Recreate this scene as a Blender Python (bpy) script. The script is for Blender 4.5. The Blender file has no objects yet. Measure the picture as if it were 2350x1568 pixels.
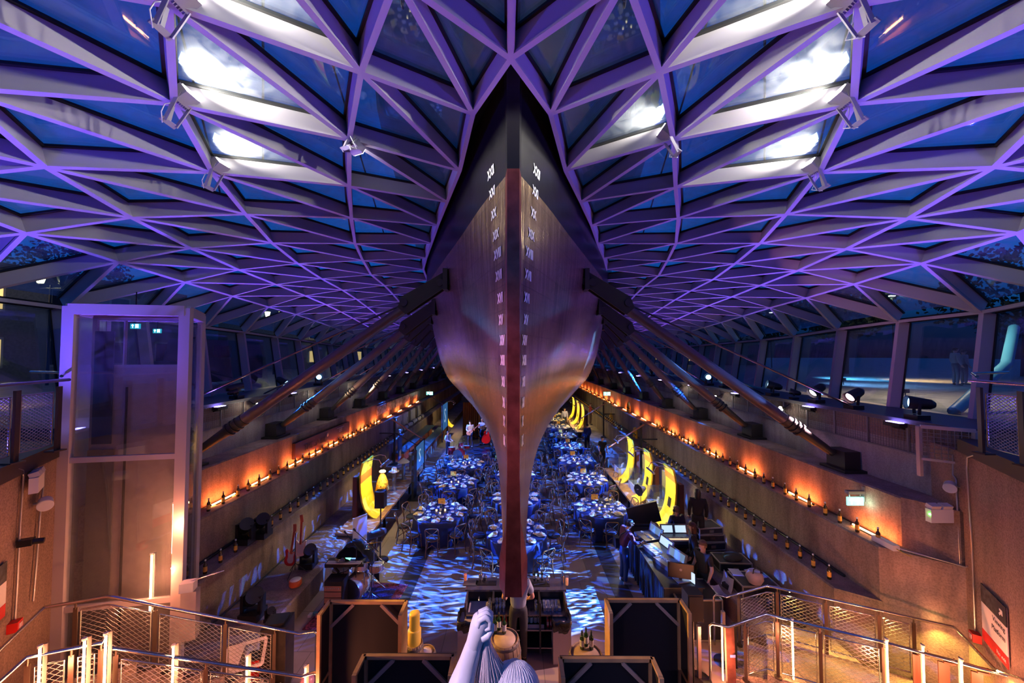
import bpy, math, random
import numpy as np
from mathutils import Vector, Matrix
random.seed(7)
C = bpy.context.scene.collection
SC = bpy.context.scene
# ---------------------------------------------------------------- camera, world, exposure
H = 6.2                      # eye height above the dock floor
F = 850.0                    # focal length in pixels of the 2350 wide frame
PITCH = math.atan(28 / F)
YAW = math.atan(3 / F)
cam_d = bpy.data.cameras.new('camera'); cam = bpy.data.objects.new('camera', cam_d); C.objects.link(cam)
cam_d.sensor_width = 36; cam_d.lens = F / 2350 * 36; cam_d.clip_start = .05; cam_d.clip_end = 400
cam.location = (0, 0, H); cam.rotation_euler = (math.pi / 2 + PITCH, 0, YAW)
SC.camera = cam
RM = Matrix.Rotation(YAW, 3, 'Z') @ Matrix.Rotation(math.pi / 2 + PITCH, 3, 'X')
SC.view_settings.view_transform = 'Standard'; SC.view_settings.look = 'None'
SC.view_settings.gamma = 1; SC.view_settings.use_curve_mapping = False
SC.view_settings.exposure = 0.0
SC.cycles.use_denoising = True; SC.cycles.max_bounces = 5; SC.cycles.diffuse_bounces = 2; SC.cycles.glossy_bounces = 2
SC.cycles.transmission_bounces = 3; SC.cycles.transparent_max_bounces = 12
SC.cycles.sample_clamp_indirect = 4; SC.cycles.sample_clamp_direct = 0; SC.cycles.blur_glossy = 1.0
SC.cycles.caustics_reflective = False; SC.cycles.caustics_refractive = False

W = bpy.data.worlds.new('dusk'); SC.world = W; W.use_nodes = True
wn = W.node_tree.nodes; wl = W.node_tree.links
bgn = wn['Background']; tcn = wn.new('ShaderNodeTexCoord'); sep = wn.new('ShaderNodeSeparateXYZ')
wr = wn.new('ShaderNodeValToRGB'); wl.new(tcn.outputs['Generated'], sep.inputs[0]); wl.new(sep.outputs['Z'], wr.inputs[0])
e = wr.color_ramp.elements; e[0].position = 0; e[0].color = (.001, .003, .010, 1); e[1].position = 1; e[1].color = (.004, .03, .14, 1)
q = e.new(.07); q.color = (.002, .015, .06, 1); q = e.new(.16); q.color = (.004, .09, .34, 1); q = e.new(.45); q.color = (.003, .05, .26, 1)
nz = wn.new('ShaderNodeTexNoise'); nz.inputs['Scale'].default_value = 3.0; nz.inputs['Detail'].default_value = 5
mx = wn.new('ShaderNodeMix'); mx.data_type = 'RGBA'; mx.blend_type = 'MULTIPLY'; mx.inputs['Factor'].default_value = .7
mp = wn.new('ShaderNodeMapRange'); mp.inputs['From Min'].default_value = .3; mp.inputs['From Max'].default_value = .7
mp.inputs['To Min'].default_value = .45; mp.inputs['To Max'].default_value = 1.5
wl.new(tcn.outputs['Generated'], nz.inputs['Vector']); wl.new(nz.outputs['Fac'], mp.inputs['Value'])
wl.new(wr.outputs[0], mx.inputs['A']); wl.new(mp.outputs[0], mx.inputs['B']); wl.new(mx.outputs['Result'], bgn.inputs['Color'])
bgn.inputs['Strength'].default_value = 1.5

def ray(px, py):
    return RM @ Vector((px - 1175, -(py - 784), -F))
def at(px, py, Y=None, z=None, X=None):
    """the world point seen at a pixel of the photograph, on a plane of constant Y, z or X"""
    d = ray(px, py)
    t = Y / d.y if Y is not None else ((z - H) / d.z if z is not None else X / d.x)
    return Vector((0, 0, H)) + d * t

# ---------------------------------------------------------------- materials
MATS = {}
def mat(name, col, rough=.6, metal=0., emit=None, es=0., spec=.5, noise=0., nscale=8., bump=0., bscale=60., alpha=None, coat=0.):
    if name in MATS: return MATS[name]
    m = bpy.data.materials.new(name); m.use_nodes = True; MATS[name] = m
    n = m.node_tree.nodes; l = m.node_tree.links; b = n['Principled BSDF']
    b.inputs['Base Color'].default_value = (*col, 1); b.inputs['Roughness'].default_value = rough
    b.inputs['Metallic'].default_value = metal; b.inputs['Specular IOR Level'].default_value = spec
    if coat: b.inputs['Coat Weight'].default_value = coat
    if emit: b.inputs['Emission Color'].default_value = (*emit, 1); b.inputs['Emission Strength'].default_value = es
    if noise or bump:
        tc = n.new('ShaderNodeTexCoord')
    if noise:
        t = n.new('ShaderNodeTexNoise'); t.inputs['Scale'].default_value = nscale; t.inputs['Detail'].default_value = 6
        r = n.new('ShaderNodeMapRange'); r.inputs['From Min'].default_value = .3; r.inputs['From Max'].default_value = .7
        r.inputs['To Min'].default_value = 1 - noise; r.inputs['To Max'].default_value = 1 + noise
        x = n.new('ShaderNodeMix'); x.data_type = 'RGBA'; x.blend_type = 'MULTIPLY'; x.inputs['Factor'].default_value = 1
        x.inputs['A'].default_value = (*col, 1)
        l.new(tc.outputs['Object'], t.inputs['Vector']); l.new(t.outputs['Fac'], r.inputs['Value']); l.new(r.outputs[0], x.inputs['B'])
        l.new(x.outputs['Result'], b.inputs['Base Color'])
    if bump:
        t2 = n.new('ShaderNodeTexNoise'); t2.inputs['Scale'].default_value = bscale; t2.inputs['Detail'].default_value = 4
        bp = n.new('ShaderNodeBump'); bp.inputs['Strength'].default_value = bump; bp.inputs['Distance'].default_value = .02
        l.new(tc.outputs['Object'], t2.inputs['Vector']); l.new(t2.outputs['Fac'], bp.inputs['Height']); l.new(bp.outputs[0], b.inputs['Normal'])
    return m

def glass_mat(name, col=(.6, .8, 1), gloss=.12, rough=.02, dirt=.03, dcol=(.6, .6, .65), clear=(.85, .92, 1)):
    m = bpy.data.materials.new(name); m.use_nodes = True; MATS[name] = m
    n = m.node_tree.nodes; l = m.node_tree.links; n.remove(n['Principled BSDF'])
    out = n['Material Output']
    tr = n.new('ShaderNodeBsdfTransparent'); tr.inputs[0].default_value = (*clear, 1)
    gl = n.new('ShaderNodeBsdfGlossy'); gl.inputs['Color'].default_value = (*col, 1); gl.inputs['Roughness'].default_value = rough
    df = n.new('ShaderNodeBsdfDiffuse'); df.inputs[0].default_value = (*dcol, 1)
    tl = n.new('ShaderNodeBsdfTranslucent'); tl.inputs[0].default_value = (*dcol, 1)
    fr = n.new('ShaderNodeLayerWeight'); fr.inputs['Blend'].default_value = .25
    mr = n.new('ShaderNodeMapRange'); mr.inputs['To Min'].default_value = gloss * .6; mr.inputs['To Max'].default_value = min(.75, gloss * 4)
    l.new(fr.outputs['Facing'], mr.inputs['Value'])
    m1 = n.new('ShaderNodeMixShader'); m2 = n.new('ShaderNodeMixShader'); m3 = n.new('ShaderNodeMixShader'); m3.inputs[0].default_value = .35
    l.new(mr.outputs[0], m1.inputs[0]); l.new(tr.outputs[0], m1.inputs[1]); l.new(gl.outputs[0], m1.inputs[2])
    l.new(df.outputs[0], m3.inputs[1]); l.new(tl.outputs[0], m3.inputs[2])
    tc = n.new('ShaderNodeTexCoord'); nz = n.new('ShaderNodeTexNoise'); nz.inputs['Scale'].default_value = 3.5; nz.inputs['Detail'].default_value = 8
    nz.inputs['Distortion'].default_value = 1.5
    dr = n.new('ShaderNodeMapRange'); dr.inputs['From Min'].default_value = .35; dr.inputs['From Max'].default_value = .75
    dr.inputs['To Min'].default_value = dirt * .4; dr.inputs['To Max'].default_value = dirt * 2.2
    l.new(tc.outputs['Object'], nz.inputs['Vector']); l.new(nz.outputs['Fac'], dr.inputs['Value']); l.new(dr.outputs[0], m2.inputs[0])
    l.new(m1.outputs[0], m2.inputs[1]); l.new(m3.outputs[0], m2.inputs[2]); l.new(m2.outputs[0], out.inputs[0])
    return m

# ---------------------------------------------------------------- geometry collector
def frame(d, up=Vector((0, 0, 1))):
    d = d.normalized(); s = d.cross(up)
    if s.length < 1e-4: s = d.cross(Vector((1, 0, 0)))
    s.normalize(); return d, s, s.cross(d).normalized()
class G:
    def __init__(s): s.v = []; s.f = []; s.m = []; s.cur = 0; s.sm = []
    def add(s, vs, fs, sm=False):
        o = len(s.v); s.v += [tuple(v) for v in vs]
        for f in fs: s.f.append(tuple(i + o for i in f)); s.m.append(s.cur); s.sm.append(sm)
        return s
    def mi(s, i): s.cur = i; return s
    def box(s, c, d, rz=0, rx=0, ry=0):
        R = Matrix.Rotation(rz, 3, 'Z') @ Matrix.Rotation(ry, 3, 'Y') @ Matrix.Rotation(rx, 3, 'X'); c = Vector(c)
        vs = [c + R @ Vector((x * d[0] / 2, y * d[1] / 2, z * d[2] / 2)) for x in (-1, 1) for y in (-1, 1) for z in (-1, 1)]
        return s.add(vs, [(0, 1, 3, 2), (4, 6, 7, 5), (0, 4, 5, 1), (2, 3, 7, 6), (0, 2, 6, 4), (1, 5, 7, 3)])
    def beam(s, a, b, w, h, up=Vector((0, 0, 1)), off=0., w2=None):
        """rectangular bar from a to b, w wide, h tall from 'off' upwards along up"""
        a = Vector(a); b = Vector(b); d, sd, u = frame(b - a, Vector(up)); w2 = w if w2 is None else w2
        vs = []
        for p in (a, b):
            vs += [p + sd * w / 2 + u * off, p - sd * w / 2 + u * off, p - sd * w2 / 2 + u * (off + h), p + sd * w2 / 2 + u * (off + h)]
        return s.add(vs, [(0, 1, 2, 3), (7, 6, 5, 4), (0, 4, 5, 1), (1, 5, 6, 2), (2, 6, 7, 3), (3, 7, 4, 0)])
    def tube(s, a, b, r, r2=None, n=8, cap=True):
        a = Vector(a); b = Vector(b); r2 = r if r2 is None else r2; d, sd, u = frame(b - a)
        vs = []
        for p, q in ((a, r), (b, r2)):
            vs += [p + (sd * math.cos(2 * math.pi * i / n) + u * math.sin(2 * math.pi * i / n)) * q for i in range(n)]
        fs = [(i, (i + 1) % n, n + (i + 1) % n, n + i) for i in range(n)]
        s.add(vs, fs, True)
        if cap: s.add(vs[:n], [tuple(range(n))[::-1]]); s.add(vs[n:], [tuple(range(n))])
        return s
    def path(s, pts, r, n=6, cl=False):
        pts = [Vector(p) for p in pts]; k = len(pts); rings = []; prev = None
        for i, p in enumerate(pts):
            if cl: d = pts[(i + 1) % k] - pts[i - 1]
            else: d = pts[min(i + 1, k - 1)] - pts[max(i - 1, 0)]
            if d.length < 1e-6: d = Vector((0, 0, 1))
            d.normalize()
            if prev is None: _, sd, u = frame(d)
            else:
                u = prev - d * prev.dot(d)
                if u.length < 1e-4: _, sd, u = frame(d)
                u.normalize(); sd = d.cross(u)
            prev = u
            rr = r[i] if isinstance(r, (list, tuple)) else r
            rings.append([p + (sd * math.cos(2 * math.pi * j / n) + u * math.sin(2 * math.pi * j / n)) * rr for j in range(n)])
        vs = [v for q in rings for v in q]; fs = []
        for i in range(k if cl else k - 1):
            for j in range(n):
                a = i * n; b = ((i + 1) % k) * n
                fs.append((a + j, a + (j + 1) % n, b + (j + 1) % n, b + j))
        s.add(vs, fs, True)
        if not cl: s.add(rings[0], [tuple(range(n))[::-1]]); s.add(rings[-1], [tuple(range(n))])
        return s
    def lathe(s, prof, c=(0, 0, 0), n=16, axis=None, sm=True):
        c = Vector(c); vs = []
        if axis is None: R = Matrix.Identity(3)
        else: d, sd, u = frame(Vector(axis)); R = Matrix((sd, u, d)).transposed()
        for r, z in prof:
            for i in range(n): vs.append(c + R @ Vector((r * math.cos(2 * math.pi * i / n), r * math.sin(2 * math.pi * i / n), z)))
        k = len(prof); fs = [(a * n + i, a * n + (i + 1) % n, (a + 1) * n + (i + 1) % n, (a + 1) * n + i) for a in range(k - 1) for i in range(n)]
        s.add(vs, fs, sm)
        if prof[0][0] > 1e-4: s.add(vs[:n], [tuple(range(n))[::-1]])
        if prof[-1][0] > 1e-4: s.add(vs[-n:], [tuple(range(n))])
        return s
    def ball(s, c, r, n=10, sq=(1, 1, 1)):
        c = Vector(c); vs = []; k = n // 2 + 1
        for a in range(k):
            th = math.pi * a / (k - 1)
            for i in range(n):
                ph = 2 * math.pi * i / n
                vs.append(c + Vector((r * sq[0] * math.sin(th) * math.cos(ph), r * sq[1] * math.sin(th) * math.sin(ph), r * sq[2] * math.cos(th))))
        fs = [(a * n + i, (a + 1) * n + i, (a + 1) * n + (i + 1) % n, a * n + (i + 1) % n) for a in range(k - 1) for i in range(n)]
        return s.add(vs, fs, True)
    def prism(s, poly, z0, z1):
        n = len(poly); vs = [(p[0], p[1], z0) for p in poly] + [(p[0], p[1], z1) for p in poly]
        s.add(vs, [tuple(range(n))[::-1], tuple(range(n, 2 * n))] + [(i, (i + 1) % n, n + (i + 1) % n, n + i) for i in range(n)]); return s
    def slab(s, pts, nrm):
        """a polygon given thickness along nrm"""
        nrm = Vector(nrm); n = len(pts); vs = [Vector(p) for p in pts] + [Vector(p) + nrm for p in pts]
        return s.add(vs, [tuple(range(n))[::-1], tuple(range(n, 2 * n))] + [(i, (i + 1) % n, n + (i + 1) % n, n + i) for i in range(n)])
    def xprof(s, poly, y0, y1):
        """a profile of (x, z) pairs drawn out along y"""
        n = len(poly); vs = [(p[0], y0, p[1]) for p in poly] + [(p[0], y1, p[1]) for p in poly]
        return s.add(vs, [tuple(range(n)), tuple(range(n, 2 * n))[::-1]] + [((i + 1) % n, i, n + i, n + (i + 1) % n) for i in range(n)])
ORG = {}
def obj(name, g, mats, parent=None, local=False, loc=None):
    """link the collected geometry as ONE mesh object; world coordinates unless local"""
    me = bpy.data.meshes.new(name)
    if parent is not None:
        off = Vector((0, 0, 0)) if local else ORG[parent.name]
    elif local: off = Vector((0, 0, 0))
    elif loc is not None: off = Vector(loc)
    else:
        a = np.array(g.v); off = Vector(((a[:, 0].min() + a[:, 0].max()) / 2, (a[:, 1].min() + a[:, 1].max()) / 2, a[:, 2].min()))
    me.from_pydata([(v[0] - off[0], v[1] - off[1], v[2] - off[2]) for v in g.v], [], g.f)
    if not isinstance(mats, (list, tuple)): mats = [mats]
    for m in mats: me.materials.append(m)
    me.polygons.foreach_set('material_index', g.m); me.polygons.foreach_set('use_smooth', g.sm)
    me.update()
    o = bpy.data.objects.new(name, me); C.objects.link(o)
    if parent is not None: o.parent = parent; ORG[o.name] = ORG[parent.name]
    elif not local: o.location = off; ORG[o.name] = off
    else: ORG[o.name] = Vector(loc or (0, 0, 0)); o.location = ORG[o.name]
    return o
def tag(o, label, cat, group=None, kind=None):
    o['label'] = label; o['category'] = cat
    if group: o['group'] = group
    if kind: o['kind'] = kind
    return o
def thing(name, label, cat, loc=(0, 0, 0), rz=0, group=None):
    o = bpy.data.objects.new(name, None); C.objects.link(o); o.empty_display_size = .1
    o.location = loc; o.rotation_euler = (0, 0, rz); ORG[o.name] = Vector(loc); return tag(o, label, cat, group)
def structure(name, g, mats, parent=None):
    o = obj(name, g, mats, parent)
    if parent is None: o['kind'] = 'structure'
    return o
def copy_tree(root, loc, rz=0, label=None, group=None, sc=None):
    r = root.copy(); C.objects.link(r); r.location = loc; r.rotation_euler = (0, 0, rz); ORG[r.name] = Vector(loc)
    if label: r['label'] = label
    if group: r['group'] = group
    if sc: r.scale = (sc, sc, sc)
    for ch in list(root.children):
        c = ch.copy(); C.objects.link(c); c.parent = r; ORG[c.name] = Vector(loc)
        for k in ch.children: d = k.copy(); C.objects.link(d); d.parent = c
    return r
class Spread:
    """first placement uses the prototype itself, later ones copy it"""
    def __init__(s, proto): s.p = proto; s.used = False
    def put(s, loc, rz=0, label=None, group=None, sc=None):
        if s.used: return copy_tree(s.p, loc, rz, label, group, sc)
        s.used = True; s.p.location = loc; s.p.rotation_euler = (0, 0, rz)
        if sc: s.p.scale = (sc, sc, sc)
        if label: s.p['label'] = label
        if group: s.p['group'] = group
        return s.p
def text_mesh(txt, size, M, extrude=.004, align='CENTER', bold=0.):
    """lettering as geometry: list of verts and faces placed by matrix M (x right, y up, z out)"""
    cu = bpy.data.curves.new('t', 'FONT'); cu.body = txt; cu.size = size; cu.extrude = extrude; cu.align_x = align; cu.align_y = 'CENTER'
    cu.resolution_u = 2; cu.offset = bold
    o = bpy.data.objects.new('t', cu); me = bpy.data.meshes.new_from_object(o)
    vs = [M @ v.co for v in me.vertices]; fs = [tuple(p.vertices) for p in me.polygons]
    bpy.data.objects.remove(o); bpy.data.curves.remove(cu); bpy.data.meshes.remove(me); return vs, fs
def facing(p, out, up=Vector((0, 0, 1))):
    """matrix whose z looks along out, y up, at p"""
    z = Vector(out).normalized(); x = Vector(up).cross(z).normalized(); y = z.cross(x)
    M = Matrix((x, y, z)).transposed().to_4x4(); M.translation = Vector(p); return M
def lamp(kind, loc, energy, col, target=None, size=.1, angle=60, blend=.5, sizey=None, name='lamp_light', parent=None, gobo=None):
    d = bpy.data.lights.new(name, kind); d.energy = energy; d.color = col
    if kind == 'AREA':
        d.size = size
        if sizey: d.shape = 'RECTANGLE'; d.size_y = sizey
    else: d.shadow_soft_size = size
    if kind == 'SPOT': d.spot_size = math.radians(angle); d.spot_blend = blend
    o = bpy.data.objects.new(name, d); C.objects.link(o); o.location = loc
    if target is not None: o.rotation_euler = (Vector(target) - Vector(loc)).to_track_quat('-Z', 'Y').to_euler()
    if parent is not None: o.parent = parent; o.location = Vector(loc) - ORG[parent.name]
    return o
ORD = ['nearest', 'second', 'third', 'fourth', 'fifth', 'sixth', 'seventh', 'eighth', 'ninth', 'tenth', 'eleventh', 'twelfth', 'thirteenth',
       'fourteenth', 'fifteenth', 'sixteenth', 'seventeenth', 'eighteenth', 'nineteenth', 'twentieth']
_T = {20: 'twenty', 30: 'thirty', 40: 'forty', 50: 'fifty', 60: 'sixty', 70: 'seventy', 80: 'eighty', 90: 'ninety'}
def nth(i):
    if i < 20: return ORD[i]
    k = i + 1; t = k // 10 * 10; u = k % 10
    return (_T[t] + '-' + ('first' if u == 1 else ORD[u - 1])) if u else _T[t][:-1] + 'ieth'
# ---------------------------------------------------------------- base materials
def concrete(name, c1, c2, streak=.5, speck=.25):
    m = bpy.data.materials.new(name); m.use_nodes = True; MATS[name] = m
    n = m.node_tree.nodes; l = m.node_tree.links; b = n['Principled BSDF']; b.inputs['Roughness'].default_value = .85
    b.inputs['Specular IOR Level'].default_value = .25
    tc = n.new('ShaderNodeTexCoord'); mp = n.new('ShaderNodeMapping'); mp.inputs['Scale'].default_value = (1.2, 1.2, .22)
    t1 = n.new('ShaderNodeTexNoise'); t1.inputs['Scale'].default_value = 1.6; t1.inputs['Detail'].default_value = 8; t1.inputs['Roughness'].default_value = .65
    t2 = n.new('ShaderNodeTexNoise'); t2.inputs['Scale'].default_value = 38; t2.inputs['Detail'].default_value = 3
    l.new(tc.outputs['Object'], mp.inputs[0]); l.new(mp.outputs[0], t1.inputs['Vector']); l.new(tc.outputs['Object'], t2.inputs['Vector'])
    r = n.new('ShaderNodeValToRGB'); r.color_ramp.elements[0].position = .35; r.color_ramp.elements[0].color = (*c2, 1)
    r.color_ramp.elements[1].position = .68; r.color_ramp.elements[1].color = (*c1, 1)
    l.new(t1.outputs['Fac'], r.inputs[0])
    r2 = n.new('ShaderNodeMapRange'); r2.inputs['From Min'].default_value = .35; r2.inputs['From Max'].default_value = .6
    r2.inputs['To Min'].default_value = 1 - speck; r2.inputs['To Max'].default_value = 1.1
    l.new(t2.outputs['Fac'], r2.inputs['Value'])
    x = n.new('ShaderNodeMix'); x.data_type = 'RGBA'; x.blend_type = 'MULTIPLY'; x.inputs['Factor'].default_value = 1
    l.new(r.outputs[0], x.inputs['A']); l.new(r2.outputs[0], x.inputs['B']); l.new(x.outputs['Result'], b.inputs['Base Color'])
    bp = n.new('ShaderNodeBump'); bp.inputs['Strength'].default_value = .35; bp.inputs['Distance'].default_value = .02
    l.new(t2.outputs['Fac'], bp.inputs['Height']); l.new(bp.outputs[0], b.inputs['Normal']); return m
CONC = concrete('dock_concrete', (.38, .28, .23), (.18, .13, .11), speck=.2)
CONC2 = concrete('pale_concrete', (.42, .42, .42), (.26, .25, .24), speck=.1)
CONC3 = concrete('brown_render', (.34, .23, .18), (.22, .15, .12), speck=.28)
STEEL = mat('white_painted_steel', (.50, .47, .52), .42, spec=.4)
GASK = mat('black_gasket', (.006, .006, .008), .6)
BLACK = mat('matt_black', (.01, .01, .012), .55)
BLK2 = mat('satin_black_metal', (.018, .017, .02), .38, .3)
CHROME = mat('brushed_steel', (.62, .60, .58), .22, 1.)
DSTEEL = mat('dark_bronze_steel', (.10, .07, .055), .4, .7)
PANE = glass_mat('canopy_glass', gloss=.12, dirt=.08, clear=(.8, .9, 1))
WPANE = glass_mat('window_glass', gloss=.16, dirt=.015, clear=(.8, .88, .95))

# floor of large slabs
FL = bpy.data.materials.new('floor_slabs'); FL.use_nodes = True
n = FL.node_tree.nodes; l = FL.node_tree.links; b = n['Principled BSDF']
tc = n.new('ShaderNodeTexCoord'); br = n.new('ShaderNodeTexBrick'); br.inputs['Scale'].default_value = 1
br.inputs['Brick Width'].default_value = .6; br.inputs['Row Height'].default_value = 1.2; br.inputs['Mortar Size'].default_value = .006
br.inputs['Color1'].default_value = (.29, .215, .20, 1); br.inputs['Color2'].default_value = (.33, .25, .23, 1); br.inputs['Mortar'].default_value = (.12, .10, .09, 1)
t = n.new('ShaderNodeTexNoise'); t.inputs['Scale'].default_value = 1.5; t.inputs['Detail'].default_value = 8
r = n.new('ShaderNodeMapRange'); r.inputs['To Min'].default_value = .6; r.inputs['To Max'].default_value = 1.3
x = n.new('ShaderNodeMix'); x.data_type = 'RGBA'; x.blend_type = 'MULTIPLY'; x.inputs['Factor'].default_value = 1
l.new(tc.outputs['Object'], br.inputs['Vector']); l.new(tc.outputs['Object'], t.inputs['Vector']); l.new(t.outputs['Fac'], r.inputs['Value'])
l.new(br.outputs['Color'], x.inputs['A']); l.new(r.outputs[0], x.inputs['B']); l.new(x.outputs['Result'], b.inputs['Base Color'])
r = n.new('ShaderNodeMapRange'); r.inputs['To Min'].default_value = .35; r.inputs['To Max'].default_value = .6
l.new(t.outputs['Fac'], r.inputs['Value']); l.new(r.outputs[0], b.inputs['Roughness'])
YE = 58.0
g = G(); g.box((0, 29.5, -.1), (10.6, 61, .2)); structure('floor', g, FL)
g = G(); g.box((2.82, 31, .004), (.46, 56, .012)); structure('trim_1', g, mat('dark_slate_strip', (.035, .035, .05), .35))
g = G(); g.box((-2.84, 31, .004), (.46, 56, .012)); structure('trim_2', g, MATS['dark_slate_strip'])

# stepped dock sides
def dock_side(s, name):
    g = G()
    steps = [(4.9, 5.07, 0, 0), (5.07, 6.38, -.2, .52), (6.38, 6.95, -.2, 1.54), (6.95, 7.4, -.2, 2.53), (7.4, 8.06, -.2, 3.46)]
    for a, bb, z0, z1 in steps[1:]:
        y0 = 5.8 if z1 < .6 else 7.2
        poly = [(a, -.2), (bb, -.2), (bb, z1), (a + .03, z1), (a, z1 - .03)]
        g.xprof([(s * p[0], p[1]) for p in poly][::s], y0 if z1 != 1.54 else 7.55, YE)
    g.prism([(s * 6.38, 7.55), (s * 6.95, 7.15), (s * 6.95, 7.55)][::s], -.2, 1.54)
    # splayed ends that close the steps beside the stairs
    g.prism([(s * 6.95, 7.2), (s * 7.75, 6.5), (s * 9.3, 6.5), (s * 9.3, 7.2)][::s], -.2, 2.53)
    g.prism([(s * 7.4, 7.2), (s * 7.76, 6.56), (s * 9.3, 6.56), (s * 9.3, 7.2)][::s], 2.53, 3.46)
    g.mi(1); g.box((s * 8.31, (7.2 + YE) / 2, 3.9), (.5, YE - 7.2, 1.0))
    g.mi(0); g.box((s * 8.75, (6.6 + YE) / 2, 4.59), (1.38, YE - 6.6, .38))
    g.mi(2); g.prism([(s * 7.76, 6.5), (s * 8.0, 7.2), (s * 9.3, 7.2), (s * 9.3, 6.5)][::s], 3.46, 4.5)
    # wall that runs from the corner back past the camera
    P = [(7.75, 6.5), (6.7, 4.85), (5.75, 3.2), (5.3, 1.2), (5.3, -1.5)]
    Q = [(8.3, 6.35), (7.3, 4.6), (6.4, 3.0), (5.9, 1.2), (5.9, -1.5)]
    for i in range(4):
        g.prism([(s * P[i][0], P[i][1]), (s * P[i + 1][0], P[i + 1][1]), (s * Q[i + 1][0], Q[i + 1][1]), (s * Q[i][0], Q[i][1])][::s], -.2, 4.5)
    return structure(name, g, [CONC, CONC2, CONC3])
dock_side(1, 'wall_right'); dock_side(-1, 'wall_left')
g = G(); g.box((0, YE + .2, 2.2), (20, .4, 5.0)); structure('wall_back', g, CONC)

# parapet ledge with wire grille in front
def parapet(s, name):
    g = G(); g.box((s * 8.72, (6.6 + YE) / 2, 4.83), (1.5, YE - 6.6, .08)); o = structure(name, g, mat('parapet_top', (.06, .06, .08), .5))
    g = G()
    for k in range(60):
        y = 6.75 + k * .86
        g.box((s * 8.02, y, 4.5), (.03, .03, .62))
        if y > 45: break
    for zz in (4.2, 4.79): g.box((s * 8.02, 26, zz), (.03, 38.8, .03))
    obj('grille_frame', g, mat('grille_grey', (.22, .22, .24), .5, .5), o)
    g = G()
    for k in range(9): g.box((s * 8.02, 26, 4.255 + k * .06), (.006, 38.6, .006))
    for k in range(330):
        y = 6.8 + k * .06
        g.box((s * 8.02, y, 4.5), (.006, .006, .58))
    obj('wire_grille', g, MATS['grille_grey'], o); return o
parapet(1, 'trim_3'); parapet(-1, 'trim_4')

# ---------------------------------------------------------------- glass canopy: nodes read off the photo onto a shallow dome
SA, SB = 3.4, .0271
def on_dome(px, py):
    d = ray(px, py)      # z = H + SA - SB x^2
    a = SB * d.x * d.x; bq = d.z; c = -SA
    t = (-bq + math.sqrt(bq * bq - 4 * a * c)) / (2 * a) if a > 1e-9 else -c / bq
    return Vector((d.x * t, d.y * t, H + d.z * t))
LN = {  # left: ring -> (first index, pixels)
 'E': (0, [(151, 707), (338, 735), (468, 751), (561, 763), (637, 774), (689, 781)]),
 'R1': (-1, [(57, 532), (270, 599), (423, 646), (532, 678), (615, 703), (678, 720)]),
 'R2': (-2, [(102, 379), (300, 496), (437, 567), (547, 617), (632, 651), (699, 677)]),
 'R3': (-4, [(385, 5), (399, 234), (486, 393), (563, 489), (623, 555), (683, 603), (737, 638)]),
 'R4': (-5, [(909, -56), (828, 162), (801, 318), (801, 424), (806, 498), (814, 557), (832, 596), (851, 629)]),
 'R5': (-4, [(1085, 258), (1055, 389), (1026, 461), (1004, 516), (990, 557), (978, 591), (971, 617)])}
RN = {
 'E': (0, [(2252, 717), (2060, 738), (1922, 756), (1822, 772), (1746, 781), (1689, 786)]),
 'R1': (-1, [(2338, 531), (2116, 602), (1961, 650), (1851, 682), (1768, 705), (1706, 724)]),
 'R2': (-2, [(2283, 379), (2085, 498), (1942, 569), (1832, 619), (1746, 653), (1680, 680)]),
 'R3': (-4, [(1975, 3), (1960, 234), (1882, 393), (1805, 489), (1745, 556), (1688, 603), (1637, 640)]),
 'R4': (-5, [(1437, -56), (1515, 162), (1546, 318), (1551, 427), (1557, 498), (1552, 557), (1532, 597), (1512, 631)]),
 'R5': (-4, [(1264, 258), (1298, 389), (1333, 461), (1358, 516), (1372, 557), (1385, 591), (1392, 617)])}
FARX = {'E': 1., 'R1': .79, 'R2': .61, 'R3': .44, 'R4': .21, 'R5': 0.}
RINGS = ['E', 'R1', 'R2', 'R3', 'R4', 'R5']
NMAX = 24; NMIN = -6
def dome(x, y): return Vector((x, y, H + SA - SB * x * x))
APEX = on_dome(1172, 130)
def hullx(y):  # far half width of the opening round the hull
    return float(np.interp(y, [5, 11.6, 13.6, 16, 20, 26, 60], [.5, 2.6, 3.3, 3.95, 4.8, 5.25, 5.35]))
def build_nodes(T, s):
    N = {}
    for r in RINGS:
        i0, px = T[r]; pts = [on_dome(*p) for p in px]
        for k, p in enumerate(pts): N[r, i0 + k] = p
        last = pts[-1]; i = i0 + len(pts); y = last.y; base = last
        while i <= NMAX:
            y += 1.78
            x5 = hullx(y); xe = 10.5; xt = x5 + (xe - x5) * FARX[r]
            w = min(1, (i - i0 - len(pts) + 1) / 5.); x0 = abs(base.x) + (abs(base.x) - abs(pts[-2].x)) * min(1.5, (i - i0 - len(pts) + 1) * .5)
            N[r, i] = dome(s * (x0 * (1 - w) + xt * w), y); i += 1
    X = lambda r, i, x, y: N.__setitem__((r, i), dome(s * x, y))
    X('R2', -3, 5.44, 3.47); X('R2', -4, 4.7, 2.4); X('R2', -5, 3.6, 1.4)
    X('R1', -2, 7.2, 4.2); X('R1', -3, 6.75, 2.9); X('R1', -4, 6.1, 1.7); X('R1', -5, 5.2, .6)
    X('E', -1, 9.4, 6.25); X('E', -2, 9.1, 4.5); X('E', -3, 8.6, 2.8); X('E', -4, 7.9, 1.2); X('E', -5, 6.9, -.3)
    X('R3', -5, 2.2, 2.2)
    N['R5', -5] = APEX
    return N
NL = build_nodes(LN, -1); NR = build_nodes(RN, 1)
C1 = dome(0, 2.7); C2 = dome(0, 1.2)
edges = {}; tris = []
def E_(a, b): edges[tuple(sorted((tuple(a), tuple(b))))] = 1
def T_(a, b, c):
    tris.append((Vector(a), Vector(b), Vector(c))); E_(a, b); E_(b, c); E_(c, a)
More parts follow.
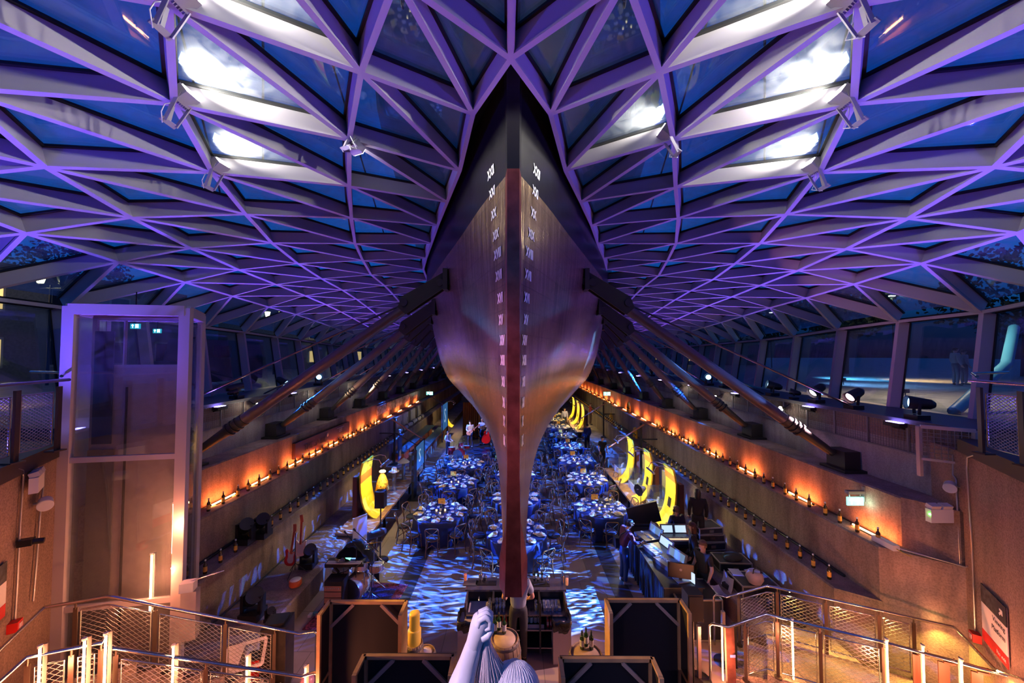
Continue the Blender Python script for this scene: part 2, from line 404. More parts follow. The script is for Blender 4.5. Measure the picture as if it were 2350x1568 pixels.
for N in (NL, NR):
    def node(r, i): return N.get((r, i))
    for k, r in enumerate(RINGS[:-1]):
        r2 = RINGS[k + 1]
        for i in range(NMIN, NMAX + 1):
            a, b_, c_, d_ = node(r, i), node(r2, i), node(r2, i + 1), node(r, i + 1)
            if a and b_ and c_: T_(a, b_, c_)
            if a and d_ and c_: T_(a, c_, d_)
    T_(APEX, C1, N['R4', -5]); T_(C1, N['R4', -5], N['R3', -5]); T_(C1, C2, N['R3', -5])
def up_at(p): return Vector((2 * SB * p.x, 0, 1)).normalized()
g = G(); ceil = structure('ceiling', G().beam(C1 - Vector((0, 0, .0)), APEX, .085, .26, up=(0, 0, 1)), STEEL)
EAVE = {tuple(v) for N in (NL, NR) for (r_, i_), v in N.items() if r_ == 'E'}
def emit_beams(lst, name, kind=None):
    def one(a, b, g):
        a = Vector(a); b = Vector(b); m = (a + b) / 2; u = up_at(m)
        if abs(a.x) > 6.5 and tuple(a) in EAVE and tuple(b) in EAVE: u = Vector((math.copysign(1, m.x), 0, .12))
        g.mi(0).beam(a, b, .07, .03, u, -.03); g.beam(a, b, .05, .22, u, 0., .07); g.mi(1).beam(a, b, .14, .035, u, .22); g.mi(0)
    if kind:
        g = G(); [one(a, b, g) for a, b in lst]
        o = obj(name, g, [STEEL, GASK], ceil); o['kind'] = kind
    else:
        for a, b in lst:
            g = G(); one(a, b, g); obj(name, g, [STEEL, GASK], ceil)
def dist(p): return (Vector(p) - Vector((0, 0, H))).length
def vis(p): return p[1] > 1.5 and abs(p[0]) < 1.5 * p[1] + .5
cen = Vector((0, 0, 0))
es = [e_ for e_ in edges if not (Vector(e_[0]) - C1).length + (Vector(e_[1]) - APEX).length < .01]
es.sort(key=lambda e_: (0 if vis(e_[0]) or vis(e_[1]) else 1, dist((Vector(e_[0]) + Vector(e_[1])) / 2)))
emit_beams(es[:95], 'lattice_beam'); emit_beams(es[95:], 'distant_lattice', 'stuff')
def tri_pane(t, g):
    c = (t[0] + t[1] + t[2]) / 3; u = up_at(c); q = [p + (c - p).normalized() * .03 + u * .26 for p in t]
    nn = (q[1] - q[0]).cross(q[2] - q[0])
    if nn.z < 0: q = q[::-1]
    g.slab(q, u * .02)
tris.sort(key=lambda t: (0 if any(vis(p) for p in t) else 1, dist((t[0] + t[1] + t[2]) / 3)))
for t in tris[:95]:
    g = G(); tri_pane(t, g); obj('glass_pane', g, PANE, ceil)
g = G(); [tri_pane(t, g) for t in tris[95:]]; obj('distant_glazing', g, PANE, ceil)['kind'] = 'stuff'

# inclined window walls below the eaves
k = 0
for s, N, nm in ((-1, NL, 'window_1'), (1, NR, 'window_2')):
    g = G(); prev = None; gm = G()
    root = None; pans = []
    for i in range(-3, NMAX + 1):
        p = N['E', i]; b0 = Vector((p.x - s * .32, p.y, 4.87)) if i >= 0 else Vector((p.x - s * .3, p.y, 4.87))
        gm.beam(b0, p, .085, .26, up=(s, 0, .2))
        gm.mi(1).beam(b0, p, .14, .03, up=(s, 0, .2), off=.26); gm.mi(0)
        if prev: pans.append((prev[0], prev[1], p, b0))
        prev = (b0, p)
    root = structure(nm, gm, [STEEL, GASK])
    for q in pans:
        g = G(); g.slab([v + Vector((s * .29, 0, 0)) for v in (q if s > 0 else q[::-1])], (s * .02, 0, 0)); obj('glass_pane', g, WPANE, root)

# ---------------------------------------------------------------- the ship
YS = [0, 1.2, 2.7, 4.7, 7.2, 9.7, 12.7, 16.7, 24.7, 50]   # metres aft of the stem
ZT = [
 (2.88, [.125, .20, .21, .22, .24, .30, .45, .8, 1.3, 1.6]),
 (3.0, [.115, .20, .23, .29, .42, .60, .95, 1.6, 2.2, 2.6]),
 (3.5, [.10, .22, .31, .50, .82, 1.22, 1.85, 2.7, 3.3, 3.6]),
 (4.2, [.09, .24, .42, .70, 1.2, 1.75, 2.45, 3.35, 4.0, 4.3]),
 (5.0, [.085, .31, .62, 1.05, 1.7, 2.35, 3.15, 3.95, 4.6, 4.8]),
 (6.0, [.08, .42, .82, 1.38, 2.12, 2.8, 3.55, 4.3, 4.9, 5.1]),
 (7.0, [.08, .50, .96, 1.6, 2.4, 3.07, 3.8, 4.5, 5.05, 5.2]),
 (8.0, [.08, .56, 1.08, 1.78, 2.6, 3.3, 3.98, 4.62, 5.1, 5.2]),
 (8.8, [.08, .58, 1.12, 1.85, 2.72, 3.42, 4.08, 4.68, 5.1, 5.2]),
 (9.6, [.08, .60, 1.16, 1.92, 2.8, 3.5, 4.15, 4.7, 5.1, 5.2]),
 (11., [.12, .85, 1.5, 2.3, 3.2, 3.85, 4.4, 4.8, 5.1, 5.2]),
 (13., [.18, 1.4, 2.1, 2.9, 3.7, 4.2, 4.6, 4.9, 5.1, 5.2])]
STEM = ([2.88, 3.2, 6, 8.8, 9.6, 11, 13], [5.3, 5.28, 5.2, 5.2, 5.05, 4.3, 2.8])
def stemy(z): return float(np.interp(z, *STEM))
_tab = np.array([r for _, r in ZT]); _zz = np.array([z for z, _ in ZT])
from bisect import bisect_right
def pch(xs, ys, x):
    x = min(max(x, xs[0]), xs[-1]); i = min(max(bisect_right(xs, x) - 1, 0), len(xs) - 2); h = xs[i + 1] - xs[i]; t = (x - xs[i]) / h
    def sl(k):
        if k <= 0: return (ys[1] - ys[0]) / (xs[1] - xs[0])
        if k >= len(xs) - 1: return (ys[-1] - ys[-2]) / (xs[-1] - xs[-2])
        a = (ys[k] - ys[k - 1]) / (xs[k] - xs[k - 1]); b = (ys[k + 1] - ys[k]) / (xs[k + 1] - xs[k])
        return 0 if a * b <= 0 else 2 * a * b / (a + b)
    m0, m1 = sl(i) * h, sl(i + 1) * h
    return (2*t**3 - 3*t**2 + 1) * ys[i] + (t**3 - 2*t**2 + t) * m0 + (-2*t**3 + 3*t**2) * ys[i + 1] + (t**3 - t**2) * m1
def half(y, z):
    s_ = max(0, y - stemy(z))
    return (1 + .055 * min(1, s_ / 8)) * pch(list(_zz), [pch(YS, list(row), s_) for row in _tab], z)
HM = bpy.data.materials.new('hull_copper'); HM.use_nodes = True
n = HM.node_tree.nodes; l = HM.node_tree.links; b = n['Principled BSDF']
tc = n.new('ShaderNodeTexCoord'); mpg = n.new('ShaderNodeMapping'); mpg.inputs['Scale'].default_value = (4, 4, .25)
t = n.new('ShaderNodeTexNoise'); t.inputs['Scale'].default_value = 2.2; t.inputs['Detail'].default_value = 7
l.new(tc.outputs['Object'], mpg.inputs[0]); l.new(mpg.outputs[0], t.inputs['Vector'])
rp = n.new('ShaderNodeValToRGB'); rp.color_ramp.elements[0].position = .3; rp.color_ramp.elements[0].color = (.26, .16, .10, 1)
rp.color_ramp.elements[1].position = .7; rp.color_ramp.elements[1].color = (.60, .42, .25, 1)
l.new(t.outputs['Fac'], rp.inputs[0])
# sheathing plates: brick pattern in (y, z)
sp = n.new('ShaderNodeSeparateXYZ'); cb = n.new('ShaderNodeCombineXYZ'); l.new(tc.outputs['Object'], sp.inputs[0])
l.new(sp.outputs['Y'], cb.inputs['X']); l.new(sp.outputs['Z'], cb.inputs['Y'])
bk = n.new('ShaderNodeTexBrick'); bk.inputs['Scale'].default_value = 1; bk.inputs['Brick Width'].default_value = 1.2; bk.inputs['Row Height'].default_value = .36
bk.inputs['Mortar Size'].default_value = .006; bk.inputs['Mortar Smooth'].default_value = .3
bk.inputs['Color1'].default_value = (.85, .85, .85, 1); bk.inputs['Color2'].default_value = (1, 1, 1, 1); bk.inputs['Mortar'].default_value = (.45, .4, .4, 1)
l.new(cb.outputs[0], bk.inputs['Vector'])
x = n.new('ShaderNodeMix'); x.data_type = 'RGBA'; x.blend_type = 'MULTIPLY'; x.inputs['Factor'].default_value = 1
l.new(rp.outputs[0], x.inputs['A']); l.new(bk.outputs['Color'], x.inputs['B']); l.new(x.outputs['Result'], b.inputs['Base Color'])
b.inputs['Metallic'].default_value = .72; b.inputs['Roughness'].default_value = .27
mp2 = n.new('ShaderNodeMapping'); mp2.inputs['Scale'].default_value = (14, 14, 1.1); t3 = n.new('ShaderNodeTexNoise'); t3.inputs['Scale'].default_value = 2; t3.inputs['Detail'].default_value = 5
l.new(tc.outputs['Object'], mp2.inputs[0]); l.new(mp2.outputs[0], t3.inputs['Vector'])
bp = n.new('ShaderNodeBump'); bp.inputs['Strength'].default_value = .6; bp.inputs['Distance'].default_value = .03; l.new(t3.outputs['Fac'], bp.inputs['Height'])
l.new(bp.outputs[0], b.inputs['Normal'])
HB = mat('hull_black_paint', (.012, .011, .014), .32, .0, spec=.6, bump=.15, bscale=6)
SK = .016
ship = thing('sailing_ship', 'great sailing ship hull, black above and copper below, raised over the hall', 'ship', (0, 5.3, 2.88))
zs = sorted(set([2.88, 2.95, 3.0, 3.25] + [3.5 + .25 * i for i in range(22)] + [8.77] + [9.25, 9.6, 10.2, 11, 12, 13]))
zs = [z for z in zs if abs(z - 8.75) > .01]
ysr = [0, .12, .3, .55, .85, 1.2, 1.6, 2.1, 2.7, 3.4, 4.1, 5, 6, 7.2, 8.5, 9.7, 11.2, 12.7, 14.6, 16.7, 19, 22, 26, 32, 40, 50]
def hull_strip(za, zb):
    g = G(); zl = [z for z in zs if za - 1e-6 <= z <= zb + 1e-6]
    for s in (-1, 1):
        vs = [(s * half(stemy(z) + y, z) + SK * y, stemy(z) + y, z) for z in zl for y in ysr]; m = len(ysr)
        fs = [(a * m + i, a * m + i + 1, (a + 1) * m + i + 1, (a + 1) * m + i) for a in range(len(zl) - 1) for i in range(m - 1)]
        if s > 0: fs = [f[::-1] for f in fs]
        g.add(vs, [f[::-1] for f in fs], True)
    return g
g = hull_strip(2.88, 8.77)
m = len(ysr)   # flat bottom
vb = [(s * half(stemy(2.88) + y, 2.88) + SK * y, stemy(2.88) + y, 2.88) for s in (-1, 1) for y in ysr]
g.add(vb, [(i, i + 1, m + i + 1, m + i) for i in range(m - 1)])
obj('copper_bottom', g, HM, ship)
obj('black_topsides', hull_strip(8.77, 13), HB, ship)
# stem post: squared timber sheathed in red copper, black above
def stempost(za, zb):
    g = G(); zl = [z for z in (2.88, 2.94, 3.06, 3.3, 3.8, 4.6, 5.5, 6.5, 7.5, 8.3, 8.77, 9.2, 9.6, 10.2, 11, 12, 13) if za - .001 <= z <= zb + .001]; vs = []
    for z in zl:
        w = float(np.interp(z, [2.88, 3.3, 4.6, 13], [.118, .105, .084, .088])); y = stemy(z); w2 = half(y + .12, z) * .9 if z > 3.3 else .2
        w2 = max(w2, w + .01)
        vs += [(-w, y - .14, z), (w, y - .14, z), (w2, y + .1, z), (-w2, y + .1, z)]
    fs = [(a * 4 + i, a * 4 + (i + 1) % 4, a * 4 + 4 + (i + 1) % 4, a * 4 + 4 + i) for a in range(len(zl) - 1) for i in range(4)] + [(3, 2, 1, 0)]
    return g.add(vs, fs)
obj('stem_post', stempost(2.88, 8.77), mat('red_copper', (.33, .09, .075), .33, .75, noise=.35, nscale=5, bump=.2, bscale=9), ship)
obj('stem_head', stempost(8.77, 13), HB, ship)
# black flashing between the opening and the hull
g = G()
for N, s in ((NL, -1), (NR, 1)):
    pr = None
    for i in range(-5, NMAX + 1):
        p = N['R5', i] + Vector((0, 0, .2)); h = half(max(p.y, stemy(p.z) + .05), min(p.z, 9.6)); qx = s * (h if i > -5 else .09)
        q_ = Vector((qx if abs(qx) < abs(p.x) or i == -5 else p.x, max(p.y, 5.0), p.z + .25))
        if pr: g.add([pr[0], p, q_, pr[1]], [(0, 1, 2, 3)])
        pr = (p, q_)
obj('hull_flashing', g, BLACK, ceil)
# draught marks
NUM = [('XXII', 1229, 397), ('XXI', 1226, 443), ('XX', 1222, 492), ('XIX', 1217, 540), ('XVIII', 1213, 583), ('XVII', 1210, 633), ('XVI', 1207, 685),
       ('XV', 1205, 735), ('XIV', 1202, 782), ('XIII', 1201, 828), ('XII', 1199.5, 877), ('XI', 1198.5, 925), ('X', 1197.5, 968), ('IX', 1197, 1012)]
WM = mat('white_lettering', (.8, .8, .78), .6)
for t_, px, py in NUM:
    for s in (1, -1):
        d = ray(1178 + (px - 1178), py); Y = 5.3
        for _ in range(40):
            z = H + d.z / d.y * Y; err = d.x / d.y * Y - half(Y, z) - .0; Y += err * 1.0 if abs(err) < 1 else 0
            Y = min(max(Y, stemy(z) + .08), 7)
        z = H + d.z / d.y * Y
        dy = Vector((half(Y + .1, z) - half(Y - .02, z), .12, 0)).normalized(); dz = Vector((half(Y, z + .1) - half(Y, z - .1), 0, .2)).normalized()
        nn = dy.cross(dz)  # points outward (+x)
        if nn.x < 0: nn = -nn
        dz = nn.cross(dy) if nn.cross(dy).z > 0 else dy.cross(nn)
        if s < 0: dy.x, dz.x, nn.x = -dy.x, -dz.x, -nn.x
        p = Vector((s * half(Y, z) + SK * (Y - 5.3), Y, z)) + nn * .012
        xdir = dz.cross(nn)   # right handed basis
        M = Matrix((xdir, dz, nn)).transposed().to_4x4(); M.translation = p
        vs, fs = text_mesh(t_, .26, M @ Matrix.Diagonal((.6, .78, 1, 1)), .003, bold=.008)
        g = G(); g.add(vs, fs); obj('draught_mark', g, WM, ship)
# ---------------------------------------------------------------- struts that carry the hull
BRKM = mat('cast_bracket', (.035, .033, .032), .5, .4); TUBM = mat('bronze_tube', (.13, .09, .085), .32, .25)
RODM = mat('steel_rod', (.12, .10, .11), .3, .9)
def strut(s, i, A, B):
    """A on the hull, B on the ledge"""
    side = 'left' if s < 0 else 'right'
    t = thing('hull_strut', f'dark tubular prop holding the hull on the {side}, {nth(i)} from the viewer', 'strut', tuple(B), 0, 'props along the ship')
    d = (B - A).normalized(); _, sd, u = frame(d, Vector((0, 1, 0)))
    L = (B - A).length
    # forked cast bracket at the hull: two cheek plates with pins
    g = G()
    up = Vector((0, 0, 1)) - d * d.z; up.normalize()
    for q in (-.13, .13):
        yv = Vector((0, q, 0)); a0 = A - d * .1; pts = [a0 + up * .17, a0 + d * .5 + up * .2, a0 + d * 1.25 + up * .26, a0 + d * 1.5 + up * .1, a0 + d * 1.45 - up * .16, a0 + d * .5 - up * .17, a0 - up * .17]
        g.slab([p + yv - Vector((0, .02, 0)) for p in pts], (0, .04, 0))
    g.box(A - Vector((s * .03, 0, 0)), (.12, .5, .55)); g.tube(A + d * .15 - Vector((0, .2, 0)), A + d * .15 + Vector((0, .2, 0)), .1, n=14)
    g.tube(A + d * 1.2 + up * .1 - Vector((0, .2, 0)), A + d * 1.2 + up * .1 + Vector((0, .2, 0)), .1, n=14)
    obj('hull_bracket', g, BRKM, t)
    g = G(); g.tube(A + d * .9, B - d * 1.35, .135, n=14); obj('tube', g, TUBM, t)
    g = G(); g.tube(B - d * 1.45, B - d * .95, .15, .12, n=14); g.tube(B - d * .95, B - d * .15, .12, .085, n=12)
    for k in range(3): g.tube(B - d * (1.3 - k * .12), B - d * (1.26 - k * .12), .165, n=14)
    obj('end_sleeve', g, BRKM, t)
    g = G(); g.box((B.x + s * .1, B.y, B.z - .02), (.36, .5, .42)); g.box((B.x + s * .1, B.y, 3.49), (.55, .7, .06)); obj('foot_block', g, BRKM, t)
    R0 = A + d * 1.2 + up * .1; R1 = Vector((s * 8.3, B.y + .1, 4.87))
    g = G(); g.tube(R0, R1, .026, n=6); obj('tie_rod', g, RODM, t)
    g = G(); a0 = A + Vector((-s * .0, -.0, .25)); g.tube(a0, a0 + Vector((-s * .35, 0, .85)), .022, n=6); obj('hanger_rod', g, CHROME, t)
    return t
for s in (-1, 1):
    fy = 8.9
    for i in range(10):
        B = Vector((s * 7.72, fy, 3.74)); za = 8.15 if i == 0 else 7.85 - min(i, 3) * .05; ya = fy + (.9 if i == 0 else .5 if i == 1 else .3)
        A = Vector((s * (half(ya, za) + .06) + SK * (ya - 5.3), ya, za)); strut(s, i, A, B); fy += 3.35 if i < 6 else 4.2
VIO = (.115, .06, 1.0)

def wash(s, i, y, z=4.74, x=7.9, e=520):
    side = 'left' if s < 0 else 'right'; wv = f'{nth(i)} from the viewer' if i < 11 else 'added beside the viewer'
    t = thing('wash_light', f'slim blue LED wash light fixed to the {side} grille top, {wv}', 'light', (s * x, y, z), 0, 'LED wash lights on the parapets')
    g = G(); g.box((s * x, y, z), (.16, .34, .08)); g.beam((s * (x + .02), y, z - .06), (s * (x + .1), y, z - .1), .2, .03); obj('housing', g, BLK2, t)
    g = G(); g.box((s * x, y, z + .045), (.1, .28, .01)); obj('lens', g, mat('violet_lens', (.1, .1, .3), .3, emit=(.30, .22, 1), es=30), t)
    lamp('SPOT', (s * x, y, z + .08), e, VIO, (s * 4.6, y - .8, 9.6), .08, 118, .7, parent=t)
for s in (-1, 1):
    for i, y in enumerate([5.2, 7.75, 10, 13.3, 16.6, 20, 23.6, 27.6, 32, 37, 43]): wash(s, i, y, e=1100 if i == 0 else 560)  # the nearest pair is added out of view, for the near canopy
    wash(s, 11, 2.2, 4.78, 6.6, 1250)  # extra pair added beside the camera to turn the near beams violet

# white floodlights clamped to the canopy nodes
def flood(p, aim, label, e):
    t = thing('floodlight', label, 'light', tuple(p), 0, 'floodlights clamped to the canopy')
    d = (Vector(aim) - Vector(p)).normalized(); _, sd, u = frame(d)
    c = Vector(p) + d * .16 + Vector((0, 0, .0)); K = .72
    g = G(); g.beam(c - d * .09, c + d * .07, .2, .13, u, -.065)
    for k in range(7): g.beam(c - d * .12 + sd * (-.08 + k * .027), c - d * .08 + sd * (-.08 + k * .027), .008, .12, u, -.06)
    FG = mat('floodlight_grey', (.42, .40, .45), .4, .3); obj('housing', g, FG, t)
    g = G(); g.beam(c + d * .071, c + d * .08, .17, .1, u, -.05); obj('lens', g, mat('flood_lens', (.9, .9, .9), .3, emit=(1, .98, .85), es=25), t)
    q = Vector(p) + Vector((0, 0, -.2)); g = G()
    for w_ in (-1, 1): g.beam(c + sd * w_ * .11, q + sd * w_ * .08 - d * .06, .012, .04, d)
    g.beam(q + sd * .1 - d * .06, q - sd * .1 - d * .06, .06, .014, u); g.beam(q - d * .06, q + Vector((0, 0, .17)), .04, .04)
    obj('yoke', g, FG, t)
    g = G(); g.path([c - d * .1, c - d * .22 + sd * .1 - u * .05, q + sd * .16, q - d * .1 + sd * .05], .006, 5); obj('cable', g, mat('white_cable', (.7, .7, .72), .5), t)
    lamp('SPOT', tuple(c + d * .12), e, (1, .97, .80), c + d * 2, .05, 130, .8, parent=t)
for N, T, s, side in ((NL, LN, -1, 'left'), (NR, RN, 1, 'right')):
    for i, nm, e in ((-4, 'nearest the viewer', 850), (-3, 'second along the ring', 850), (-2, 'third along the ring, the furthest out', 650)):
        p = N['R3', i]; a_ = (N['R3', i - 1] + N['R3', i] + N['R4', i]) / 3 + Vector((0, 0, .45)); flood(p + Vector((0, 0, -.02)), a_, f'grey floodlight clamped to the {side} of the canopy, {nm}', e)
    p = N['R4', -3]; a_ = (N['R4', -4] + N['R4', -3] + N['R5', -3]) / 3 + Vector((0, 0, .45)) if s > 0 else p + Vector((.4, .9, -.5)); flood(p, a_, f'grey floodlight on the inner {side} canopy node beside the bow', 420 if s > 0 else 6)
# small white accent spots at the props
ACC = [(1792, 936, 1, 'first'), (1643, 910, 1, 'second'), (1553, 890, 1, 'third'), (590, 928, -1, 'first'), (737, 902, -1, 'second'), (826, 886, -1, 'third')]
for px, py, s, w in ACC:
    p = at(px, py, X=s * 7.75); side = 'left' if s < 0 else 'right'
    t = thing('accent_spot', f'tiny bright white spotlight by the {w} prop on the {side} parapet', 'light', tuple(p), 0, 'accent spots')
    g = G(); g.tube(p, p + Vector((s * .12, 0, -.02)), .05, .04, 10); g.tube(p + Vector((s * .1, 0, 0)), p + Vector((s * .25, 0, .1)), .015); obj('housing', g, BLK2, t)
    g = G(); g.ball(p - Vector((s * .02, 0, 0)), .035); g.ball(p - Vector((s * .02, .07, .05)), .025); obj('bulb', g, mat('spot_bulb', (1, 1, 1), .3, emit=(1, .85, .6), es=160), t)
    lamp('SPOT', tuple(p - Vector((s * .08, 0, 0))), 700, (1, .66, .40), (s * 1.5, p.y + .5, 3.6), .05, 80, .9, parent=t)

# stage spots: housings stand on the parapet and the ledges
def par_can(name, p, aim, label, e, col, angle=30, gobo=None, blend=.3, lens=(.3, .4, 1), les=8, sc=.78, size=.04):
    t = thing(name, label, 'light', tuple(p), 0)
    p = Vector(p); d = (Vector(aim) - p).normalized(); _, sd, u = frame(d); c = p + Vector((0, 0, .42 * sc))
    g = G(); g.tube(c - d * .26 * sc, c + d * .1 * sc, .13 * sc, .17 * sc, 14); g.tube(c - d * .34 * sc, c - d * .26 * sc, .08 * sc, .13 * sc, 14)
    g.tube(c + d * .1 * sc, c + d * .2 * sc, .17 * sc, .18 * sc, 14, False); obj('head', g, BLK2, t)
    g = G()
    for q in (-1, 1): g.beam(c + sd * q * .19 * sc, Vector((c.x, c.y, p.z + .1)) + sd * q * .15 * sc, .05 * sc, .05 * sc)
    g.box((p.x, p.y, p.z + .06 * sc), (.34 * sc, .34 * sc, .12 * sc)); obj('yoke_base', g, BLK2, t)
    g = G(); g.tube(c + d * .11 * sc, c + d * .125 * sc, .13 * sc, .13 * sc, 16)
    obj('lens', g, mat('lens_%.1f_%.1f_%d' % (lens[0], lens[1], les), (.1, .1, .1), .2, emit=lens, es=les), t)
    if e:
        o = lamp('SPOT', tuple(c + d * .22 * sc), e, col, aim, size, angle, blend, parent=t)
        if gobo: make_gobo(o.data, *gobo); o.data.shadow_soft_size = 0
    return t
def make_gobo(d, sx, sy, lo, hi, dist=1.2, blue=(.05, .25, 1), white=(.7, .8, 1)):
    """rippled glass pattern in the lantern"""
    d.use_nodes = True; n = d.node_tree.nodes; l = d.node_tree.links; em = n['Emission']
    tc = n.new('ShaderNodeTexCoord'); sp = n.new('ShaderNodeSeparateXYZ'); l.new(tc.outputs['Normal'], sp.inputs[0])
    dx = n.new('ShaderNodeMath'); dx.operation = 'DIVIDE'; dy = n.new('ShaderNodeMath'); dy.operation = 'DIVIDE'
    l.new(sp.outputs['X'], dx.inputs[0]); l.new(sp.outputs['Z'], dx.inputs[1]); l.new(sp.outputs['Y'], dy.inputs[0]); l.new(sp.outputs['Z'], dy.inputs[1])
    cb = n.new('ShaderNodeCombineXYZ'); l.new(dx.outputs[0], cb.inputs['X']); l.new(dy.outputs[0], cb.inputs['Y'])
    mp = n.new('ShaderNodeMapping'); mp.inputs['Scale'].default_value = (sx, sy, 1); l.new(cb.outputs[0], mp.inputs[0])
    t = n.new('ShaderNodeTexNoise'); t.inputs['Scale'].default_value = 1; t.inputs['Detail'].default_value = 1.5; t.inputs['Distortion'].default_value = dist
    l.new(mp.outputs[0], t.inputs['Vector'])
    r = n.new('ShaderNodeValToRGB'); r.color_ramp.interpolation = 'EASE'; a = r.color_ramp.elements
    a[0].position = lo; a[0].color = (0, 0, 0, 1); a[1].position = hi + .1; a[1].color = (*white, 1); m_ = a.new(hi); m_.color = (*blue, 1)
    l.new(t.outputs['Fac'], r.inputs[0]); l.new(r.outputs[0], em.inputs['Color'])
# window side lanterns
BL = (.10, .38, 1)
par_can('stage_lantern', (8.2, 7.6, 4.87), (1.5, 11, 5.5), 'black stage lantern with a blue lens on the right parapet nearest the viewer', 900, (.1, .25, 1), 22, lens=(.2, .45, 1), les=7)
par_can('stage_lantern', (8.2, 10.1, 4.87), (.42, 9.6, 0), 'black stage lantern tilted down with a pinkish white lens on the right parapet', 52000, (.5, .75, 1), 19, gobo=(100, 42, .44, .54, .5), lens=(1, .8, .9), les=7, blend=.25, size=.02)
par_can('moving_head', (8.2, 11.8, 4.87), (2.6, 13.8, 6.4), 'black moving head with a round blue lens beside the right windows', 9000, (.08, .3, 1), 16, lens=(.3, .6, 1), les=10)
par_can('moving_head', (-8.2, 11.0, 4.87), (-3.2, 16, 5.8), 'black moving head with a blue lens on the left parapet near the lift', 7000, (.08, .3, 1), 9, lens=(.3, .6, 1), les=10)
for k, (x_, y_, ax_, ay_, w) in enumerate(((-8.2, 13.2, .5, 12.5, 'on the left parapet beyond the first lantern'), (8.2, 14.5, -.2, 15.5, 'far along the right parapet'), (8.2, 22, .5, 23, 'furthest along the right parapet'), (-8.2, 21, -.5, 21, 'furthest along the left parapet'))):
    par_can('moving_head', (x_, y_, 4.87), (ax_, ay_, 0), 'black moving head ' + w, 24000, BL, 80, gobo=(70, 26, .49, .57, .5), lens=(.3, .6, 1), les=6, blend=.8, size=.03)
# lanterns added out of view, to brighten the bow and the statue
par_can('stage_lantern', (-5.4, 1.6, 4.75), (0, 5.3, 5.7), 'added stage lantern with a pink lens on the left balcony beside the viewer', 1500, (1, .34, .62), 32, lens=(1, .4, .6), les=6, blend=.9, size=.08)
par_can('stage_lantern', (5.4, 1.6, 4.75), (0, 6.5, 4.6), 'added stage lantern with a warm lens on the right balcony beside the viewer', 700, (1, .58, .42), 44, lens=(1, .6, .5), les=6, blend=.9, size=.08)
par_can('stage_lantern', (-2.6, .5, 6.6), (0, 1.85, 4.9), 'added small lantern with a lavender lens hung beside the viewer', 560, (.98, .70, 1), 50, lens=(.6, .5, 1), les=5, blend=.6, sc=.5)

par_can('stage_lantern', (8.2, 9.0, 4.87), (.1, 8.0, .8), 'added stage lantern with a rose lens on the right parapet, aimed at the bar', 5000, (1, .55, .62), 26, lens=(1, .5, .6), les=6, blend=.8)  # added to brighten the bar
par_can('stage_lantern', (-8.2, 8.4, 4.87), (0, 6.1, 1.4), 'added stage lantern with an amber lens on the left parapet behind the lift', 5000, (1, .50, .08), 34, lens=(1, .6, .2), les=6, blend=.8)  # added to give the flats their gold edges
par_can('stage_lantern', (5.4, .4, 4.75), (1.6, 5.4, 1.9), 'added stage lantern with a blue lens on the right balcony behind the viewer', 160, (.08, .28, 1), 36, lens=(.2, .4, 1), les=6, blend=.8)  # added out of view, for the blue edge of the low flats
par_can('stage_lantern', (-8.2, 18.2, 4.87), (-2.3, 24, 1.2), 'added stage lantern with a white lens on the left parapet, aimed at the band', 3000, (1, .72, .78), 26, lens=(1, .9, .9), les=6, blend=.8)  # added to light up the band

for s in (-1, 1):  # heads added to put a blue highlight on the second props
    par_can('moving_head', (s * 8.2, 15.6, 4.87), (s * 5.6, 12.4, 5.95), f'added black moving head on the {"left" if s < 0 else "right"} parapet throwing narrow blue light on the second prop', 1500, (.06, .3, 1), 14, lens=(.2, .5, 1), les=8, blend=.6)
    par_can('moving_head', (s * 8.2, 5.9 + 5, 4.87), (s * 6.0, 12.3, 5.6), f'added small black head low on the {"left" if s < 0 else "right"} parapet lighting the second prop from this side', 900, (.06, .3, 1), 22, lens=(.2, .5, 1), les=5, blend=.7, sc=.5)
